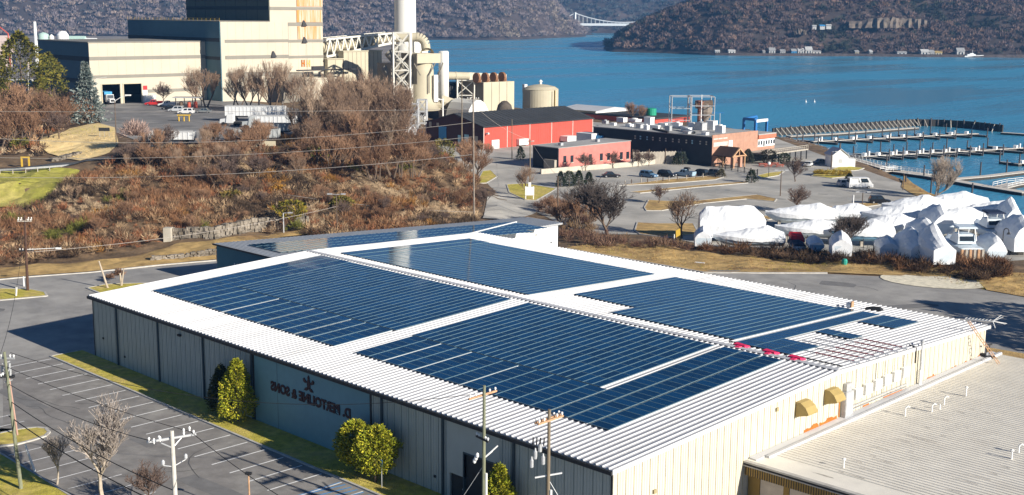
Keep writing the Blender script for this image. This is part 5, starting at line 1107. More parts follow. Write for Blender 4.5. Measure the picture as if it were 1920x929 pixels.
# --- lattice tower in front of the chimney
def lattice(name, label, corners, z0, z1, nlev, r, m, cat='steel frame', diag=True, group=None):
    t = thing(name, label, cat, (*np.mean(np.array(corners), 0)[:2], z0), group); mb = MB(); n = len(corners)
    for c in corners: mb.beam((c[0], c[1], z0), (c[0], c[1], z1), r*2)
    for k in range(nlev+1):
        z = z0+(z1-z0)*k/nlev
        for i in range(n):
            a, b = corners[i], corners[(i+1) % n]; 
            if k > 0: mb.beam((*a[:2], z), (*b[:2], z), r*1.6)
            if diag and k < nlev: z_ = z0+(z1-z0)*(k+1)/nlev; mb.beam((*a[:2], z), (*b[:2], z_), r*1.3); mb.beam((*b[:2], z), (*a[:2], z_), r*1.3)
    mb.build('frame', m, t); return t
def rect(px0, px1, D, dp): a = at(px0, 190, D); b = at(px1, 190, D); u = FH*dp; return [a, b, b+u, a+u]
D1 = D0-12
lattice('steel_tower', 'white braced steel tower standing before the chimney at the truss end', rect(738, 769, D1, 6), 1, at(745, 62, D1)[2], 5, .26, m_steel)
tb = thing('duct_structure', 'dark clutter of ducts and beams inside the white steel tower', 'machinery', tuple(at(742, 180, D1+9))); mb = MB()
c = at(741, 185, D1+9); mb.obox((c[0], c[1], 1), 9, 8, at(741, 118, D1+9)[2]-1, PA); mb.build('block', m_crdk, tb); mb = MB(); c = at(733, 140, D1+8); mb.cyl(at(728, 98, D1+7), at(748, 122, D1+6), 1.6, None, 12); mb.cyl(at(740, 85, D1+7), at(744, 108, D1+6), 1.3, 1.0, 12); mb.cyl(at(722, 128, D1+7), at(735, 142, D1+6), 2.2, None, 12); mb.build('pipe', m_plband, tb)
mb = MB(); c = at(770, 190, D0-2); mb.obox((c[0], c[1], 0), 6, 6, at(770, 112, D0-2)[2], PA); mb.build('shaft', m_crdk, tb)
# --- ducting and filter house to the right
bg_ = thing('baghouse', 'cream filter house with brown fan covers, at the river end of the plant', 'industrial building', (*up(930, 212, 0)[:2], -2))
Pd = at(890, 214, 470); Pd[2] = 0; PF = at(907, 214, 462); Fd = Fac(PF, PA); Ld = Fd.sz(964, 180)[0]; zd = Fd.sz(930, 154)[1]
mb = frame_mb(PF, PA); mb.box(0, Ld, 0, 14, -3, zd)
for k in range(1, 4): mb.box(Ld*k/4, Ld*k/4+.15, -.08, -.003, -2, zd-.1, 1)
mb.build('wall', [m_cr, m_crdk], bg_)
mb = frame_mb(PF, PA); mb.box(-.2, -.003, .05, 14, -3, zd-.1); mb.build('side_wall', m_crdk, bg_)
for k in range(4):
    mb = frame_mb(PF, PA); s_ = Fd.sz(889+k*16+4, 150)[0]+1.0; 
    mb.cyl((s_, 1.5, zd+1.6), (s_+.9, 1.5, zd+1.6), 1.9, None, 14); mb.box(s_+.2, s_+2.4, 1.2, 3, zd, zd+1.2); mb.build('fan_housing', mat('brown_fan', (.25, .12, .06), .7) if k == 0 else MATS['brown_fan'], bg_)
P9 = at(878, 150, 470); F9 = Fac(P9, PA); L9 = F9.sz(950, 145)[0]; mb = frame_mb(P9, PA); mb.hexa([(0, 0, F9.sz(878, 151)[1]), (L9, 0, F9.sz(948, 153)[1]), (L9, 5, F9.sz(948, 153)[1]), (0, 5, F9.sz(878, 151)[1])], [(0, 0, F9.sz(878, 136)[1]), (L9, 0, F9.sz(948, 140)[1]), (L9, 5, F9.sz(948, 140)[1]), (0, 5, F9.sz(878, 136)[1])]); mb.build('plenum', m_pl, bg_)
mb = MB(); a, b = at(822, 142, 466), at(879, 143, 470); mb.cyl(a, b, 7.5*mpp(a), 7.0*mpp(b), 16); mb.cyl(a+(b-a)*.55, a+(b-a)*.58, 8*mpp(a), None, 16); mb.build('inlet_duct', m_cr, bg_)
lattice('bracing_tower', 'white braced frame under the cream duct left of the filter house', rect(857, 889, 464, 7), -2, at(870, 151, 464)[2], 3, .22, m_steel)
mb = MB(); c = at(842, 205, 478); mb.obox((c[0], c[1], -2), 14, 9, at(842, 155, 478)[2]+2, PA); one('duct_shadow_house', mb, m_trimdk, 'dark machinery house under the long cream duct', 'industrial building')
mb = MB(); a, b = at(828, 190, 446), at(872, 199, 446); mb.cyl(a, b, 2.2, 1.2, 10); mb.cyl(at(800, 198, 446), at(829, 196, 446), 2.0, None, 12); c = at(812, 206, 446); mb.obox((c[0], c[1], c[2]), 12, 5, 3.4, PA-12); one('ash_conveyor', mb, m_cr, 'cream tapered ash conveyor and hopper at the foot of the scrubber', 'conveyor')
lattice('pipe_rack', 'white pipe rack frame at the foot of the scrubber', rect(796, 830, 441, 4), 0, at(810, 187, 441)[2], 1, .2, m_white, diag=False)
# white tent shed and dark dome
tt = thing('storage_tent', 'white rounded storage tent left of the dark dome below the filter house', 'tent', tuple(at(905, 218, 438))); Pt = at(874, 220, 432); Ft = Fac(Pt, PA); Lt = Ft.sz(936, 200)[0]; zt_ = Ft.sz(905, 187)[1]
mb = frame_mb(Pt, PA); n = 9; R0 = Ft.sz(920, 200)[0]
for k in range(n):
    t0, t1 = math.pi*k/n, math.pi*(k+1)/n; f = lambda t: (R0/2-math.cos(t)*R0/2, ZM+math.sin(t)**.8*(zt_-ZM))
    (xa, za), (xb, zb) = f(t0), f(t1); mb.face([(xa, 0, za), (xb, 0, zb), (xb, 12, zb), (xa, 12, za)]); mb.face([(R0/2, 0, ZM), (xa, 0, za), (xb, 0, zb)])
mb.build('cover', m_stackw, tt); mb = frame_mb(Pt, PA); mb.box(R0*.7, Lt, -1.5, 3, ZM, ZM+4); mb.build('lean_to', m_white, tt)
mb = MB(); c = at(946, 216, 452); rr_ = 18*mpp(c); zt_ = at(946, 189, 452)[2]; mb.lathe((c[0], c[1], -3), [(rr_, 0), (rr_, (zt_+3)*.25), (rr_*.93, (zt_+3)*.6), (rr_*.7, (zt_+3)*.86), (rr_*.3, (zt_+3)*.98), (.1, zt_+3)], 20); one('salt_dome', mb, mat('dark_dome', (.09, .075, .06), .95, .4, .6), 'dark brown dome shaped heap before the filter house', 'dome', smooth=True)
# tank by the water
c = at(1013, 214, 505); rT = 33.5*mpp(c); zT_ = at(1013, 168, 505)[2]; zD_ = at(1013, 158, 505)[2]
tk = thing('storage_tank', 'large cream storage tank with domed top by the river', 'tank', (c[0], c[1], ZM)); mb = MB(); mb.lathe((c[0], c[1], ZM-1), [(rT, 0), (rT, zT_-ZM+1), (rT*1.02, zT_-ZM+1.1), (rT*.8, (zT_+(zD_-zT_)*.55)-ZM+1), (rT*.4, (zD_-.3)-ZM+1), (.2, zD_-ZM+1)], 40); mb.build('shell', m_cr, tk)
mb = MB(); q = at(1040, 190, 505-rT*.9); mb.beam((q[0], q[1], ZM), (q[0], q[1], zT_), .6, .3); mb.build('stair', m_hood, tk); mb = MB(); mb.lathe((c[0], c[1], zD_), [(.5, 0), (.5, .8), (.9, 1), (.2, 1.7)], 10); mb.build('vent', m_white, tk); q = at(984, 166, 505); mb = MB(); mb.obox((q[0], q[1], zT_-1), 1.4, 1.4, 3, PA); mb.build('platform', m_white, tk)
# substation steelwork at the plant's right foot
for k, (x0, x1, D, yt, lab) in enumerate([(757, 770, 405, 208, 'grey substation frame nearest the thicket of bare trees'), (766, 783, 398, 196, 'grey substation frame between two others beside the dark red gable'), (782, 799, 402, 188, 'tall white substation frame beside the dark red gable')]):
    lattice('substation_frame', lab, rect(x0, x1, D, 4), .0, at(x0, yt, D)[2], 3, .17, m_galv, group='substation frames')
for k, (px, py) in enumerate([(762, 243), (775, 247), (789, 250)]):
    c = at(px, py, 398); h_ = Hz(c[0], c[1]); mb = MB(); mb.obox((c[0], c[1], h_), 2.2, 2, 2.6, PA)
    for j in (-.6, 0, .6): mb.lathe((c[0]+j, c[1], h_+2.6), [(.15, 0), (.22, .4), (.1, .9)], 7)
    one('transformer', mb, m_galv, ['grey transformer box in the substation nearest the thicket', 'grey transformer box in the middle of the substation', 'grey transformer box in the substation nearest the red shed'][k], 'transformer', group='transformers of the substation')
# ================================================================== BUILDINGS BETWEEN THE HILL AND THE MARINA
m_redw = mat('red_siding', (0.5, 0.085, 0.06), .7, .06, .4)
m_redtrim = mat('pale_trim', (.62, .5, .45), .7)
m_darkroof = mat('charcoal_roof', (0.045, 0.047, 0.05), .8, .15, .2)
m_redshade = mat('shaded_red_siding', (0.07, 0.022, 0.02), .7, .1, .4)  # red siding darkened for the sunless gable, shade in the colour
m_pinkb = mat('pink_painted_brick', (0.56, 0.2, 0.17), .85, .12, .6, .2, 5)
m_wallshade = mat('shaded_dark_wall', (0.03, 0.034, 0.042), .85, .15, .5)  # near-black for walls turned from the sun, shade in the colour
m_brick = mat('orange_brick', (0.42, 0.235, 0.165), .85, .15, .7, .2, 5)
m_flat = mat('grey_flat_roof', (0.42, 0.41, 0.39), .9, .12, .12, col2=(.3, .3, .29), c2scale=.06)
m_bluebox = mat('blue_container', (.06, .3, .6), .6, .1); m_redbox = mat('red_container', (.55, .1, .06), .6, .1); m_ltblue = mat('light_blue_container', (.35, .62, .72), .6, .1)
m_fence = mat('weathered_fence', (.4, .36, .3), .9, .2, 1.2, stretch=(3, 3, .4)); m_conc = mat('pale_concrete', (.5, .46, .38), .9, .15, .5)
def frm(P0, a): return MB(ang=a, org=(P0[0], P0[1], 0))
# ---- red shed with charcoal gable roof
PR = up(906, 281, ZM); FR_ = Fac(PR, 90); LR = FR_.sz(1111, 250)[0]; zR = FR_.sz(906, 239)[1]; wR = 2*19.0; FRg = Fac(PR, 180); wR = min(FRg.sz(800, 250)[0], 46); rR = 3.2
t = thing('red_shed', 'long red metal shed with charcoal gable roof and shaded dark red end', 'shed', (PR[0]-wR/2, PR[1]+LR/2, ZM))
x0, y0 = PR[0], PR[1]
mb = MB(); mb.box(x0-.2, x0, y0+.2, y0+LR, ZM-1, zR); 
for k in range(1, 60): mb.box(x0+.003, x0+.03, y0+LR*k/60, y0+LR*k/60+.05, ZM, zR-.1)
mb.build('front_wall', m_redw, t)
mb = MB()
for k in range(6): yy = y0+LR*k/5-(.25 if k == 5 else -.02); mb.box(x0+.035, x0+.12, yy, yy+.25, ZM, zR)
mb.box(x0+.035, x0+.14, y0, y0+LR, zR-.12, zR+.2); mb.build('trim', m_redtrim, t)
mb = MB(); mb.box(x0-wR, x0, y0, y0+.18, ZM-2, zR); mb.hexa([(x0-wR, y0, zR), (x0, y0, zR), (x0-wR/2, y0, zR+rR)], [(x0-wR, y0+.18, zR), (x0, y0+.18, zR), (x0-wR/2, y0+.18, zR+rR)]); mb.build('gable_wall', m_redshade, t)
mb = MB(); mb.box(x0-wR, x0-.2, y0+LR-.2, y0+LR, ZM-1, zR); mb.box(x0-wR, x0-wR+.2, y0+.2, y0+LR-.2, ZM-1, zR); mb.hexa([(x0-wR, y0+LR-.2, zR), (x0-.2, y0+LR-.2, zR), (x0-wR/2, y0+LR-.2, zR+rR)], [(x0-wR, y0+LR, zR), (x0-.2, y0+LR, zR), (x0-wR/2, y0+LR, zR+rR)]); mb.build('rear_wall', m_redw, t)
mb = MB()
for s in (0, 1):
    xa, xb = (x0+.5, x0-wR/2) if s == 0 else (x0-wR-.5, x0-wR/2); dz = .5*rR/(wR/2)
    mb.hexa([(xa, y0-.3, zR-dz+.02), (xa, y0+LR+.3, zR-dz+.02), (xb, y0+LR+.3, zR+rR+.02), (xb, y0-.3, zR+rR+.02)], [(xa, y0-.3, zR-dz+.25), (xa, y0+LR+.3, zR-dz+.25), (xb, y0+LR+.3, zR+rR+.25), (xb, y0-.3, zR+rR+.25)])
    for k in range(1, 26):
        yy = y0+LR*k/26; mb.hexa([(xa, yy, zR-dz+.24), (xa, yy+.12, zR-dz+.24), (xb, yy+.12, zR+rR+.24), (xb, yy, zR+rR+.24)], [(xa, yy, zR-dz+.32), (xa, yy+.12, zR-dz+.32), (xb, yy+.12, zR+rR+.32), (xb, yy, zR+rR+.32)])
mb.build('roof', m_darkroof, t)
Fg = FRg
for (pa, pb, ya, yb, mm, nm) in ((823, 837, 238, 262, m_bluebox, 'loading_door'), (859, 864, 254, 270, m_ltblue, 'door'), (871, 879, 253, 270, m_ltblue, 'door'), (891, 896, 256, 272, m_conc, 'door'), (805, 809, 229, 238, m_conc, 'window'), (819, 823, 231, 236, m_conc, 'window')):
    a, za = Fg.sz(pa, yb); b, zb = Fg.sz(pb, ya); xa, xb = sorted((x0-a, x0-b)); mb = MB(); mb.box(xa, xb, y0-.1, y0-.003, max(za, ZM), zb); mb.build(nm, mm, t)
a, za = FR_.sz(921, 273); b, zb = FR_.sz(935, 262); mb = MB(); mb.box(x0+.04, x0+.3, y0+a, y0+b, ZM, zb); mb.build('door', m_white, t)
a, za = FR_.sz(910, 252); mb = MB(); mb.box(x0+.15, x0+1.2, y0+a, y0+a+.5, za, za+.5); mb.build('wall_light', m_white, t)
def box_px(name, px0, px1, pyb, pyt, D_or_z, dep, m, label, cat, group=None, byz=None, tilt=0, ribs=0):
    P = up(px0, pyb, byz) if byz is not None else at(px0, pyb, D_or_z); F_ = Fac(P, 90+tilt); L = F_.sz(px1, pyb)[0]; h = F_.sz(px0, pyt)[1]-P[2]
    mb = frm(P, 90+tilt); mb.box(0, L, 0, dep, P[2], P[2]+h)
    for k in range(1, ribs): mb.box(L*k/ribs, L*k/ribs+.08, -.05, -.003, P[2], P[2]+h-.05)
    mb.box(-.05, L+.05, -.05, dep+.05, P[2]+h+.001, P[2]+h+.08)
    return one(name, mb, m, label, cat, group=group)
box_px('box_trailer', 974, 991, 273, 262, 0, 8, m_white, 'white box trailer backed against the red shed, nearest the pole', 'trailer', byz=ZM+.4)
box_px('box_trailer', 1064, 1081, 266, 257, 0, 8, m_white, 'white box trailer behind the pink building roof', 'trailer', byz=ZM+.4)
for (px0, px1, pyb, pyt, dep, m, lab) in [(1109, 1127, 268, 252, 6, m_white, 'white container standing behind the pink building roof'), (1127, 1147, 266, 256, 6, m_bluebox, 'dark blue container behind the pink building roof'), (1147, 1160, 265, 254, 6, m_bluebox, 'bright blue tarped container between dark blue and red ones'), (1159, 1172, 265, 255, 6, m_redbox, 'red container behind the pink building roof'), (1171, 1184, 266, 254, 6, m_ltblue, 'pale blue container at the right end behind the pink building')]:
    box_px('container', px0, px1, pyb+4, pyt, 366, dep, m, lab, 'container', ribs=6)
# ---- pink brick building
PK = up(1046, 319, ZM); FK = Fac(PK, 90); LK = FK.sz(1182, 290)[0]; zK = FK.sz(1046, 279)[1]; FKg = Fac(PK, 180); wK = min(FKg.sz(999, 300)[0], 30); x0, y0 = PK[0], PK[1]
t = thing('pink_building', 'flat roofed pink painted brick building with eight narrow windows', 'building', (x0-wK/2, y0+LK/2, ZM))
mb = MB(); mb.box(x0-.3, x0, y0+.3, y0+LK, ZM-1, zK); mb.build('front_wall', m_pinkb, t)
mb = MB(); mb.box(x0-wK, x0, y0, y0+.28, ZM-1, zK-.02); mb.build('side_wall', m_wallshade, t)
mb = MB(); mb.box(x0-wK, x0-.3, y0+LK-.3, y0+LK, ZM-1, zK-.02); mb.box(x0-wK, x0-wK+.3, y0+.3, y0+LK-.3, ZM-1, zK-.02); mb.build('rear_wall', m_pinkb, t)
mb = MB(); mb.box(x0-wK-.1, x0+.15, y0-.1, y0+LK+.1, zK, zK+.2); mb.build('roof', m_flat, t)
for pa in (1056, 1069.5, 1090, 1104, 1124.5, 1138, 1162, 1174):
    f = (pa-1046)/(1182-1046); a, za = FK.sz(pa, 306-f*8); b, zb = FK.sz(pa+5.6, 293-f*9); mb = MB(); mb.box(x0+.003, x0+.06, y0+a, y0+b, za, zb); wn = mb.build('window', m_glass, t); mb = MB(); mb.box(x0+.003, x0+.16, y0+a-.1, y0+b+.1, za-.18, za-.003); mb.build('sill', m_conc, wn)
a = FKg.sz(1024, 300)[0]; b = FKg.sz(1044, 300)[0]; mb = MB(); mb.box(x0-a, x0-b, y0-.9, y0-.05, ZM, ZM+2.6); mb.build('screen_fence', m_fence, t)
for k in range(6): 
    if k in (1, 4): mb = MB(); c = (x0-wK*.4, y0+LK*k/6); mb.box(c[0]-.5, c[0]+.5, c[1]-.5, c[1]+.5, zK+.2, zK+.9); mb.build('roof_vent', m_galv, t)
# retaining wall and timber fence in front of the buildings
mb = MB(); q = [up(1014, 327, ZM), up(1106, 319, ZM), up(1182, 313, ZM), up(1243, 306, ZM), up(1305, 308, ZM)]
for a, b in zip(q, q[1:]): mb.beam(a+np.array((0, 0, .5)), b+np.array((0, 0, .5)), .5, 1.6)
one('retaining_wall', mb, m_conc, 'low pale concrete wall running before the pink building and timber fence', 'wall')
tf = thing('timber_fence', 'tall weathered timber fence before the long dark building', 'fence', tuple(up(1185, 311, ZM)))
a, b = up(1185, 309, ZM), up(1307, 306, ZM); zf = 3.4; n = 60; mb = MB()
for k in range(n): 
    p = a+(b-a)*k/n; q_ = a+(b-a)*(k+.92)/n; h = zf+.12*math.sin(k*2.3); mb.beam(p+np.array((0, 0, h/2)), q_+np.array((0, 0, h/2)), .08, h)
mb.build('boards', m_fence, tf)
for k in range(5): p = a+(b-a)*k/4+np.array((.15, 0, 0)); mb = MB(); mb.cyl(p, p+np.array((0, 0, zf+.8)), .13, None, 6); mb.build('post', m_bark, tf)
# ---- long dark building with grey flat roof, brick restaurant front round the corner
PD = up(1334, 313, ZM); FDg = Fac(PD, 180); FDf = Fac(PD, 90); wD = min(FDg.sz(1113, 240)[0], 140); LD = FDf.sz(1420, 270)[0]; zD = FDg.sz(1333, 258)[1]; x0, y0 = PD[0], PD[1]
t = thing('long_dark_building', 'long dark walled building with row of small pale windows and grey roof', 'building', (x0-wD/2, y0+LD/2, ZM))
mb = MB(); mb.box(x0-wD, x0-.02, y0, y0+.3, ZM-1, zD); mb.build('side_wall', m_wallshade, t)
LD2 = LD+8
mb = MB(); mb.box(x0-.3, x0, y0+.02, y0+LD, ZM-1, zD+.6); mb.build('front_wall', m_brick, t)
mb = MB(); mb.box(x0-wD, x0-.3, y0+LD-.3, y0+LD, ZM-1, zD); mb.box(x0-wD, x0-wD+.3, y0+.3, y0+LD-.3, ZM-1, zD); mb.build('rear_wall', m_wallshade, t)
mb = MB(); mb.box(x0-wD-.2, x0-.32, y0-.15, y0+LD, zD, zD+.22); mb.build('roof', m_flat, t)
for i, px in enumerate((1191, 1201, 1213.5, 1224.3, 1237.4, 1248.5, 1261.6, 1273, 1287, 1298, 1313, 1324.5)):
    f = (px-1113)/220; yc = 251+f*18.5; a, za = FDg.sz(px-1.4, yc+3.2); b, zb = FDg.sz(px+1.4, yc-3.2); mb = MB(); xa, xb = sorted((x0-a, x0-b)); mb.box(xa, xb, y0-.06, y0-.003, za, zb); wn = mb.build('window', m_conc if i not in (1, 2, 9) else m_ltblue, t); mb = MB(); zm_ = (za+zb)/2; mb.box(xa-.05, xb+.05, y0-.1, y0-.062, zm_-.12, zm_+.12); mb.build('frame', m_wallshade, wn)
mb = MB(); a, za = FDf.sz(1337, 276); b, zb = FDf.sz(1364, 265); mb.box(x0+.003, x0+.12, y0+a, y0+b, za, zb); mb.build('sign_board', m_redtrim, t)
mb = MB(); a, za = FDf.sz(1337, 263); b, zb = FDf.sz(1364, 257.5); 
for k in range(3): w_ = (b-a)/3; mb.box(x0+.003, x0+.1, y0+a+w_*k+.1, y0+a+w_*(k+1)-.1, za, zb)
mb.build('window_band', m_redtrim, t)
a, za = FDf.sz(1365, 280); b, zb = FDf.sz(1373, 263); mb = MB(); mb.box(x0+.003, x0+.15, y0+a, y0+b, za, zb); dw = mb.build('double_door', m_white, t); mb = MB(); mb.box(x0+.152, x0+.17, y0+a+.5, y0+(a+b)/2-.2, za+.5, zb-.5); mb.box(x0+.152, x0+.17, y0+(a+b)/2+.2, y0+b-.5, za+.5, zb-.5); mb.build('glass', m_glass, dw)
rr = random.Random(12); roofgr = 'white units on the grey flat roof'
k = 0
for (px, py, s, h) in [(1135, 232, 2.2, 1.2), (1150, 235, 2, 1), (1166, 229, 3.4, 2.0), (1180, 238, 2.5, 1.1), (1200, 240, 2.6, 1.6), (1217, 234, 3.2, 3.4), (1212, 243, 1.8, 1.8), (1230, 241, 3.8, 1.3), (1253, 245, 2.2, 2), (1270, 240, 3.0, 2.2), (1287, 246, 3.2, 1.4), (1298, 242, 2.4, 2.8), (1314, 244, 3.6, 3.2), (1334, 243, 3.4, 3.8), (1322, 253, 2.2, 1.0), (1350, 249, 3, 3), (1277, 252, 2.6, 1.0), (1244, 236, 3.4, 1.1), (1190, 228, 4.4, 1.0), (1258, 236, 4, 1.4)]:
    s *= .78; h *= .75; p = up(px, py, zD+.25); mb = MB()
    if p[0] > x0-1 or p[1] < y0+.8: p[0] = min(p[0], x0-3); p[1] = max(p[1], y0+2)
    mb.obox((p[0], p[1], zD+.22), s, s*.75, h*.85, rr.uniform(-8, 8)); mb.obox((p[0], p[1], zD+.23+h*.85), s*1.06, s*.8, .12, 0)
    if k % 3 == 0: mb.lathe((p[0], p[1], zD+.35+h*.85), [(s*.25, 0), (s*.3, .25), (s*.1, .35)], 10)
    mb.build('roof_unit', m_white if k % 4 else m_galv, t); k += 1
for k in range(8):
    p = up(1226+k*3.6, 243.5+k*.8, zD+.25); mb = MB(); mb.obox((p[0], p[1], zD+.22), .7, .7, .5); mb.build('skylight', m_trimdk, t)
mb = MB(); mb.tube([up(1230, 236.5, zD+.9), up(1262, 239, zD+.9), up(1280, 240, zD+1.1), up(1302, 249, zD+.6)], .4, 8); mb.build('duct', m_galv, t)
# restaurant wing: brick and white window wall, deck on posts, gabled porch
PE = np.array((x0, y0+LD, ZM)); FE = Fac(PE, 90); LE = FE.sz(1452.5, 265)[0]; zE = FE.sz(1430, 253)[1]
t = thing('restaurant', 'orange brick marina restaurant with white window wall and raised deck', 'restaurant', (PE[0]-8, PE[1]+LE/2, ZM)); x0, y0 = PE[0], PE[1]
mb = MB(); mb.box(x0-.3, x0-.01, y0+.02, y0+LE, ZM-1, zE); mb.box(x0-24, x0-.3, y0+LE-.3, y0+LE, ZM-1, zE); mb.build('wall', m_brick, t)
mb = MB(); mb.box(x0-24, x0+.3, y0+.02, y0+LE+.3, zE, zE+.3); mb.build('roof', m_flat, t); mb = MB(); mb.box(x0+.0, x0+.35, y0+.1, y0+LE+.2, zE-1.0, zE-.02); mb.build('fascia', mat('terracotta_fascia', (.5, .17, .1), .8), t)
a0 = FE.sz(1424, 262)[0]*0+.6; zA, zB = FE.sz(1430, 275)[1], FE.sz(1430, 261.5)[1]
mb = MB(); mb.box(x0-.005, x0+.1, y0+.1, y0+LE-.2, zA, zB); ww = mb.build('window_wall', m_white, t)
for k in range(7): 
    a = LE*(k+.25)/7; mb = MB(); mb.box(x0+.102, x0+.14, y0+a, y0+a+LE/7*.55, zA+.55 if k != 2 else zA+.1, zB-.4); mb.build('pane', m_glass, ww)
mb = MB(); zz = FE.sz(1424, 280)[1]-.6; mb.box(x0+.15, x0+7.5, y0-6, y0+LE+6, zz, zz+.35); mb.build('deck', m_woodgrey, t)
mb = MB()
for k in range(22): yy = y0-6+(LE+12)*k/21; mb.beam((x0+7.4, yy, zz+.35), (x0+7.4, yy, zz+1.4), .1)
mb.beam((x0+7.4, y0-6, zz+1.4), (x0+7.4, y0+LE+6, zz+1.4), .12); mb.beam((x0+7.4, y0-6, zz+.9), (x0+7.4, y0+LE+6, zz+.9), .08); mb.build('railing', m_woodgrey, t)
for k in range(8): yy = y0-5.8+(LE+11.4)*k/7; mb = MB(); mb.beam((x0+7.2, yy, ZM-.5), (x0+7.2, yy, zz), .25); mb.build('post', m_trimdk, t)
mb = MB(); mb.box(x0+.2, x0+.6, y0-6, y0+LE, ZM, zz-.01); mb.build('undercroft', m_trimdk, t)
pp = up(1385, 315, ZM); t = thing('gabled_porch', 'timber gabled entrance porch with dark roof beside the clipped conifer', 'porch', tuple(pp)); zg = 3.2; mb = MB(); c = pp
for dx, dy in ((0, -2.6), (0, 2.6), (-3.4, -2.6), (-3.4, 2.6)): mb.beam((c[0]+dx, c[1]+dy, ZM), (c[0]+dx, c[1]+dy, ZM+zg), .32)
mb.beam((c[0], c[1]-2.9, ZM+zg), (c[0], c[1]+2.9, ZM+zg), .3); mb.beam((c[0], c[1]-2.6, ZM+zg-.1), (c[0]-3.5, c[1]-2.6, ZM+zg-.1), .25); mb.beam((c[0], c[1]+2.6, ZM+zg-.1), (c[0]-3.5, c[1]+2.6, ZM+zg-.1), .25); mb.beam((c[0]+.1, c[1]-3.2, ZM+zg-.2), (c[0]+.1, c[1], ZM+zg+2.0), .3); mb.beam((c[0]+.1, c[1]+3.2, ZM+zg-.2), (c[0]+.1, c[1], ZM+zg+2.0), .3); mb.beam((c[0], c[1], ZM+zg), (c[0], c[1], ZM+zg+1.9), .25); mb.build('timber_frame', m_woodpale, t)
mb = MB()
for s in (-1, 1): mb.hexa([(c[0]-.05, c[1], ZM+zg+2.1), (c[0]-9, c[1], ZM+zg+2.1), (c[0]-9, c[1]+s*3.4, ZM+zg-.2), (c[0]-.05, c[1]+s*3.4, ZM+zg-.2)], [(c[0]-.05, c[1], ZM+zg+2.3), (c[0]-9, c[1], ZM+zg+2.3), (c[0]-9, c[1]+s*3.4, ZM+zg), (c[0]-.05, c[1]+s*3.4, ZM+zg)])
mb.build('roof', mat('brown_shingle', (.05, .03, .025), .9, .2), t)
for dy in (-1.7, 1.7): mb = MB(); mb.box(c[0]-1.2, c[0]-.4, c[1]+dy-.5, c[1]+dy+.5, ZM, ZM+2.9); mb.build('pillar', m_brick, t)
# iron fence and patio wall of the restaurant garden
t = thing('garden_fence', 'black iron fence along the restaurant garden beside the car park', 'fence', tuple(up(1330, 313, ZM))); a, b = up(1326, 312, ZM), up(1420, 329, ZM); mb = MB()
for k in range(41): p = a+(b-a)*k/40; mb.beam(p, p+np.array((0, 0, 1.3 if k % 5 else 1.6)), .06 if k % 5 else .2)
mb.beam(a+np.array((0, 0, 1.25)), b+np.array((0, 0, 1.25)), .07); mb.beam(a+np.array((0, 0, .3)), b+np.array((0, 0, .3)), .07); mb.build('rails', m_trimdk, t)
for k, (px, py) in enumerate([(1430, 312), (1440, 314), (1452, 311), (1462, 314)]):
    c = up(px, py, ZM); mb = MB(); mb.obox((c[0], c[1], ZM+.7), 2.4, 1.0, .1, 60); mb.obox((c[0]+.9*.5, c[1]-.9*.87, ZM+.4), 2.4, .3, .08, 60); mb.obox((c[0]-.9*.5, c[1]+.9*.87, ZM+.4), 2.4, .3, .08, 60)
    for s in (-.9, .9): mb.beam((c[0]+s*.5, c[1]+s*.87, ZM), (c[0]+s*.5, c[1]+s*.87, ZM+.7), .12)
    one('picnic_table', mb, mat('red_timber', (.42, .12, .08), .8) if k == 0 else MATS['red_timber'], 'red picnic table on the restaurant garden, ' + ['nearest the deck', 'second from the deck', 'behind the front row', 'farthest from the porch'][k], 'picnic table', group='red picnic tables')
for k, (px, py, m, lab) in enumerate([(1240, 284, m_white, 'closed white umbrella top above the timber fence'), (1205, 283, m_galv, 'grey tarped heap above the fence beside the white umbrella'), (1218, 283, m_redbox, 'red umbrella top above the timber fence')]):
    c = up((1205, 1199, 1218)[k], 296, ZM); zt = at((1205, 1199, 1218)[k], 277, (c-CAM)@FH)[2]; mb = MB(); mb.cyl((c[0], c[1], ZM), (c[0], c[1], zt), .05, None, 6); mb.lathe((c[0], c[1], zt-1.1), [(1.5, 0), (1.2, .45), (.5, .95), (.05, 1.15)], 9); one('garden_umbrella', mb, m, lab, 'umbrella', (c[0], c[1], ZM))
# ---- buildings by the water behind
PWh = up(1117, 233, ZM); PWh = at(1117, 224, 500); PWh[2] = ZM; FWh = Fac(PWh, 90); LW = FWh.sz(1184, 210)[0]; zW_ = FWh.sz(1117, 209)[1]; FWg = Fac(PWh, 180); wW = min(FWg.sz(1048, 205)[0], 60)
t = thing('white_warehouse', 'low white roofed warehouse right of the cream tank by the river', 'warehouse', (PWh[0]-wW/2, PWh[1]+LW/2, ZM)); x0, y0 = PWh[0], PWh[1]
mb = MB(); mb.box(x0-wW, x0, y0, y0+LW, ZM-1, zW_); mb.build('wall', m_white, t); mb = MB(); mb.box(x0-wW, x0-.1, y0-.1, y0-.003, ZM, zW_-.1); mb.box(x0-wW*.6, x0-wW*.15, y0-.2, y0-.11, ZM, zW_-1.5, 1); mb.build('shaded_wall', [mat('shaded_white_siding', (.36, .34, .28), .8), m_trimdk], t)  # sunless face of the white wall, shade painted as a darker colour
mb = MB(); mb.hexa([(x0-wW-.4, y0-.4, zW_), (x0+.4, y0-.4, zW_), (x0+.4, y0+LW+.4, zW_), (x0-wW-.4, y0+LW+.4, zW_)], [(x0-wW-.4, y0+LW/2-.1, zW_+1.2), (x0+.4, y0+LW/2-.1, zW_+1.2), (x0+.4, y0+LW/2+.1, zW_+1.2), (x0-wW-.4, y0+LW/2+.1, zW_+1.2)]); mb.build('roof', m_roofw, t)
PX = at(1228, 240, 478); PX[2] = ZM; FX = Fac(PX, 90); LX = FX.sz(1293, 225)[0]; zX = FX.sz(1260, 221.5)[1]
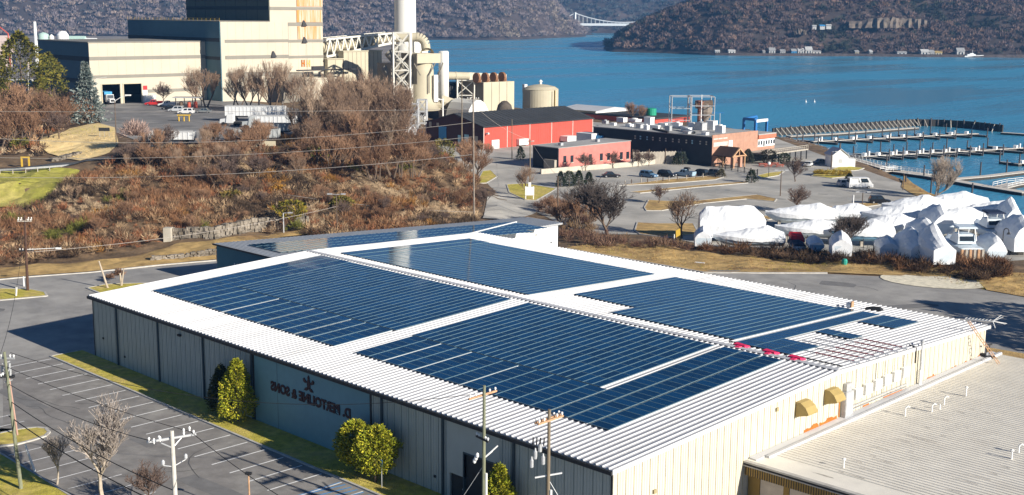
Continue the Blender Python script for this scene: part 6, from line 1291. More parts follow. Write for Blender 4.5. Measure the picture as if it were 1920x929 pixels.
t = thing('red_boat_shed', 'low red shed with flat charcoal roof behind the long building, by the water', 'shed', (PX[0]-10, PX[1]+LX/2, ZM)); x0, y0 = PX[0], PX[1]
mb = MB(); mb.box(x0-38, x0, y0, y0+LX, ZM-1, zX); mb.build('wall', m_redw, t); mb = MB(); mb.box(x0-39, x0+.5, y0-.5, y0+LX+.5, zX, zX+.5); mb.build('roof', m_darkroof, t)
for s in (.86, .95): mb = MB(); mb.cyl((x0+.5, y0+LX*s, ZM), (x0+.5, y0+LX*s, zX-.3), .7, None, 8); mb.build('red_pipe', m_redbox, t)
c = at(1221, 218, 492); mb = MB(); mb.lathe((c[0], c[1], ZM), [(2.0, 0), (2.0, at(1221, 204, 492)[2]-ZM), (1.2, at(1221, 203, 492)[2]-ZM)], 16); one('green_tank', mb, mat('green_tank', (.02, .3, .18), .6), 'small green cylindrical tank by the charcoal roofed shed', 'tank')
# marina steelwork, travel lift, antenna mast
lattice('loading_tower', 'open white steel loading tower standing by the water, left one', rect(1260, 1295, 442, 7), ZM, at(1278, 182, 442)[2], 3, .13, m_galv, diag=False)
lattice('loading_tower', 'rusty white steel loading tower with machinery, right one', rect(1297, 1340, 438, 8), ZM, at(1320, 182, 438)[2], 4, .14, m_galv, diag=False)
tb = thing('hoist_machinery', 'brown hoist drums and hoppers inside the right loading tower', 'machinery', tuple(up(1318, 240, ZM))); mb = MB(); c = at(1322, 240, 444); mb.cyl(at(1304, 197, 443), at(1336, 195, 443), 1.3, None, 12); mb.build('drum', m_bark, tb); mb = MB(); mb.lathe((c[0], c[1], ZM), [(1.0, 0), (1.0, 4), (2.4, 7), (2.4, 10)], 10); mb.build('hopper', m_barkgr, tb); mb = MB(); c = at(1311, 240, 443); mb.lathe((c[0], c[1], ZM), [(.8, 0), (.8, 8), (1.6, 9), (1.6, 11)], 10); mb.build('column', mat('brown_steel', (.2, .09, .06), .8), tb)
mb = MB(); c = at(1316, 178, 440); mb.cyl((c[0], c[1], ZM), c, .25, .15, 6); one('mast', mb, m_white, 'thin white mast rising above the loading towers', 'mast'); 
m_bl = mat('lift_blue', (.03, .16, .42), .5, .1)
t = thing('travel_lift', 'blue travelling boat hoist frame standing at the marina edge', 'boat hoist', tuple(at(1415, 246, 440))); q = [at(x_, 246, D_) for x_, D_ in ((1394, 436), (1416, 432), (1437, 438), (1417, 447))]; zt = at(1410, 223, 436)[2]
mb = MB()
for c in q: mb.beam((c[0], c[1], ZW+1.5), (c[0], c[1], zt), .7)
mb.beam((*q[0][:2], zt), (*q[1][:2], zt), .9); mb.beam((*q[0][:2], zt), (*q[3][:2], zt), .7); mb.build('frame', m_bl, t); mb = MB(); mb.beam((*q[1][:2], zt-.5), (*q[2][:2], zt-.5), .9); mb.build('crossbeam', m_white, t)
for c in q: mb = MB(); mb.cyl((c[0]-.4, c[1], ZW+1.6), (c[0]+.4, c[1], ZW+1.6), .8, None, 12); mb.build('wheel', m_trimdk, t)
c = up(1349, 246, ZM); t = thing('street_lamp', 'tall pole lamp beside the loading towers', 'lamp', tuple(c)); zt = at(1350, 212, (c-CAM)@FH)[2]; mb = MB(); mb.cyl(c, (c[0], c[1], zt), .14, .1, 6); mb.build('post', m_galv, t); mb = MB(); mb.beam((c[0]-2, c[1]-2, zt), (c[0]+1, c[1]+1, zt), .2); mb.build('arm', m_bl, t)
# ================================================================== VEHICLES
m_tyre = mat('tyre', (.015, .015, .016), .85); m_rim = mat('rim', (.45, .45, .46), .4, .05, metal=.5); m_lamp = mat('headlamp', (.75, .77, .8), .2, .02)
CARM = {}
def paint(nm, c): CARM[nm] = mat(nm+'_car_paint', c, .3, .03, spec=.5); return CARM[nm]
for nm, c in (('white', (.75, .75, .74)), ('black', (.012, .012, .014)), ('silver', (.5, .52, .54)), ('grey', (.14, .16, .17)), ('blue', (.1, .2, .32)), ('red', (.5, .03, .03)), ('paleblue', (.32, .45, .55))): paint(nm, c)
def car(kind, colour, loc, rz, label, group=None, cat='car'):
    L, Wd, Hh = {'sedan': (4.7, 1.8, 1.45), 'suv': (4.7, 1.9, 1.75), 'pickup': (5.6, 2.0, 1.85), 'van': (5.9, 2.1, 2.6)}[kind]
    t = thing('parked_'+kind, label, cat, (0, 0, 0), group); p = CARM[colour]; w2 = Wd/2
    gl = .3; belt = Hh*.56 if kind != 'van' else Hh*.5
    if kind == 'van': bp = [(-L/2, gl), (L/2, gl), (L/2, .95), (L/2-.35, belt), (-L/2, belt)]
    else: bp = [(-L/2, gl+.1), (-L/2+.15, gl), (L/2-.1, gl), (L/2, gl+.25), (L/2-.08, belt-.2), (L/2-1.25, belt), (-L/2+.05, belt)]
    mb = MB(); n = len(bp)
    i0 = [(x, -w2*.96, z) for x, z in bp]; i1 = [(x, w2*.96, z) for x, z in bp]; mb.hexa(i0, i1)
    mb.box(-L/2+.2, L/2-.3, -w2, w2, gl+.12, belt-.15)
    if kind == 'sedan': c0 = (-L/2+.55, L/2-1.35); c1 = (-L/2+1.3, L/2-2.1)
    elif kind == 'suv': c0 = (-L/2+.08, L/2-1.25); c1 = (-L/2+.4, L/2-1.95)
    elif kind == 'pickup': c0 = (-.75, L/2-1.5); c1 = (-.6, L/2-2.15)
    else: c0 = (-L/2+.02, L/2-.4); c1 = (-L/2+.06, L/2-1.25)
    tw = w2*.8 if kind != 'van' else w2*.9
    cab = lambda f: [(c0[0]+(c1[0]-c0[0])*f, -w2*.94+(w2*.94-tw)*f, belt+(Hh-belt)*f), (c0[1]+(c1[1]-c0[1])*f, -w2*.94+(w2*.94-tw)*f, belt+(Hh-belt)*f), (c0[1]+(c1[1]-c0[1])*f, w2*.94-(w2*.94-tw)*f, belt+(Hh-belt)*f), (c0[0]+(c1[0]-c0[0])*f, w2*.94-(w2*.94-tw)*f, belt+(Hh-belt)*f)]
    mb.hexa(cab(.86), cab(1.0)); mb.hexa(cab(-.02), cab(.12))
    for s in ((0, .1), (.47, .55), (.9, 1.0)):                       # pillars
        for sy in (0, 1):
            pts = []
            for f in (.1, .88):
                c = cab(f); a, b = (np.array(c[0]), np.array(c[1])) if sy == 0 else (np.array(c[3]), np.array(c[2])); o_ = np.array((0, -.012 if sy == 0 else .012, 0))
                pts += [a+(b-a)*s[0]+o_, a+(b-a)*s[1]+o_]
            mb.face([pts[0], pts[1], pts[3], pts[2]])
    if kind == 'van':
        for sy in (-1, 1): mb.box(-L/2+.1, -L/2+2.2, sy*w2*.93-.02, sy*w2*.93+.02, belt, Hh-.3)
    if kind == 'pickup': mb.box(-L/2+.05, -.8, -w2*.95, -w2*.85, belt, belt+.35); mb.box(-L/2+.05, -.8, w2*.85, w2*.95, belt, belt+.35); mb.box(-L/2, -L/2+.1, -w2*.95, w2*.95, belt, belt+.35)
    mb.build('body', p, t)
    mb = MB(); mb.hexa(cab(.12), cab(.86)); mb.build('window', m_glass, t)
    for sx in (-L*.3, L*.31):
        for sy in (-1, 1):
            mb = MB(); mb.cyl((sx, sy*(w2-.22), .34), (sx, sy*(w2+.01), .34), .35, None, 14); wl = mb.build('wheel', m_tyre, t); mb = MB(); mb.cyl((sx, sy*(w2+.012), .34), (sx, sy*(w2+.025), .34), .2, None, 10); mb.build('rim', m_rim, wl)
    for sy in (-1, 1):
        mb = MB(); y = sy*w2*.7; mb.box(L/2-.12, L/2+.012, y-.2, y+.2, belt-.42, belt-.25); mb.build('headlight', m_lamp, t)
    t.location = [float(a) for a in loc]; t.rotation_euler = (0, 0, R(rz)); return t
G = 'cars parked in the marina lot'
car('suv', 'blue', up(1216, 333, ZM), 5, 'blue grey suv leftmost of the parked row in the marina lot', G)
car('suv', 'black', up(1250, 332, ZM), 8, 'black suv second in the parked row, right of the blue grey one', G)
car('pickup', 'paleblue', up(1284, 331, ZM), 185, 'pale blue pickup with dark roof box in the middle of the parked row', G)
car('suv', 'black', up(1311, 330, ZM), 185, 'black suv beside the pale pickup, fourth in the parked row', G)
car('suv', 'grey', up(1336, 329, ZM), 185, 'dark grey suv at the right end of the parked row', G)
c = up(1288, 331, ZM); mb = MB(); mb.hexa([(c[0]-.8, c[1]-.5, ZM+1.86), (c[0]+.8, c[1]-.5, ZM+1.86), (c[0]+.8, c[1]+.5, ZM+1.86), (c[0]-.8, c[1]+.5, ZM+1.86)], [(c[0]-.7, c[1]-.4, ZM+2.3), (c[0]+.6, c[1]-.4, ZM+2.3), (c[0]+.6, c[1]+.4, ZM+2.3), (c[0]-.7, c[1]+.4, ZM+2.3)]); one('roof_box', mb, m_trimdk, 'black roof box carried on the pale blue pickup', 'roof box')
car('sedan', 'black', up(1146, 333, ZM), 50, 'black car parked alone before the pink building', G)
car('van', 'white', up(1612, 353, ZM), 50, 'white panel van parked beside the hedge island', G, 'van')
car('suv', 'silver', up(1588, 350, ZM), 55, 'silver suv half hidden behind the white van', G)
car('suv', 'black', up(1649, 382, ZM), 40, 'black suv parked alone near the wrapped boats', G)
car('sedan', 'white', up(1516, 312, ZM), 110, 'white car parked by the small white house', G)
car('sedan', 'grey', up(1541, 308, ZM), 60, 'dark grey car parked behind the white car near the dock', G)
car('sedan', 'black', up(885, 283, ZM+.1), 70, 'dark car in the shade of the dark red gable', 'cars by the red shed')
G = 'cars parked in the plant yard'
for k, (kd, cl, px, py, rzz, lab, ct) in enumerate([('pickup', 'red', 289, 198, 228, 'red pickup farthest back in the plant yard row', 'pickup'), ('pickup', 'white', 314, 200, 222, 'white pickup in the plant yard, beside the red one', 'pickup'), ('sedan', 'black', 318, 206, 222, 'low black car squeezed between white pickup and silver suv', 'car'), ('suv', 'silver', 331, 210, 222, 'silver suv in the plant yard, behind the white one', 'car'), ('suv', 'white', 349, 214, 225, 'white suv nearest the yellow stand in the plant yard', 'car'), ('sedan', 'grey', 381, 212, 225, 'grey sedan right of the white suv in the plant yard', 'car')]):
    car(kd, cl, up(px, py, ZP+.05), rzz, lab, G, ct)
# trucks and dump trailers in the plant yard
def trailer(loc, rz, L, label, m_body, z0=1.3, h=2.0, grp='dump trailers in the plant yard'):
    t = thing('dump_trailer', label, 'trailer', (0, 0, 0), grp); mb = MB(); w2 = 1.25
    mb.hexa([(-L/2, -w2, z0), (L/2, -w2, z0), (L/2, w2, z0), (-L/2, w2, z0)], [(-L/2, -w2, z0+h), (L/2, -w2, z0+h), (L/2, w2, z0+h), (-L/2, w2, z0+h)])
    n = int(L/1.0)
    for k in range(n+1):
        x = -L/2+L*k/n
        for s in (-1, 1): mb.box(x-.09, x+.09, s*w2-.09, s*w2+.09, z0, z0+h)
    mb.box(-L/2-.05, L/2+.05, -w2-.12, -w2+.02, z0+h-.02, z0+h+.16); mb.box(-L/2-.05, L/2+.05, w2-.02, w2+.12, z0+h-.02, z0+h+.16); mb.build('body', m_body, t)
    mb = MB(); mb.box(-L/2+.15, L/2-.15, -w2+.1, w2-.1, z0+h+.002, z0+h+.1); mb.build('load_cover', m_trimdk, t)
    mb = MB(); mb.box(-L/2, L/2, -.5, .5, z0-.35, z0-.01); mb.build('chassis', m_trimdk, t)
    for x in (-L/2+1.2, -L/2+2.5, L/2-2.2):
        for s in (-1, 1): mb = MB(); mb.cyl((x, s*.75, .52), (x, s*1.2, .52), .52, None, 12); mb.build('wheel', m_tyre, t)
    t.location = [float(a) for a in loc]; t.rotation_euler = (0, 0, R(rz)); return t
def cab(loc, rz, label, mcol, top=None, grp='truck cabs of the plant'):
    t = thing('truck_cab', label, 'truck', (0, 0, 0), grp); mb = MB(); mb.box(-2.6, 2.4, -.5, .5, .7, 1.1, 1)
    mb.hexa([(-1.0, -1.2, .8), (.9, -1.2, .8), (.9, 1.2, .8), (-1.0, 1.2, .8)], [(-1.0, -1.15, 3.1), (.55, -1.15, 3.1), (.55, 1.15, 3.1), (-1.0, 1.15, 3.1)]); mb.hexa([(.9, -.95, .7), (2.6, -.9, .7), (2.6, .9, .7), (.9, .95, .7)], [(.9, -.95, 2.0), (2.5, -.8, 1.75), (2.5, .8, 1.75), (.9, .95, 2.0)]); mb.build('body', [mcol, m_trimdk], t)
    mb = MB(); mb.hexa([(.905, -1.02, 2.05), (.92, -1.02, 2.05), (.92, 1.02, 2.05), (.905, 1.02, 2.05)], [(.61, -1.0, 2.95), (.63, -1.0, 2.95), (.63, 1.0, 2.95), (.61, 1.0, 2.95)]); mb.build('windscreen', m_glass, t)
    mb = MB(); mb.box(2.61, 2.66, -.6, .6, .9, 1.6); mb.build('grille', m_trimdk, t)
    for x in (1.6, -1.6, -2.4):
        for s in (-1, 1): mb = MB(); mb.cyl((x, s*.8, .52), (x, s*1.2, .52), .52, None, 12); mb.build('wheel', m_tyre, t)
    if top: mb = MB(); mb.box(-6.5, -1.1, -1.25, 1.25, 1.2, 3.9); mb.build('tipper_body', top, t)
    t.location = [float(a) for a in loc]; t.rotation_euler = (0, 0, R(rz)); return t
m_tr = mat('trailer_white', (.66, .67, .67), .6, .06); m_trg = mat('trailer_grey', (.42, .44, .44), .6, .08)
def tmid(px0, px1, py, D=None): a = up(px0, py, ZP+.05); b = up(px1, py, ZP+.05); return (a+b)/2, np.linalg.norm((b-a)[:2])
c, l = tmid(424, 536, 228); trailer(c, 44.7, l, 'long white dump trailer farthest back of the trailers in the plant yard', m_tr, 1.6, 2.5)
c, l = tmid(468, 556, 241); trailer(c, 44.7, l, 'white ribbed dump trailer second from the back in the plant yard', m_tr, 1.3, 1.9)
c, l = tmid(470, 545, 255); trailer(c, 44.7, l, 'grey dump trailer third from the back, half in shade', m_trg, 1.3, 1.6)
c, l = tmid(440, 524, 268); trailer(c, 44.7, l, 'grey white dump trailer nearest the brush in the plant yard', m_trg, 1.2, 1.9)
c, l = tmid(283, 366, 271); trailer(c, 44.7, l, 'long low pale trailer behind the pinkish blossom bush', m_tr, 1.2, 1.7)
cab(up(432, 236, ZP+.05), 222, 'white truck cab with long bonnet before the long white trailer', m_tr)
cab(up(474, 241, ZP+.05), 222, 'grey truck cab at the left end of the second trailer', m_trg)
cab(up(209, 196, ZP+.06)+np.array((-1, 0, 0)), -8, 'white truck with blue tipper body standing in the left truck door', m_tr, m_bluebox)
mb = MB(); c = up(345, 228, ZP); mb.obox((c[0], c[1], ZP+1.6), 3.4, 1.2, .25, 45)
for s in (-1.4, 0, 1.4): mb.beam((c[0]+s*.7, c[1]+s*.7, ZP), (c[0]+s*.7, c[1]+s*.7, ZP+1.6), .25)
one('yellow_stand', mb, m_yellow, 'yellow steel stand beside the white suv in the plant yard', 'stand')
for k, (px, py, L, lab) in enumerate([(500, 274, 4, 'white concrete block at the yard edge right of the trailers'), (462, 276, 5, 'cream barrier block at the yard edge before the nearest trailer')]):
    c = up(px, py, ZP); mb = MB(); mb.hexa([(c[0]-L*.35-.3, c[1]-L*.35+.3, ZP), (c[0]-L*.35+.3, c[1]-L*.35-.3, ZP), (c[0]+L*.35+.3, c[1]+L*.35-.3, ZP), (c[0]+L*.35-.3, c[1]+L*.35+.3, ZP)], [(c[0]-L*.35-.15, c[1]-L*.35+.15, ZP+1.1), (c[0]-L*.35+.15, c[1]-L*.35-.15, ZP+1.1), (c[0]+L*.35+.15, c[1]+L*.35-.15, ZP+1.1), (c[0]+L*.35-.15, c[1]+L*.35+.15, ZP+1.1)]); one('barrier_block', mb, m_cr, lab, 'barrier')
t = thing('carport', 'small dark open shelter behind the plant yard cars', 'shelter', tuple(up(352, 205, ZP))); c = up(354, 203, ZP); mb = MB(); mb.obox((c[0], c[1], ZP+3.2), 9, 4, .25, 45); mb.build('roof', m_galv, t)
for s in (-4, -1.3, 1.3, 4): mb = MB(); mb.beam((c[0]+s*.7, c[1]+s*.7, ZP), (c[0]+s*.7, c[1]+s*.7, ZP+3.2), .2); mb.build('post', m_trimdk, t)
for k, s in enumerate((-2.5, 0, 2)): mb = MB(); mb.lathe((c[0]+s*.7-.5, c[1]+s*.7+.5, ZP), [(.6, 0), (.6, 1.8), (.2, 2.0)], 10); one('waste_drum', mb, m_redbox if k else m_bark, ['brown drum under the dark shelter in the plant yard', 'red drum in the middle under the dark shelter', 'red drum at the right end under the dark shelter'][k], 'drum')
# ================================================================== WRAPPED BOATS
m_wrap = mat('shrink_wrap', (.8, .82, .84), .45, .03, 1.0, .5, 1.2, spec=.4)
m_hullw = mat('boat_hull', (.6, .68, .74), .35, .06); m_hullb = mat('blue_hull', (.2, .4, .58), .35, .06); m_navy = mat('navy_canvas', (.015, .025, .06), .7)
def boat(loc, rz, L, B, hh, peaks, label, hull=None, cov=None, seed=0, over=.25, wrapdown=.35, name='wrapped_boat', open_=False, clear=.9):
    """hull lofted from stern to bow, shrink-wrap tent over a ridge with raised peaks"""
    r = random.Random(seed); t = thing(name, label, 'boat', (0, 0, 0), 'boats laid up in the yard'); ns = 22
    hb = lambda f: B/2*(min(1, .88+f*.3) if f < .4 else max(.02, (1-((f-.4)/.6)**2.3)))
    xs = [(-L/2+L*i/(ns-1)) for i in range(ns)]
    sheer = lambda f: clear+hh*(.86+.22*f*f)
    def ridge(f):
        zz = clear+np.interp(f, [p[0] for p in peaks], [p[1] for p in peaks]); return zz-.17*abs(math.sin(f*math.pi*3.5+seed))
    mb = MB(); rings = []
    for i, x in enumerate(xs):
        f = i/(ns-1); b = hb(f); k = clear+.05+hh*.75*max(0, (f-.7)/.3)**2
        rings.append([(x, 0, k), (x, b*.72, k+(sheer(f)-k)*.32), (x, b*.95, k+(sheer(f)-k)*.62), (x, b, sheer(f)), ])
    full = [[(p[0], -p[1], p[2]) for p in rg[::-1]]+rg[1:] for rg in rings]
    for a, b_ in zip(full, full[1:]):
        for j in range(len(a)-1): mb.face([a[j], b_[j], b_[j+1], a[j+1]])
    mb.face(full[0]); mb.build('hull', hull or m_hullw, t)
    if open_: pass
    mb = MB(); rings = []
    for i, x in enumerate(xs):
        f = i/(ns-1); b = hb(f)*1.025+.02; s = sheer(f); z = max(ridge(f), s+.12); zd = s-hh*wrapdown*(1 if f < .9 else .6); j = lambda a: r.uniform(-a, a)
        ov = min(1, B/2/max(b, .1))
        rg = [(x+j(.05), b*.985, zd+j(.08)), (x, b+.05, s-.05+j(.04)), (x+j(.04), b*(.88+j(.02)), s+(z-s)*(.28+j(.04))), (x, b*(.65+j(.03)), s+(z-s)*(.58+j(.04))), (x+j(.04), b*(.34+j(.03)), s+(z-s)*(.84+j(.03))), (x, b*.03, z+j(.03))]
        rings.append([(p[0], -p[1]*(1+j(.01)), p[2]) for p in rg]+rg[::-1])
    for a, b_ in zip(rings, rings[1:]):
        for q in range(len(a)-1): mb.face([a[q], b_[q], b_[q+1], a[q+1]])
    mb.face(rings[0]); cv = mb.build('cover', cov or m_wrap, t)
    for f in (.15, .5, .8):
        x = -L/2+L*f
        mb = MB(); mb.obox((x, 0, 0), .5, .9, clear+.1+(hh*.2 if f > .7 else 0)); mb.build('keel_block', m_woodgrey, t)
        for s in (-1, 1):
            b = hb(f); mb = MB(); mb.beam((x, s*(b*.95), 0), (x, s*b*.72, clear+hh*.35), .1); mb.beam((x-.4, s*(b*1.05), .03), (x+.4, s*(b*.75), .03), .07); mb.build('jack_stand', m_trimdk, t)
    t.location = [float(a) for a in loc]; t.rotation_euler = (0, 0, R(rz)); return t
ST = 134.0                                  # bow away from the camera
def bz(px, py, z=None):
    z = -1.9 if z is None else z; p = up(px, py, z); z = Hz(p[0], p[1]); p = up(px, py, z); p[2] = Hz(p[0], p[1]); return p
def pk(*a): return list(a)
BO = [
 # px, py(base), rz, L, B, hull, peaks, label, kw
 (1372, 452, 44, 11.5, 3.9, 2.6, [(0, 5.0), (.1, 6.2), (.8, 6.6), (.95, 4.6), (1, 3)], 'tallest boxy wrapped boat at the left end of the boat yard', dict(wrapdown=.9)),
 (1317, 466, 128, 8.0, 2.7, 1.9, [(0, 3.2), (.4, 3.9), (1, 2.2)], 'narrow wrapped boat seen end on at the far left of the yard', dict(wrapdown=.8)),
 (1402, 472, 222, 11.6, 3.4, 1.9, [(0, 3.0), (.25, 4.3), (.5, 3.7), (.75, 3.0), (1, 2.4)], 'pale blue hulled wrapped boat with its pointed bow to the left, front row', dict(hull=m_hullw)),
 (1512, 455, 220, 11.0, 3.4, 2.0, [(0, 3.2), (.3, 4.2), (.6, 3.5), (1, 2.5)], 'wrapped boat with bow to the left behind the red topped boat', {}),
 (1490, 477, 135, 6.0, 2.3, 1.2, [(0, 1.5), (.3, 2.0), (1, 1.6)], 'open boat with red canvas top showing its stern, front row', dict(cov=m_navy, wrapdown=.1)),
 (1525, 479, 130, 6.5, 2.4, 1.5, [(0, 2.0), (.35, 2.9), (1, 2.0)], 'small wrapped boat with blue hull right of the red topped boat', dict(hull=m_hullb)),
 (1573, 484, 128, 9.0, 3.1, 2.0, [(0, 3.4), (.3, 4.6), (.7, 3.6), (1, 2.6)], 'wrapped boat behind the bare black tree, middle of the front row', dict(wrapdown=.8)),
 (1615, 462, 222, 10.5, 3.4, 2.1, [(0, 3.2), (.3, 4.7), (.6, 4.0), (1, 2.6)], 'long wrapped boat with blue shaded side behind the middle of the front row', dict(hull=m_hullb)),
 (1500, 428, 222, 13.0, 3.8, 2.2, [(0, 3.4), (.25, 4.8), (.6, 4.0), (1, 2.8)], 'long low wrapped boat at the back left, behind the bow-left pair', {}),
 (1585, 424, 214, 9.0, 3.2, 2.0, [(0, 3.2), (.3, 4.4), (.7, 3.6), (1, 2.5)], 'wrapped boat at the back with a white post beside it', {}),
 (1657, 488, 132, 8.0, 3.0, 1.9, [(0, 3.0), (.3, 4.0), (.6, 3.2), (1, 2.4)], 'squat rounded wrapped boat seen end on, fifth from the right in front', dict(wrapdown=.95)),
 (1700, 493, 138, 10.0, 3.4, 2.3, [(0, 3.4), (.15, 4.2), (.4, 6.0), (.6, 5.2), (1, 3.0)], 'tall peaked wrapped boat seen end on, right of the squat one', dict(wrapdown=.95)),
 (1742, 498, 138, 10.5, 3.5, 2.4, [(0, 3.2), (.2, 4.2), (.45, 6.6), (.65, 5.6), (1, 3.0)], 'tallest end on wrapped boat with crumpled bluish sides, front row', dict(wrapdown=.95)),
 (1722, 462, 140, 10.0, 3.4, 2.2, [(0, 3.6), (.3, 5.4), (.7, 4.2), (1, 2.8)], 'wrapped boat peering between two tall end on boats, second row', dict(wrapdown=.8)),
 (1848, 490, 136, 9.5, 3.2, 2.0, [(0, 3.8), (.1, 5.0), (.4, 4.9), (.8, 3.6), (1, 2.6)], 'wrapped boat with bare white stern beneath its tent, front right', dict(wrapdown=.2)),
 (1893, 470, 140, 11.0, 4.0, 2.6, [(0, 5.4), (.2, 7.0), (.5, 6.4), (.8, 4.6), (1, 3.2)], 'huge wrapped boat at the right edge beside the curved lamp', dict(wrapdown=.9)),
 (1672, 430, 215, 11.0, 3.5, 2.1, [(0, 3.4), (.3, 4.8), (.7, 3.8), (1, 2.6)], 'wrapped boat in the back row beside the tan spar, left part', {}),
 (1665, 448, 218, 9.0, 3.2, 2.0, [(0, 3.4), (.3, 4.6), (.7, 3.8), (1, 2.6)], 'wrapped boat in the second row with a sharp blue shaded fold', {}),
 (1745, 440, 140, 11.0, 3.8, 2.4, [(0, 4.6), (.2, 6.2), (.5, 5.6), (.8, 4.0), (1, 3.0)], 'tall round topped wrapped boat in the second row', dict(wrapdown=.8)),
 (1712, 415, 218, 12.0, 3.8, 2.3, [(0, 3.8), (.3, 5.4), (.7, 4.2), (1, 2.8)], 'broad wrapped boat near the water in the back row', {}),
 (1775, 412, 222, 15.0, 4.2, 2.6, [(0, 4.2), (.3, 5.8), (.6, 4.8), (1, 3.0)], 'longest wrapped boat in the back row before the water', {}),
 (1790, 438, 225, 10.5, 3.6, 2.3, [(0, 3.6), (.3, 5.0), (.7, 4.0), (1, 2.8)], 'blue shadowed wrapped boat behind the uncovered cruiser', dict(hull=m_hullb)),
 (1845, 425, 218, 11.0, 3.6, 2.2, [(0, 3.8), (.2, 5.2), (.7, 4.0), (1, 2.8)], 'wrapped boat at the back right with a pointed peak', {}),
 (1880, 430, 140, 9.0, 3.4, 2.2, [(0, 4.4), (.25, 6.8), (.6, 5.0), (1, 3.0)], 'steep peaked wrapped boat at the back right near the dock', dict(wrapdown=.8)),
 (1925, 432, 140, 10.0, 3.8, 2.4, [(0, 5.0), (.3, 6.4), (1, 3.0)], 'wrapped boat cut by the right edge of the picture, back row', dict(wrapdown=.8)),
]
for k, (px, py, rzz, L, B, hh, pks, lab, kw) in enumerate(BO): boat(bz(px, py), rzz+random.uniform(-3, 3), L*1.05, B*1.1, hh, [(a_, b_*.88) for a_, b_ in pks], lab, seed=k+5, **kw)
# red canvas on the open boat; navy topped and uncovered cruisers
p = bz(1490, 474); mb = MB(); q = [(-1.2, -1.1, 2.2), (1.2, -1.1, 2.2), (1.2, 1.1, 2.2), (-1.2, 1.1, 2.2)]
mb = MB(132, p+np.array((0, 0, .35))); mb.hexa([(-2.2, -1.15, 2.4), (.6, -1.15, 2.6), (.6, 1.15, 2.6), (-2.2, 1.15, 2.4)], [(-2.0, -1.0, 2.9), (.5, -1.0, 3.2), (.5, 1.0, 3.2), (-2.0, 1.0, 2.9)]); mb.hexa([(-2.25, -1.15, 1.9), (-2.15, -1.15, 1.9), (-2.15, 1.15, 1.9), (-2.25, 1.15, 1.9)], [(-2.2, -1.1, 2.4), (-2.1, -1.1, 2.4), (-2.1, 1.1, 2.4), (-2.2, 1.1, 2.4)]); one('canvas_top', mb, mat('red_canvas', (.5, .015, .03), .7), 'bright red canvas stretched over the open boat', 'canvas')
def cruiser(loc, rz, L, B, hh, label, topm, seed, timber):
    t = boat((0, 0, 0), 0, L, B, hh, [(0, hh*.9), (1, hh*1.1)], label, seed=seed, name='cruiser', wrapdown=.02, cov=m_hullw)
    mb = MB(); z = .9+hh; 
    mb.hexa([(-L*.28, -B*.38, z), (L*.12, -B*.34, z), (L*.12, B*.34, z), (-L*.28, B*.38, z)], [(-L*.24, -B*.33, z+1.5), (0, -B*.3, z+1.5), (0, B*.3, z+1.5), (-L*.24, B*.33, z+1.5)]); mb.build('cabin', m_hullw, t)
    mb = MB(); mb.hexa([(-L*.285, -B*.3, z+.5), (-L*.28, -B*.3, z+.5), (-L*.28, B*.3, z+.5), (-L*.285, B*.3, z+.5)], [(-L*.255, -B*.28, z+1.2), (-L*.25, -B*.28, z+1.2), (-L*.25, B*.28, z+1.2), (-L*.255, B*.28, z+1.2)]); mb.build('window', m_glass, t)
    mb = MB()
    for s in (-1, 1): mb.beam((-L*.3, s*B*.36, z+.5), (-L*.22, s*B*.34, z+2.6), .12); mb.beam((-L*.02, s*B*.3, z+1.2), (-L*.06, s*B*.3, z+2.6), .12)
    mb.beam((-L*.22, -B*.34, z+2.55), (-L*.22, B*.34, z+2.55), .1); mb.beam((-L*.06, -B*.3, z+2.55), (-L*.06, B*.3, z+2.55), .1); mb.beam((-L*.22, -B*.33, z+2.56), (-L*.06, -B*.3, z+2.56), .1)
    mb.build('hardtop_frame', m_white, t)
    mb = MB(); mb.hexa([(-L*.3, -B*.4, z+2.5), (0, -B*.36, z+2.6), (0, B*.36, z+2.6), (-L*.3, B*.4, z+2.5)], [(-L*.28, -B*.36, z+2.75), (-.1, -B*.33, z+2.85), (-.1, B*.33, z+2.85), (-L*.28, B*.36, z+2.75)]); mb.build('hardtop', topm, t)
    if timber:
        for k in range(6): y = -B*.42+B*.84*k/5; mb = MB(); mb.beam((-L/2-.15, y, .2), (-L/2-.05, y, .9+hh*.8), .36, .5); mb.build('timber_prop', m_woodpale if k % 2 else m_woodgrey, t)
    t.location = [float(a) for a in loc]; t.rotation_euler = (0, 0, R(rz)); return t
cruiser(bz(1797, 492), 137, 10.5, 4.0, 2.4, 'uncovered white cruiser with timber props hanging at its stern', m_hullw, 91, True)
cruiser(bz(1851, 458), 137, 11.0, 4.2, 2.6, 'uncovered cruiser with navy blue canvas top behind a wrapped boat', m_navy, 92, False)
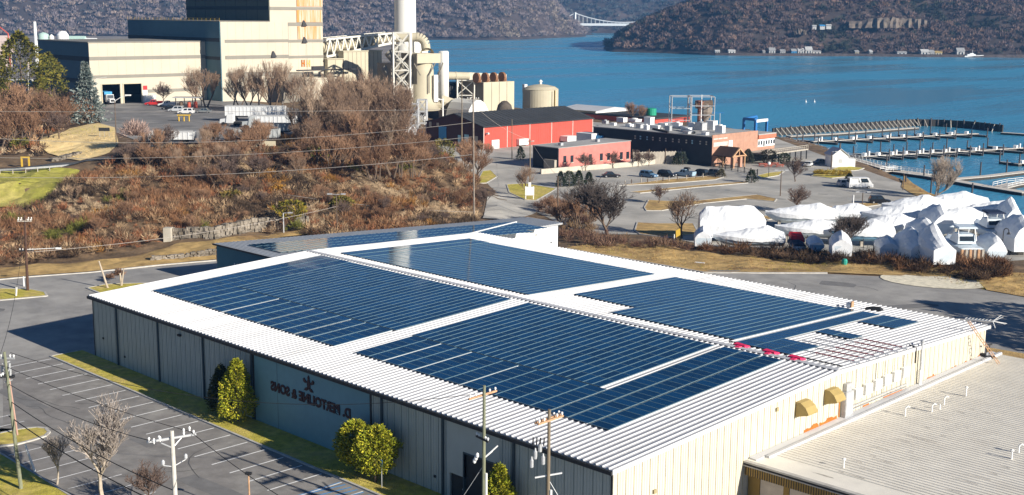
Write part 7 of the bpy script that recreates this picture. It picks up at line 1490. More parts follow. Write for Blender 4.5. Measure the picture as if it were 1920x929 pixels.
# ================================================================== DOCKS
m_dock = mat('dock_boards', (.62, .57, .5), .9, .15, 1.5); m_dockdk = mat('dock_side', (.05, .045, .04), .9, .2); m_pile = mat('dock_pile', (.1, .09, .09), .9, .2)
ZD = ZW+.65
def dock(name, pts, wd, label, rail=False, group=None, cat='dock'):
    P = [up(a, b, ZD) for a, b in pts]; t = thing(name, label, cat, (P[0][0], P[0][1], ZW), group); mb = MB(); m2 = MB()
    for a, b in zip(P, P[1:]):
        d = (b-a)/np.linalg.norm(b-a); nrm = np.array((-d[1], d[0], 0))*wd/2; z1 = np.array((0, 0, .12)); z0 = np.array((0, 0, -.75))
        mb.hexa([a-nrm, b-nrm, b+nrm, a+nrm], [a-nrm+z1, b-nrm+z1, b+nrm+z1, a+nrm+z1]); m2.hexa([a-nrm*.97+z0, b-nrm*.97+z0, b+nrm*.97+z0, a+nrm*.97+z0], [a-nrm*.97-z1*.1, b-nrm*.97-z1*.1, b+nrm*.97-z1*.1, a+nrm*.97-z1*.1])
    mb.build('deck', m_dock, t); m2.build('float', m_dockdk, t)
    if rail:
        mb = MB()
        for a, b in zip(P, P[1:]):
            L = np.linalg.norm(b-a); n = max(2, int(L/2.5)); d = (b-a)/L; nrm = np.array((-d[1], d[0], 0))*wd*.47
            for s in (-1, 1):
                for k in range(n+1): p = a+(b-a)*k/n+nrm*s; mb.beam(p, p+np.array((0, 0, 1.15)), .1)
                for h in (1.15, .65): mb.beam(a+nrm*s+np.array((0, 0, h)), b+nrm*s+np.array((0, 0, h)), .09)
        mb.build('railing', m_white, t)
    return t
dock('main_walkway', [(1458, 262), (1545, 284), (1615, 303), (1680, 322)], 3.2, 'long straight main dock running from the restaurant along the marina', True)
dock('main_walkway', [(1680, 322), (1745, 331), (1800, 341), (1850, 350), (1925, 362)], 3.2, 'main dock continuing to the right edge past the pale bare tree')
dock('gangway', [(1655, 322), (1684, 320), (1745, 328)], 2.2, 'white railed gangway leading onto the main dock', True, cat='gangway')
dock('outer_walkway', [(1478, 256), (1560, 252), (1640, 246), (1718, 240)], 2.6, 'straight white dock just inside the timber breakwater')
dock('side_walkway', [(1780, 337), (1850, 331), (1925, 322)], 2.6, 'dock branching right from the main dock towards the right edge')
dock('small_boats_dock', [(1875, 352), (1900, 346), (1930, 343)], 4.0, 'wide pale dock platform with rail at the right edge', True)
dock('shore_ramp', [(1490, 285), (1545, 300), (1556, 304)], 2.4, 'grey shore ramp behind the restaurant patio')
dock('far_walkway', [(1878, 249), (1925, 252)], 2.4, 'dock leading off the end of the timber breakwater')
def row(a, b, n, L, group, desc):
    A, B_ = up(*a, ZD), up(*b, ZD); t = thing('finger_dock', desc, 'dock', (A[0], A[1], ZW), group); mb = MB(); d = (B_-A)/np.linalg.norm(B_-A); nr = np.array((-d[1], d[0], 0))*.9
    up_ = lambda h: np.array((0, 0, h))
    mb.hexa([A-nr, B_-nr, B_+nr, A+nr], [A-nr+up_(.12), B_-nr+up_(.12), B_+nr+up_(.12), A+nr+up_(.12)]); mb.build('deck', m_dock, t)
    mb = MB(); mb.hexa([A-nr-up_(.7), B_-nr-up_(.7), B_+nr-up_(.7), A+nr-up_(.7)], [A-nr-up_(.02), B_-nr-up_(.02), B_+nr-up_(.02), A+nr-up_(.02)]); mb.build('float', m_dockdk, t)
    for k in range(n):
        c = A+(B_-A)*(k+.3)/n
        for s in (-1, 1):
            e = c+np.array((s*L, 0, 0)); f0 = c+np.array((s*.8, 0, 0)); w_ = np.array((0, .55, 0))
            mb = MB(); mb.hexa([f0-w_-up_(.6), e-w_*.8-up_(.6), e+w_*.8-up_(.6), f0+w_-up_(.6)], [f0-w_+up_(.02), e-w_*.8+up_(.02), e+w_*.8+up_(.02), f0+w_+up_(.02)], 1); mb.hexa([f0-w_+up_(.03), e-w_*.8+up_(.03), e+w_*.8+up_(.03), f0+w_+up_(.03)], [f0-w_+up_(.1), e-w_*.8+up_(.1), e+w_*.8+up_(.1), f0+w_+up_(.1)], 0); mb.build('finger', [m_dock, m_dockdk], t)
            mb = MB(); mb.cyl(e+np.array((s*.3, 0, -2)), e+np.array((s*.3, 0, 2.3+.5*((k*7+s) % 3))), .22, .2, 7); mb.build('pile', m_pile, t)
        mb = MB(); mb.obox(c+np.array((0, 0, .12)), 1.1, 1.8, .9, 10); mb.build('dock_box', m_white, t)
        if k % 2 == 0: mb = MB(); mb.obox(c+np.array((.6, 1.8, .12)), .5, .5, 1.4, 0); mb.build('power_pedestal', m_white, t)
    return t
gr_ = 'rows of finger docks in the marina'
row((1522, 266), (1832, 251), 10, 7.5, gr_, 'row of finger docks farthest out, inside the breakwater')
row((1612, 294), (1812, 284), 8, 8.0, gr_, 'row of finger docks in the middle of the marina')
row((1815, 284), (1930, 277), 3, 9.0, gr_, 'short row of finger docks at the right edge of the marina')
row((1905, 308), (1935, 306), 1, 6.0, gr_, 'single finger dock cut by the right edge with a tall dark pile')
k = 0
for (px, py) in [(1505, 270), (1534, 275), (1575, 290), (1600, 300), (1662, 314), (1732, 335), (1822, 372), (1838, 329), (1887, 324), (1911, 312), (1745, 366), (1697, 357)]:
    p = up(px, py, ZW); mb = MB(); mb.cyl(p+np.array((0, 0, -1)), p+np.array((0, 0, 3.6)), .24, .2, 7)
    one('mooring_pile', mb, m_pile, 'dark mooring pile standing along the main dock', 'pile', group='dark mooring piles along the main dock')
# timber breakwater
bw = thing('breakwater', 'timber pile breakwater with slanting props curving round the marina', 'breakwater', tuple(up(1450, 254, ZW))); mb = MB()
pts = [(1448, 255), (1540, 248.5), (1640, 242), (1715, 236.5), (1760, 237.5), (1820, 241), (1880, 248)]
P = [up(a, b, ZW) for a, b in pts]
for a, b in zip(P, P[1:]): mb.beam(a+np.array((0, 0, .9)), b+np.array((0, 0, .9)), .5, 3.6)
mb.build('wall', m_dockdk, bw)
seg = []; tot = 0
for a, b in zip(P, P[1:]): seg.append((a, b, np.linalg.norm(b-a))); tot += seg[-1][2]
for k in range(46):
    s = tot*(k+.5)/46
    for a, b, l in seg:
        if s <= l: break
        s -= l
    p = a+(b-a)*s/l; d = (b-a)/l; nr = np.array((d[1], -d[0], 0)); out = nr if nr @ (CAM-p) > 0 else -nr
    mb = MB(); mb.cyl(p+out*.4-np.array((0, 0, 1)), p+out*.4+np.array((0, 0, 2.9+.4*math.sin(k*2.7))), .3, .28, 6, 0)
    if k < 33 or k % 4 == 0: mb.cyl(p+out*3.0+d*1.2+np.array((0, 0, -.5)), p+out*.5+np.array((0, 0, 2.6)), .22, .2, 5, 1)
    mb.build('pile', [m_pile, m_woodgrey], bw)
# small white harbour house
ph = up(1575, 314, ZM); t = thing('harbour_house', 'small white gabled harbour house beside the main dock', 'house', tuple(ph)); a = 50; mb = MB(a, ph); Lh_, Wh_, hw = 4.4, 6.0, 3.2
mb.box(-Lh_/2, Lh_/2, 0, Wh_, 0, hw); mb.hexa([(-Lh_/2, 0, hw), (Lh_/2, 0, hw), (0, 0, hw+1.7)], [(-Lh_/2, Wh_, hw), (Lh_/2, Wh_, hw), (0, Wh_, hw+1.7)]); mb.build('wall', m_white, t)
mb = MB(a, ph)
for s in (-1, 1): mb.hexa([(s*(Lh_/2+.3), -.3, hw-.15), (s*(Lh_/2+.3), Wh_+.3, hw-.15), (0, Wh_+.3, hw+1.75), (0, -.3, hw+1.75)], [(s*(Lh_/2+.3), -.3, hw+.0), (s*(Lh_/2+.3), Wh_+.3, hw), (0, Wh_+.3, hw+1.9), (0, -.3, hw+1.9)])
mb.build('roof', m_roofw, t); mb = MB(a, ph); mb.box(-.4, .5, -.06, -.003, 1.2, 2.2); mb.build('window', m_galv, t); mb = MB(a, ph); mb.box(Lh_/2+.1, Lh_/2+2.2, .5, 4, 0, 2.2); mb.build('lean_to', m_white, t)
# wheel stops and bollards of the marina lot
k = 0
for px, py in [(1172, 347), (1184, 345), (1202, 343), (1214, 343), (1231, 342), (1243, 341), (1254, 340), (1270, 339), (1287, 337), (1305, 335), (1318, 334), (1342, 333)]:
    p = up(px, py, ZM); mb = MB(); mb.cyl(p, p+np.array((0, 0, 1.1)), .13, None, 6); one('bollard', mb, m_bark if k % 2 else m_woodgrey, 'short timber bollard on the grass strip before the parked row', 'bollard', group='timber bollards before the parked row'); k += 1
# marina lamps, signs, planters
def lamp(px, py, pyt, z, label, twin=True, grp='lamps of the marina lot', m=None, arm=1.2):
    p = up(px, py, z); h = onp(px, pyt, p, YAW*57.2958-90)[2]; t = thing('street_lamp', label, 'lamp', tuple(p), grp); mb = MB(); mb.cyl(p, (p[0], p[1], h), .13, .09, 7); mb.build('post', m or m_bark, t)
    for s in ((-1, 1) if twin else (1,)): mb = MB(); mb.beam((p[0], p[1], h), (p[0]+s*arm*.7, p[1]+s*arm*.7, h+.1), .08); mb.obox((p[0]+s*arm*.7, p[1]+s*arm*.7, h-.02), .8, .35, .2, 45); mb.build('lamp_head', m_galv, t)
    return t
lamp(1463, 368, 320, ZM, 'twin headed lamp left of the round bare tree in the marina lot')
lamp(1616, 397, 361, ZM, 'twin headed lamp nearest the black suv')
lamp(1693, 357, 325, ZM, 'lamp at the shore bank by the main dock', False)
lamp(1558, 320, 285, ZM, 'lamp post beside the small white house', False)
lamp(632, 437, 365, Hz(*up(632, 437, .6)[:2]), 'dark twin headed lamp at the foot of the brush slope', True, 'lamps below the slope')
lamp(532, 438, 400, Hz(*up(532, 438, .6)[:2]), 'thin pale lamp beside the stone wall', False, 'lamps below the slope', m_galv)
p = up(1441, 332, ZM); t = thing('globe_lamp', 'white globe lamp by the restaurant garden', 'lamp', tuple(p)); mb = MB(); mb.cyl(p, p+np.array((0, 0, 3)), .08, None, 6); mb.build('post', m_trimdk, t); mb = MB(); mb.lathe(tuple(p+np.array((0, 0, 3))), [(.1, 0), (.38, .25), (.42, .5), (.3, .78), (.05, .9)], 12); mb.build('globe', m_white, t)
p = bz(1877, 493); t = thing('curved_lamp', 'black crook shaped lamp post in front of the right hand boats', 'lamp', tuple(p)); mb = MB(); P_ = [p, p+np.array((0, 0, 5.2))]
for k in range(7): a = math.pi*k/6; P_.append(p+np.array((.7*(.45-.45*math.cos(a)), .7*(.45-.45*math.cos(a)), 5.2+.55*math.sin(a)))*1.0)
mb.tube(P_, .08, 6); mb.build('post', m_trimdk, t); q = P_[-1]; mb = MB(); mb.lathe((q[0], q[1], q[2]-.45), [(.35, 0), (.2, .25), (.06, .45)], 8); mb.build('lamp_shade', m_trimdk, t)
p = up(993, 375, ZM); t = thing('entry_sign', 'white sign board on two posts on the grass entry island', 'sign', tuple(p)); mb = MB(45, p); mb.box(-1.0, 1.0, -.06, .06, 1.0, 2.9); mb.build('board', m_white, t)
for s in (-.85, .85): mb = MB(45, p); mb.box(s-.09, s+.09, .07, .2, 0, 3.0); mb.build('post', m_white, t)
mb = MB(45, p); mb.box(-.3, .3, -.06, .06, 2.95, 3.9); mb.build('topper', m_white, t)
p = bz(1271, 462); t = thing('yellow_sign', 'orange yellow panel on a post before the left end of the boat yard', 'sign', tuple(p)); mb = MB(45, p); mb.hexa([(-.4, -.1, .9), (.45, -.1, .9), (.45, .05, .9), (-.4, .05, .9)], [(-.45, -.1, 2.7), (.3, -.1, 3.1), (.3, .05, 3.1), (-.45, .05, 2.7)]); mb.build('board', m_yellow, t); mb = MB(); mb.cyl(p-np.array((.5, .5, 0)), p+np.array((-.5, -.5, 2.0)), .1, None, 6); mb.build('post', m_white, t)
p = up(1583, 501, -.6); p[2] = Hz(p[0], p[1]); mb = MB(); mb.lathe(tuple(p), [(.35, 0), (.45, .3), (.45, .7), (.3, .95), (.05, 1.0)], 10); one('green_bin', mb, mat('green_bin', (.03, .3, .24), .5), 'small teal green bin on the dry grass verge', 'bin')
mb = MB(); p = up(1312, 493, -.3); p[2] = Hz(p[0], p[1])+.05; mb.obox(p, 1.6, .5, .12, 20); one('white_debris', mb, m_white, 'flat pale board lying on the dry verge', 'board')
for k, (px, py, pxb, pyb) in enumerate([(1598, 410, 1598, 366), (1452+140, 398, 1592, 384)]):
    if k: continue
    p = bz(px, py); h = onp(px, pyb, p, YAW*57.2958-90)[2]; mb = MB(); mb.cyl(p, (p[0], p[1], h), .16, None, 6); one('white_post', mb, m_white, 'white post standing behind the wrapped boats', 'post')
# ================================================================== VEGETATION OF THE SLOPE AND THE LOTS
def px_poly3(lst): return np.array([up(a, b, z)[:2] for a, b, z in lst])
BR = px_poly3([(0, 500, .2), (150, 484, .2), (250, 468, .4), (320, 446, 1), (420, 430, 1.5), (560, 436, .9), (620, 462, 0), (830, 450, -.3), (892, 436, -.4), (896, 335, -.7), (845, 285, .2), (770, 262, 2.5), (690, 248, 5), (575, 262, 8.8), (400, 274, 8.8), (290, 286, 8.6), (215, 304, 7.6), (150, 328, 5.7), (122, 352, 4.6), (75, 380, 3.2), (30, 398, 2), (-90, 405, 2), (-90, 507, .2)])
def fill(poly, sp):
    mn, mx = poly.min(0), poly.max(0); n = int((mx-mn).prod()/sp**2); P = RNG.uniform(mn, mx, (n, 2)); P = P[pdist(P, poly) < 0]; return P[~((P[:, 0] > -27+(P[:, 1]-31.9)*.3) & (P[:, 1] > 24) & (P[:, 1] < 84) & (P[:, 0] < 80))]
PAL = np.array([(.22, .115, .062), (.29, .15, .075), (.36, .23, .13), (.11, .07, .045), (.31, .125, .06), (.46, .32, .19), (.19, .12, .075), (.08, .055, .037)])
def brush(name, poly, sp, r0, r1, k, pal, label, extra=None, tw=.06, upb=.4):
    P = fill(poly, sp); Z = Hn(P); n = len(P); r = RNG.uniform(r0, r1, n); t = vnoise(P[:, 0], P[:, 1], 9, 44)
    idx = (np.clip(t*1.3-.15+RNG.normal(0, .16, n), 0, .999)*len(pal)).astype(int); col = pal[idx].copy()
    if extra is not None: extra(P, col, r)
    V, c = spray(np.column_stack([P, Z+r*.35]), r, k, col, tw=tw, upb=upb); o = np_mesh(name, V, 3, m_twig, c); return tag(o, label, kind='stuff')
def ex(P, col, r):
    t = vnoise(P[:, 0], P[:, 1], 7, 45); g = t > .88; col[g] = np.array((.14, .14, .03))*RNG.uniform(.7, 1.3, (int(g.sum()), 1)); t = vnoise(P[:, 0], P[:, 1], 5, 46); g = (t > .86) & (RNG.random(len(P)) < .6); col[g] = np.array((.3, .15, .04))*RNG.uniform(.7, 1.2, (int(g.sum()), 1))
    t = vnoise(P[:, 0], P[:, 1], 14, 48)+RNG.normal(0, .1, len(P)); g = t > .68; col[g] = np.array((.52, .39, .25))*RNG.uniform(.75, 1.2, (int(g.sum()), 1)); r[g] *= .6
brush('brush', BR, 1.1, .45, 1.8, 95, PAL, 'tangle of brown and russet brush covering the slope below the plant', ex, tw=.028)
UP = px_poly3([(-120, 300, 6.2), (0, 300, 6.6), (45, 298, 6.9), (95, 292, 7.4), (72, 275, 7.8), (75, 258, 8.2), (130, 233, 9), (180, 228, 9), (185, 200, 9), (120, 178, 9), (0, 175, 9), (-120, 180, 8.6)])
brush('upper_brush', UP, 1.9, .9, 2.0, 42, PAL, 'brown brush behind the access road at the left edge', ex)
BL_ = px_poly3([(1296, 474, -1), (1400, 482, -.8), (1500, 490, -.7), (1600, 498, -.6), (1700, 512, -.4), (1790, 526, -.3), (1850, 536, -.3), (1890, 522, -.6), (1890, 492, -1.2), (1760, 490, -1.2), (1600, 480, -1.2), (1450, 472, -1.4), (1310, 465, -1.2)])
def ex2(P, col, r): col *= RNG.choice([.35, .6, .9], (len(P), 1)); r *= RNG.uniform(.5, 1.5, len(r))
brush('yard_brush', BL_, 1.0, .6, 1.4, 110, PAL[[0, 1, 3, 3, 6, 7]], 'dark leafless brush along the front of the boat yard', ex2, tw=.028)
SB = px_poly3([(1690, 333, -2.5), (1735, 358, -2.5), (1780, 385, -2.5), (1850, 410, -2.5), (1850, 418, -2.3), (1778, 393, -2.3), (1738, 370, -2.3), (1697, 346, -2.3)])
brush('shore_grass', SB, .8, .2, .5, 26, PAL[[2, 5, 1, 6]], 'dry grass along the shore bank by the main dock', None, tw=.04)
TH = px_poly3([(1050, 455, -.9), (1052, 410, -1.2), (1010, 398, -1.5), (1000, 385, -1.7), (1040, 380, -1.9), (1105, 400, -1.8), (1120, 440, -1.3), (1190, 456, -.8), (1300, 468, -.8), (1290, 474, -.7), (1150, 468, -.7)])
brush('thicket', TH, 1.4, .6, 1.7, 80, np.array([(.15, .085, .06), (.2, .125, .085), (.11, .06, .045), (.24, .16, .09)]), 'reddish leafless thicket beside the white wall of the rear wing', None, tw=.03)
# dry tufts on the verges
VG = px_poly3([(1062, 468, -.6), (1320, 508, -.2), (1551, 510, -.1), (1700, 516, -.2), (1830, 545, -.1), (1990, 565, 0), (1990, 515, -.4), (1700, 500, -.5), (1300, 478, -.7), (1100, 458, -.8)])
brush('verge_tufts', VG, .8, .15, .4, 14, np.array([(.42, .28, .11), (.34, .21, .08), (.5, .37, .17), (.25, .15, .07), (.35, .29, .07)]), 'tufts of dry tan grass on the verge before the boats', upb=.8)
ST_ = px_poly3([(80, 264, 8), (130, 240, 8.8), (185, 236, 9), (212, 242, 9), (220, 268, 8.9), (203, 284, 8.2), (150, 298, 7.4), (97, 288, 7.4)])
brush('straw_tufts', ST_, .9, .15, .4, 12, np.array([(.8, .6, .3), (.6, .44, .2), (.42, .3, .12), (.45, .4, .1)]), 'tufts of pale straw on the bank beside the yard entrance', None, upb=.8)
MW = px_poly3([(-60, 330, 5.4), (110, 326, 6), (112, 345, 5), (66, 376, 3.4), (30, 392, 2.2), (-60, 396, 2)])
brush('meadow_tufts', MW, 1.0, .15, .35, 10, np.array([(.4, .38, .08), (.5, .42, .14), (.3, .3, .06)]), 'tufts of yellow green grass on the meadow below the road', None, upb=.8)
# ---- trees one can tell apart
def tz(px, py, z0=0.0):
    z = z0
    for _ in range(6): p = up(px, py, z); z = Hz(p[0], p[1])
    p = up(px, py, z); p[2] = z; return p
def tree_px(key, px, py, pyt, label, z0=0, group=None, wide=1.0, **kw):
    p = tz(px, py, z0); h = onp(px, pyt, p, YAW*57.2958-90)[2]-p[2]; return bare_tree(key, tuple(p), max(h, 1.5), label, group, wide=wide, **kw)
rs = np.random.default_rng(77); cand = fill(BR, 3.2); cand = cand[rs.permutation(len(cand))][:130]
for i, (x, y) in enumerate(cand):
    z = Hz(x, y)
    if z < .9 and rs.random() < .7: continue
    h = rs.uniform(2.2, 4.0)+(z*.35 if z > 4 else 0)
    bare_tree(('multi', 'round', 'multi', 'slim2')[i % 4], (x, y, z), h, 'leafless russet shrub growing among the brush on the slope below the plant', 'leafless shrubs on the slope', wide=rs.uniform(1.0, 1.5), name='shrub', cat='shrub')
gT = 'bare trees of the thicket on the hill crest'
for k, (key, px, py, pt) in enumerate([('slim', 575, 262, 150), ('slim2', 600, 258, 165), ('oak2', 628, 262, 140), ('slim', 650, 268, 128), ('slim2', 672, 270, 150), ('oak2', 690, 275, 125), ('slim', 712, 268, 150), ('slim2', 735, 275, 140), ('oak2', 752, 278, 160), ('slim2', 640, 290, 195), ('multi', 600, 295, 215), ('multi', 680, 300, 205), ('slim', 720, 305, 205), ('multi', 765, 300, 225), ('oak2', 560, 285, 190), ('slim2', 700, 255, 145), ('slim', 620, 245, 150), ('multi', 655, 320, 240), ('multi', 740, 330, 250), ('slim2', 663, 252, 135), ('oak2', 590, 275, 185), ('slim2', 745, 262, 150), ('multi', 800, 310, 265), ('slim', 684, 262, 140), ('oak2', 612, 285, 175), ('oak2', 668, 292, 170), ('oak2', 722, 290, 175), ('multi', 590, 320, 240), ('multi', 630, 325, 245), ('oak2', 755, 305, 205), ('slim2', 708, 280, 140), ('slim2', 632, 278, 150), ('multi', 780, 330, 265), ('multi', 700, 335, 260), ('oak2', 585, 300, 215), ('oak2', 655, 300, 190)]):
    tree_px(key, px, py, pt, 'brown bare tree in the dense thicket between trailers and chimney', 6, gT, wide=1.0)
gW = 'thin bare trees before the plant wall'
for k, (key, px, py, pt, z) in enumerate([('slim', 437, 205, 118, 9), ('slim2', 470, 208, 125, 9), ('slim', 487, 210, 120, 9), ('slim2', 512, 212, 108, 9), ('slim', 530, 214, 112, 9), ('slim2', 452, 203, 132, 9), ('oak2', 552, 216, 135, 9), ('slim', 575, 222, 130, 9)]):
    tree_px(key, px, py, pt, 'thin dark bare tree standing before the cream plant wall behind the trailers', z, gW)
tree_px('oak2', 366, 200, 122, 'wide bare brown tree before the low hall, left of two', 9, wide=1.1); tree_px('slim2', 388, 202, 125, 'bare brown tree right beside the wide one at the hall corner', 9, wide=1.2)
tree_px('round', 306, 196, 152, 'small twiggy bare tree beside the truck doors', 9)
p = tz(255, 276, 8.8); V, c_ = spray(np.array([p+np.array((0, 0, 2.6))]), np.array([4.3]), 1500, np.array([(.42, .3, .25)]), (.18, .3), .018, .4); o = np_mesh('blossom_bush', V, 3, m_twig, c_); o.data.transform(Matrix.Translation(-Vector(p))); o.location = p; tag(o, 'rounded pinkish pale bush beside the lamp at the yard entrance', 'bush')
gL = 'bare brown trees at the left edge'
for k, (key, px, py, pt) in enumerate([('multi', 20, 250, 150), ('oak2', 55, 240, 160), ('multi', 95, 245, 165), ('oak2', 120, 235, 160), ('multi', 40, 280, 205), ('multi', 5, 285, 190), ('multi', 80, 262, 195), ('round', 110, 262, 205), ('multi', -15, 255, 170), ('multi', 140, 225, 170)]):
    tree_px(key, px, py, pt, 'leafless brown tree in the scrub left of the blue spruce', 7, gL, wide=1.25)
for k, (px, py, pt, key, lab) in enumerate([(905, 395, 345, 'round', 'dark spreading bare tree by the tall pole behind the wing'), (986, 368, 308, 'oak2', 'bare tree on the grass entry island'), (872, 318, 258, 'multi', 'bushy bare tree by the pole at the foot of the hill'), (905, 300, 262, 'multi', 'bare brown shrub tree at the red shed corner'), (890, 330, 275, 'multi', 'bare shrub tree above the grassy bank'),
        (1140, 449, 335, 'oak', 'large spreading black bare tree standing behind the warehouse'), (1278, 447, 355, 'oak2', 'broad bare tree beside the tallest wrapped boat'), (1235, 382, 345, 'round', 'small round crowned bare tree in the marina lot island'), (1496, 399, 345, 'round', 'dense round bare tree beside the twin headed lamp'), (1491, 341, 292, 'round', 'reddish bare tree by the restaurant garden'),
        (1196, 314, 280, 'round', 'low bare tree in front of the timber fence, left of two'), (1216, 312, 282, 'round', 'low bare tree in front of the timber fence, right of two'), (1097, 321, 285, 'round', 'bare pinkish tree before the pink building, left of the pair'), (1150, 316, 282, 'round', 'bare pinkish tree before the pink building, right of the pair'), (1752, 372, 288, 'pale', 'tall pale bare tree at the water edge over the dock'),
        (1577, 482, 400, 'oak', 'black bare tree standing before the wrapped boats'), (1090, 432, 360, 'multi', 'reddish bare tree in the thicket by the wing, right one'), (1060, 425, 372, 'multi', 'reddish bare tree in the thicket by the wing, left one'), (1035, 400, 365, 'multi', 'bushy bare tree by the drive entrance behind the wing'), (1190, 228, 190, 'multi', 'bare brown trees behind the white warehouse'), (1905, 455, 420, 'multi', 'scrubby bare tree at the right edge by the boats'), (945, 195, 160, 'slim', 'slender bare tree before the cream filter house')]):
    tree_px(key, px, py, pt, lab, -1.5, wide={'multi': 1.2, 'oak': 1.55, 'oak2': 1.3, 'round': 1.25}.get(key, 1.0))
DG = [(.03, .045, .022), (.045, .055, .025), (.02, .03, .016)]
gS = 'clipped dark conifers by the lot entrance'
for k, (px, py, pt, w_) in enumerate([(1051, 351, 323, 1.2), (1067, 350, 322, 1.35), (1085, 349, 321, 1.45), (1104, 347, 324, 1.25)]):
    p = up(px, py, ZM); h = onp(px, pt, p, YAW*57.2958-90)[2]-p[2]
    evergreen('clipped_conifer', 'cone' if k != 1 else 'round', tuple(p), h, w_, .1, DG, ['dark clipped conifer beside the leaning guy post, first of four', 'dark flat topped conifer, second of four by the lot entrance', 'dark pointed conifer, third and biggest of four', 'dark conifer standing apart, last of four'][k], n=1100, leaf=.32, seed=20+k, group=gS)
def ev_px(kind, px, py, pt, rad, cols, label, z0, n=1500, leaf=.35, seed=1, **kw):
    p = tz(px, py, z0) if kw.pop('ter', True) else up(px, py, z0); h = onp(px, pt, p, YAW*57.2958-90)[2]-p[2]; return evergreen('conifer', kind, tuple(p), h, rad, .2, cols, label, n=n, leaf=leaf, seed=seed, **kw)
ev_px('cone', 1347, 310, 274, 2.6, [(.06, .09, .025), (.09, .12, .03), (.03, .05, .02)], 'green conifer at the brick corner of the restaurant', ZM, seed=31)
ev_px('cone', 1402, 307, 281, 2.0, [(.07, .08, .06), (.11, .12, .09)], 'grey green conifer right of the gabled porch', ZM, seed=32)
ev_px('cone', 1269, 309, 287, 1.3, DG, 'small dark conifer before the timber fence, left of two', ZM, 900, seed=33); ev_px('cone', 1280, 309, 286, 1.4, [(.1, .12, .1), (.06, .08, .06)], 'small greyish conifer before the timber fence, right of two', ZM, 900, seed=34)
ev_px('cone', 1409, 343, 320, 1.6, DG, 'dark potted conifer standing in the marina lot', ZM, 900, seed=35); ev_px('cone', 1352, 333, 318, 1.2, [(.14, .12, .07), (.1, .09, .05)], 'small brownish conifer at the end of the parked row', ZM, 800, seed=36)
ev_px('round', 1440, 308, 282, 2.6, [(.02, .022, .016), (.035, .035, .025)], 'dark shaggy evergreen before the restaurant deck', ZM, 1500, seed=37); ev_px('round', 1470, 310, 288, 1.6, DG, 'small dark evergreen right of the shaggy one', ZM, 900, seed=38)
ev_px('cone', 976, 300, 276, 1.3, DG, 'narrow dark cypress by the pink building end wall', ZM, 900, seed=39); ev_px('cone', 1592, 347, 327, 1.5, DG, 'dark conifer behind the white van', ZM, 900, seed=40)
ev_px('spruce', 165, 232, 118, 5.2, [(.16, .2, .19), (.2, .235, .215), (.08, .11, .1), (.26, .28, .25)], 'big blue grey spruce at the corner of the low hall', 9, 4200, .75, seed=41, trunk=.3)
PINE = [(.1, .1, .016), (.15, .14, .02), (.05, .055, .014), (.2, .165, .03)]
ev_px('lobed', 44, 215, 62, 9.0, PINE, 'tall olive green pine at the left edge, taller of two', 9, 4200, .95, seed=42, trunk=.35); ev_px('lobed', 96, 205, 100, 4.6, PINE, 'smaller olive green pine between tall pine and spruce', 9, 2200, .85, seed=43, trunk=.3); ev_px('lobed', -8, 215, 92, 4.5, PINE, 'dark pine cut by the left edge', 9, 2000, .85, seed=44, trunk=.3)
for k, (px, py, pt, rad, cols, lab) in enumerate([(600, 305, 272, 3.4, [(.1, .14, .015), (.16, .2, .025), (.05, .08, .012)], 'bright green shrub clump on the slope below the thicket'), (520, 300, 278, 3.0, [(.13, .13, .03), (.09, .1, .02)], 'olive green shrub at the yard edge below the trailers'), (555, 298, 272, 2.6, [(.1, .12, .02), (.16, .16, .03)], 'yellow green shrub beside the bright green clump'), (545, 408, 378, 2.6, [(.2, .17, .02), (.28, .2, .03), (.12, .12, .02)], 'yellow green bush low on the slope beside the thin lamp'), (520, 372, 350, 2.2, [(.38, .2, .03), (.3, .15, .03)], 'orange leaved bush above the yellow green one'), (830, 300, 262, 3.2, [(.15, .13, .03), (.1, .1, .02), (.2, .16, .05)], 'olive bush at the right shoulder of the hill'), (640, 395, 370, 2.0, [(.12, .11, .025), (.18, .14, .03)], 'olive bush by the dark twin lamp'), (435, 378, 360, 2.2, [(.2, .13, .03), (.14, .12, .03)], 'olive brown bush in the middle of the slope'), (40, 280, 262, 2.0, [(.17, .15, .03), (.1, .1, .02)], 'olive bush left of the straw bank')]):
    p = tz(px, py, 3); h = onp(px, pt, p, YAW*57.2958-90)[2]-p[2]; evergreen('bush', 'round', tuple(p), max(h, 1.5), rad, 0, cols, lab, 'bush', n=900, leaf=.5, seed=50+k, trunk=.08)
p = up(1560, 330, ZM); V, c_ = [], []
HX = np.array([p+np.array((math.cos(a)*4.2*.7+math.sin(a)*2.2*.7, math.cos(a)*4.2*.7-math.sin(a)*2.2*.7, .6)) for a in np.linspace(0, 6.2, 16)]); V, c_ = spray(HX, np.full(16, 1.2), 160, np.tile(np.array((.3, .21, .03)), (16, 1)), (.2, .4), .06, .2); o = np_mesh('hedge_ring', V, 3, m_twig, c_); o.data.transform(Matrix.Translation(-Vector(p))); o.location = p; tag(o, 'low golden hedge ring on the island by the white house', 'hedge')
# a big pine stands beyond the right edge; only its shade reaches the drive
evergreen('conifer', 'lobed', (88, 98, 0), 14, 6.0, 2.5, PINE, 'large pine beyond the right edge shading the rear drive', n=2600, leaf=1.0, seed=60, trunk=.35)
evergreen('conifer', 'lobed', (96, 88, 0), 15, 6.0, 2.5, PINE, 'second large pine beyond the right edge of the rear drive', n=2600, leaf=1.0, seed=61, trunk=.35)
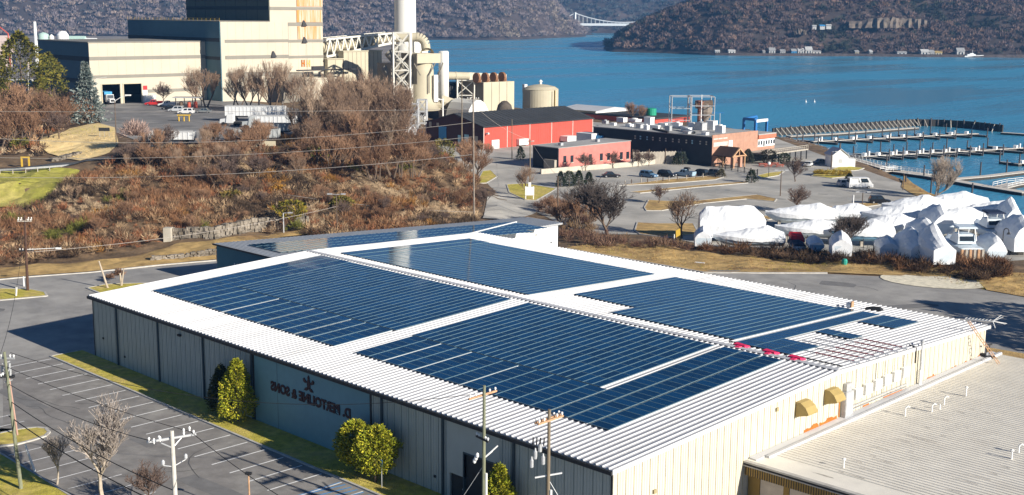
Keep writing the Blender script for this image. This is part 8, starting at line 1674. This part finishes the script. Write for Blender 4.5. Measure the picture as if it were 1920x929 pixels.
# ================================================================== WALLS, RAILS AND SMALL THINGS ON THE HILLSIDE
def stone_wall(name, pts, h, wd, label, m=None):
    mb = MB(); P = [tz(a, b, .8) for a, b in pts]; rr = random.Random(5)
    for a, b in zip(P, P[1:]):
        n = max(2, int(np.linalg.norm(b-a)/.55))
        for k in range(n):
            p = a+(b-a)*(k+.5)/n
            for lay in range(4): mb.obox((p[0]+rr.uniform(-.14, .14), p[1]+rr.uniform(-.14, .14), p[2]-.3+lay*(h+.3)/4), wd+rr.uniform(-.25, .25), .6+rr.uniform(-.2, .15), (h+.3)/4*rr.uniform(.8, 1.25), math.degrees(math.atan2(b[1]-a[1], b[0]-a[0]))+90+rr.uniform(-16, 16))
    return one(name, mb, m or m_stone, label, 'stone wall')
stone_wall('stone_wall', [(320, 450), (400, 448), (470, 432), (578, 424)], 2.0, .9, 'rough grey stone wall along the foot of the brush slope')
stone_wall('stone_wall', [(283, 489), (340, 485), (405, 474)], .7, .8, 'low dark stone edging in the grass behind the drive')
stone_wall('stone_bank', [(95, 303), (120, 298), (150, 290)], .7, 1.6, 'pale rubble bank at the road below the straw slope')
p = tz(316, 450, 1); mb = MB(); mb.obox((p[0], p[1], p[2]-.3), 1.3, 1.3, 2.4, 40); one('stone_pier', mb, m_conc, 'pale square pier at the left end of the stone wall', 'pier')
gr = thing('guard_rail', 'galvanised guard rail along the access road at the left', 'guard rail', tuple(tz(0, 322, 6))); RL = [tz(a, b, 6.5) for a, b in [(-90, 330), (0, 325), (48, 322), (93, 319), (137, 315), (170, 311), (200, 305)]]; mb = MB()
for a, b in zip(RL, RL[1:]): mb.beam(a+np.array((0, 0, .62)), b+np.array((0, 0, .62)), .1, .36); 
mb.build('rail', m_galv, gr)
for a, b in zip(RL, RL[1:]):
    for f in (0, .5): p = a+(b-a)*f; mb = MB(); mb.beam(p-np.array((0, 0, .3)), p+np.array((0, 0, .6)), .14); mb.build('post', m_woodgrey, gr)
p = tz(48, 311, 7); mb = MB(45, p); mb.box(-.9, -.6, -.15, .15, -.2, 1.6); mb.box(.6, .9, -.15, .15, -.2, 1.6); mb.box(-.9, .9, -.15, .15, 1.6, 1.9); one('yellow_gate', mb, m_yellow, 'yellow goal shaped frame at the roadside', 'frame')
p = tz(196, 258, 9); t = thing('notice_sign', 'dark sign board on thin legs on the straw bank', 'sign', tuple(p)); mb = MB(45, p); mb.box(-1.3, 1.3, -.06, .06, 1.5, 2.3); mb.build('board', m_trimdk, t)
for s in (-1.1, 0, 1.1): mb = MB(45, p); mb.box(s-.05, s+.05, .07, .15, -.1, 2.3); mb.build('leg', m_woodgrey, t)
mb = MB(); p = tz(148, 272, 8); mb.hexa([(p[0]-.8, p[1]-.5, p[2]), (p[0]+.6, p[1]+.5, p[2]), (p[0]+.9, p[1]+.7, p[2]), (p[0]-.3, p[1]+.3, p[2])], [(p[0]-.6, p[1]-.4, p[2]+.4), (p[0]+.4, p[1]+.4, p[2]+.5), (p[0]+.6, p[1]+.5, p[2]+.35), (p[0]-.3, p[1]+.1, p[2]+.3)]); one('boulder', mb, m_trimdk, 'dark rock lying on the straw bank', 'rock')
p = tz(218, 268, 9); t = thing('street_lamp', 'tall lamp with long arm beside the straw bank', 'lamp', tuple(p)); h = onp(215, 190, p, YAW*57.2958-90); mb = MB(); mb.cyl(p, h, .13, .09, 7); mb.build('post', m_bark, t); e = onp(240, 180, p, YAW*57.2958-90); mb = MB(); mb.tube([h, (h+e)/2+np.array((0, 0, .35)), e], .07, 6); ar = mb.build('arm', m_white, t); mb = MB(); mb.obox(e, 1.3, .5, .28, 45); mb.build('lamp_head', m_white, ar)
p = tz(181, 200, 9); t = thing('street_lamp', 'thin lamp with an arm at the low hall corner', 'lamp', tuple(p)); h = onp(180, 148, p, YAW*57.2958-90); mb = MB(); mb.cyl(p, h, .11, .08, 6); mb.build('post', m_galv, t); e = onp(200, 145, p, YAW*57.2958-90); mb = MB(); mb.tube([h, e], .06, 5); mb.build('arm', m_white, t)
for k, (px, py, pt, lab) in enumerate([(36, 185, 122, 'shortest white flagpole, left of three'), (54, 190, 113, 'tallest white flagpole with a small flag, middle of three'), (72, 183, 124, 'white flagpole with limp flag, right of three')]):
    p = tz(px, py, 9); h = onp(px-2, pt, p, YAW*57.2958-90); t = thing('flagpole', lab, 'flagpole', tuple(p), 'flagpoles by the plant entrance'); mb = MB(); mb.cyl(p, h, .12, .07, 7); mb.build('pole', m_white, t); mb = MB(); a = h-np.array((0, 0, .4)); mb.hexa([a, a+np.array((.25, .3, -.3)), a+np.array((.3, .35, -2.4)), a+np.array((0, 0, -2.2))], [q_+np.array((.06, -.06, 0)) for q_ in (a, a+np.array((.25, .3, -.3)), a+np.array((.3, .35, -2.4)), a+np.array((0, 0, -2.2)))]); mb.build('flag', m_redtrim, t)
p = tz(30, 178, 9); mb = MB(45, p); mb.box(-4.5, 4.5, 0, 6, -1, 5.2); mb.box(-4.7, 4.7, -.2, 6.2, 5.2, 5.4); one('gate_house', mb, m_stackw, 'pale low gate house behind the flagpoles', 'building')
# poles and wires across the hill
def pole_px(px, py, pyt, z0, label, r=.17, m=None, arms=(), pxt=None):
    p = tz(px, py, z0); h = onp(pxt or px, pyt, p, YAW*57.2958-90); return utility_pole('utility_pole', label, tuple(p), tuple(h), r, m, arms), h, p
_, hA, pA = pole_px(889, 417, 176, -.2, 'very tall slim utility pole rising behind the rear wing', .2, m_barkgr, [(1.0, 2.2, 45, m_woodgrey, .15)], 887)
_, hB, pB = pole_px(866, 282, 150, -.5, 'tall brown utility pole by the dark red gable', .2, m_wood)
_, hC, pC = pole_px(960, 298, 224, ZM, 'short wooden pole before the red shed', .15, m_wood); _, hD, pD = pole_px(994, 360, 262, ZM, 'wooden utility pole at the entry island', .17, m_wood, [(.5, 1.8, 45, m_woodgrey, .12)]); _, hE, pE = pole_px(1046, 415, 331, -1.5, 'brown wooden pole in the thicket by the wing', .18, m_bark)
_, hF, pF = pole_px(839, 215, 142, 0, 'thin grey pole in front of the dark machinery house', .2, m_galv)
def awire(a, b, sag, r, lab, m=None): return wire(a, b, sag, r, m or m_wiregr, lab, group='overhead wires across the hill')
lft = lambda py: at(-40, py, 245)
awire(lft(209), onp(880, 205, pA, YAW*57.2958-90), .3, .035, 'pale wire across the hill, topmost, passing before the trailers')
awire(lft(258), onp(884, 230, pA, YAW*57.2958-90), 2.2, .04, 'pale wire across the hill, second, over the straw bank')
awire(lft(295), onp(886, 257, pA, YAW*57.2958-90), 1.6, .04, 'pale wire across the hill, third, over the access road')
awire(lft(332), onp(888, 290, pA, YAW*57.2958-90), 1.6, .05, 'pale thick wire across the hill, lowest, over the meadow')
awire(tz(540, 405, 2)+np.array((0, 0, 4)), onp(888, 398, pA, YAW*57.2958-90), .6, .035, 'pale wire low over the foot of the slope from thin lamp to tall pole')
awire(P5t+np.array((0, 0, -5.2)), tz(632, 425, 1)+np.array((0, 0, 3.6)), 1.0, .03, 'thin wire from the island pole along the foot of the slope')
awire(hA+np.array((0, 0, -2)), hD, 1.0, .03, 'wire from the tall pole to the entry island pole'); awire(hB+np.array((0, 0, -3)), hA+np.array((0, 0, -1.5)), .5, .03, 'short wire between the two tall poles by the red shed'); awire(hB+np.array((0, 0, -5)), hC, .8, .03, 'wire from the tall brown pole down to the short pole at the red shed'); awire(hD, hE, .6, .03, 'wire from the entry island pole to the thicket pole')
awire(P5t+np.array((0, 0, -.4)), P1t+np.array((-.2, -.3, -.3)), 2.0, .02, 'thin wire from the island pole to the roadside pole', m_wire)
# ================================================================== THE FAR SHORE: bridge and houses
m_bridge = mat('bridge_steel', (.62, .66, .68), .6, .05)
DB = 2750.0
br = thing('suspension_bridge', 'pale suspension bridge crossing the river between the hills', 'bridge', tuple(at(1078, 60, DB))); dv = lambda px, py, D=DB: at(px, py, D)
for k, px in enumerate((1078, 1262)):
    mb = MB(); D_ = DB
    for s in (-7, 7):
        b = dv(px, 62, D_); b = b+FH*s; t_ = dv(px, 23.5, D_)+FH*s; mb.beam((t_[0], t_[1], ZW-2), t_, 3.6)
    for zf in (24.5, 36, 50): a = dv(px, zf, D_); mb.beam(a-FH*7, a+FH*7, 3.0)
    mb.build('tower', m_bridge, br)
mb = MB(); a, b = dv(1040, 46.0), dv(1330, 47.5)
for s in (-6, 6): mb.beam(a+FH*s, b+FH*s, 2.6, 5.0)
mb.beam(a, b, 10, .8); mb.build('deck', m_bridge, br)
for s in (-6.5, 6.5):
    mb = MB(); pts = []
    for k in range(25):
        f = k/24; px = 1078+(1262-1078)*f; py = 25+17.5*(1-(2*f-1)**2); pts.append(dv(px, py)+FH*s)
    mb.tube(pts, 1.0, 5); mb.tube([dv(1078, 25)+FH*s, dv(1040, 44)+FH*s], 1.0, 5); mb.tube([dv(1262, 25)+FH*s, dv(1310, 44)+FH*s], 1.0, 5); cbm = mb.build('cable', m_bridge, br)
    mb = MB()
    for k in range(1, 24): q = pts[k]; dk = dv(1078+(1262-1078)*k/24, 45.5)+FH*s; mb.beam(q, dk, .45)
    mb.build('hanger', m_bridge, cbm)
def hill_depth(px, py, hf, D0, D1):
    for D in np.arange(D0, D1, 4.0):
        q = at(px, py, D); X = (q-CAM)@np.array([math.sin(YAW), -math.cos(YAW), 0])
        if hf(np.array([X]), np.array([D]))[0] > q[2]: return D, q
    return D1, at(px, py, D1)
m_farwhite = mat('far_white_wall', (.46, .46, .45), .8)
m_hroof = mat('grey_shingle', (.3, .3, .3), .8)
def far_house(px, py, wpx, hpx, label, m=None, roof=None, rzv=45, D0=1250):
    D, q = hill_depth(px, py, h_right, 1330, 1900); D -= 14 if py < 84 else 4
    q = at(px, py, D); X = (q-CAM)@np.array([math.sin(YAW), -math.cos(YAW), 0])
    if py > 84: D = shore_y(X)+9; q = at(px, py, D); q[2] = max(float(h_right(np.array([X]), np.array([D]))[0]), ZW+2.4)
    k = D/FPX; L, h = wpx*k, hpx*k
    t = thing('far_house', label, 'house', tuple(q), 'houses on the far shore'); mb = MB(rzv, q); mb.box(-L/2, L/2, -3, 4, -3, h*.6); mb.hexa([(-L/2, -3, h*.6), (-L/2, 4, h*.6), (-L/2, .5, h)], [(L/2, -3, h*.6), (L/2, 4, h*.6), (L/2, .5, h)]); mb.build('wall', m_farwhite if m is m_white else m, t)
    mb = MB(rzv, q)
    for s in (-1, 1): y0 = .5+s*4.1; mb.hexa([(-L/2-.4, y0, h*.55), (L/2+.4, y0, h*.55), (L/2+.4, .5, h+.1), (-L/2-.4, .5, h+.1)], [(-L/2-.4, y0, h*.55+.35), (L/2+.4, y0, h*.55+.35), (L/2+.4, .5, h+.45), (-L/2-.4, .5, h+.45)])
    mb.build('roof', (m_farwhite if roof is m_roofw else roof) or m_hroof, t); mb = MB(rzv, q); mb.box(-L*.3, -L*.12, -3.1, -3.003, .4, h*.4); mb.box(L*.12, L*.3, -3.1, -3.003, .4, h*.4); mb.build('window', m_glass, t)
for (px, py, w_, h_, lab, m, rf) in [(1447, 96, 11, 10, 'white gabled house nearest the wooded point on the far shore', m_white, None), (1467, 95, 9, 7, 'small white house second from the point on the far shore', m_white, None), (1488, 94, 9, 8, 'blue grey house left of the white cluster on the far shore', m_bluebox, None), (1501, 94, 11, 9, 'white house at the water in the far cluster', m_white, m_roofw), (1516, 86, 12, 12, 'white house raised above the others in the far cluster', m_white, m_roofw), (1531, 95, 14, 5, 'long low pale house right of the far cluster', m_stackw, None), (1606, 94, 7, 6, 'tan house alone in the middle of the far shore', m_cr, None), (1632, 97, 5, 7, 'tiny white hut at the water on the far shore', m_white, m_roofw), (1690, 95, 17, 5, 'long low grey house with chimney on the far shore', m_galv, None), (1733, 96, 14, 9, 'white house with pale roof left of the tan one on the far right shore', m_white, m_roofw), (1746, 95, 9, 8, 'narrow white gabled house beside the tan one', m_white, None), (1759, 95, 12, 6, 'tan roofed house on the far right shore', m_cr, m_hood), (1800, 96, 14, 12, 'tall grey roofed white house left of the white boat on the far shore', m_white, None), (1526, 51, 7, 3, 'white roof high among the woods, left of the blue one', m_white, m_roofw), (1541, 51, 9, 3.5, 'blue roofed house high among the woods', m_white, m_bluebox), (1553, 50, 9, 3.5, 'white house high among the woods, right of the blue roof', m_white, m_roofw), (1345, 92, 8, 5, 'white house by the water left of the pair on the wooded hill foot', m_white, m_roofw), (1372, 90, 12, 6, 'pale house near the point at the wooded hill foot', m_stackw, m_roofw), (1432, 88, 4, 5, 'tiny white house above the shore near the point', m_white, None)]:
    far_house(px, py, w_, h_, lab, m, rf)
q = at(1825, 103, 1366); q[2] = ZW; t = thing('moored_ship', 'low white ship moored at the far right shore', 'ship', tuple(q)); k = 1366/FPX; L = 34*k; mb = MB(45, q); mb.hexa([(-L/2, -2, -.5), (L/2-2, -1.5, -.5), (L/2-2, 1.5, -.5), (-L/2, 2, -.5)], [(-L/2, -2.5, 1.6), (L/2+1.5, -.3, 2.4), (L/2+1.5, .3, 2.4), (-L/2, 2.5, 1.6)]); mb.build('hull', m_white, t)
mb = MB(45, q); mb.box(-L*.35, L*.1, -1.8, 1.8, 1.6, 3.4); mb.box(-L*.2, 0, -1.5, 1.5, 3.4, 4.4); mb.build('cabin', m_white, t); mb = MB(45, q); mb.cyl((-1, 0, 4.4), (-1, 0, 8), .2, None, 5); mb.build('mast', m_white, t)
q = at(1511, 193, 660); q[2] = ZW
for k, (px, py) in enumerate([(1511, 192), (1527, 192)]):
    p = up(px, py, ZW); mb = MB(); mb.lathe((p[0], p[1], ZW-.3), [(.35, 0), (.45, .4), (.3, .9), (.1, 1.1), (.08, 1.7)], 10); one('mooring_buoy', mb, m_white, ['small white buoy on the river, left of two', 'small white buoy on the river, right of two'][k], 'buoy')
# works on the flats behind the plant, far left
DF = 900.0; m_mint = mat('mint_tank', (.42, .58, .52), .6, .06)
zf = ZW+2.6
for (px, w_, pyt, lab, m) in [(82, 19, 62, 'pale mint round tank on the far flats, bigger one', m_mint), (97, 9, 66, 'small white tank beside the mint one on the far flats', m_stackw)]:
    c = at(px, 77, DF); rT = w_/2*mpp(c); zt = at(px, pyt, DF)[2]; mb = MB(); mb.lathe((c[0], c[1], zf), [(rT, 0), (rT, zt-zf-1), (rT*.5, zt-zf), (.2, zt-zf+.5)], 20); one('far_tank', mb, m, lab, 'tank')
c = at(118, 77, DF+10); zt = at(118, 58, DF+10)[2]; mb = MB(); mb.lathe((c[0], c[1], zf), [(4.2, 0), (4.2, zt-zf-3), (2.5, zt-zf-.6), (.2, zt-zf)], 18); one('far_silo', mb, m_white, 'white domed silo on the far flats', 'silo')
for (a, b, yt, lab) in [(103, 112, 70, 'small white shed between silo and tanks on the far flats'), (120, 155, 68, 'long pale shed right of the silo on the far flats'), (157, 176, 72, 'low white shed at the right end of the far flats'), (-30, 14, 67, 'tan roofed shed at the left edge of the far flats')]:
    c0 = at(a, 80, DF+14); c1 = at(b, 80, DF+14); L = np.linalg.norm((c1-c0)[:2]); zt = at(a, yt, DF+14)[2]; mb = MB(44.7, (c0[0], c0[1], zf)); mb.box(0, L, 0, 12, 0, (zt-zf)*.8); mb.hexa([(-.3, -.3, (zt-zf)*.8), (L+.3, -.3, (zt-zf)*.8), (L+.3, 12.3, (zt-zf)*.8), (-.3, 12.3, (zt-zf)*.8)], [(-.3, 5.8, zt-zf), (L+.3, 5.8, zt-zf), (L+.3, 6.2, zt-zf), (-.3, 6.2, zt-zf)]); one('far_shed', mb, m_mint if 'long' in lab else (m_redtrim if 'tan' in lab else m_white), lab, 'shed')
c = at(67, 78, DF-5); zt = at(66, 41, DF-5)[2]; mb = MB(); mb.lathe((c[0], c[1], zf), [(1.3, 0), (1.0, zt-zf)], 12); one('far_chimney', mb, m_white, 'thin white chimney on the far flats at the left', 'chimney')
mb = MB(); mb.beam(at(-20, 36, DF), at(15, 63, DF), .6); mb.beam((*at(15, 63, DF)[:2], zf), at(15, 63, DF), .7); one('far_crane', mb, m_redbox, 'red crane jib at the left edge above the far flats', 'crane')
q = at(1130, 96, 1460); 
# ================================================================== HAZE
mh = bpy.data.materials.new('river_haze'); mh.use_nodes = True; nt = mh.node_tree
for n in list(nt.nodes):
    if n.type == 'BSDF_PRINCIPLED': nt.nodes.remove(n)
pv = nt.nodes.new('ShaderNodeVolumePrincipled'); out = [n for n in nt.nodes if n.type == 'OUTPUT_MATERIAL'][0]
pv.inputs['Color'].default_value = (0.2, 0.5, 1.0, 1); pv.inputs['Density'].default_value = 0.00010; pv.inputs['Anisotropy'].default_value = 0.0
nt.links.new(pv.outputs[0], out.inputs['Volume'])
mb = MB(ang=math.degrees(YAW)-90, org=(CAM[0], CAM[1], 0)); mb.box(-2600, 2600, -260, 4100, -14, 225)
tag(mb.build('haze', mh), 'thin blue haze over the river and the far hills', kind='stuff')
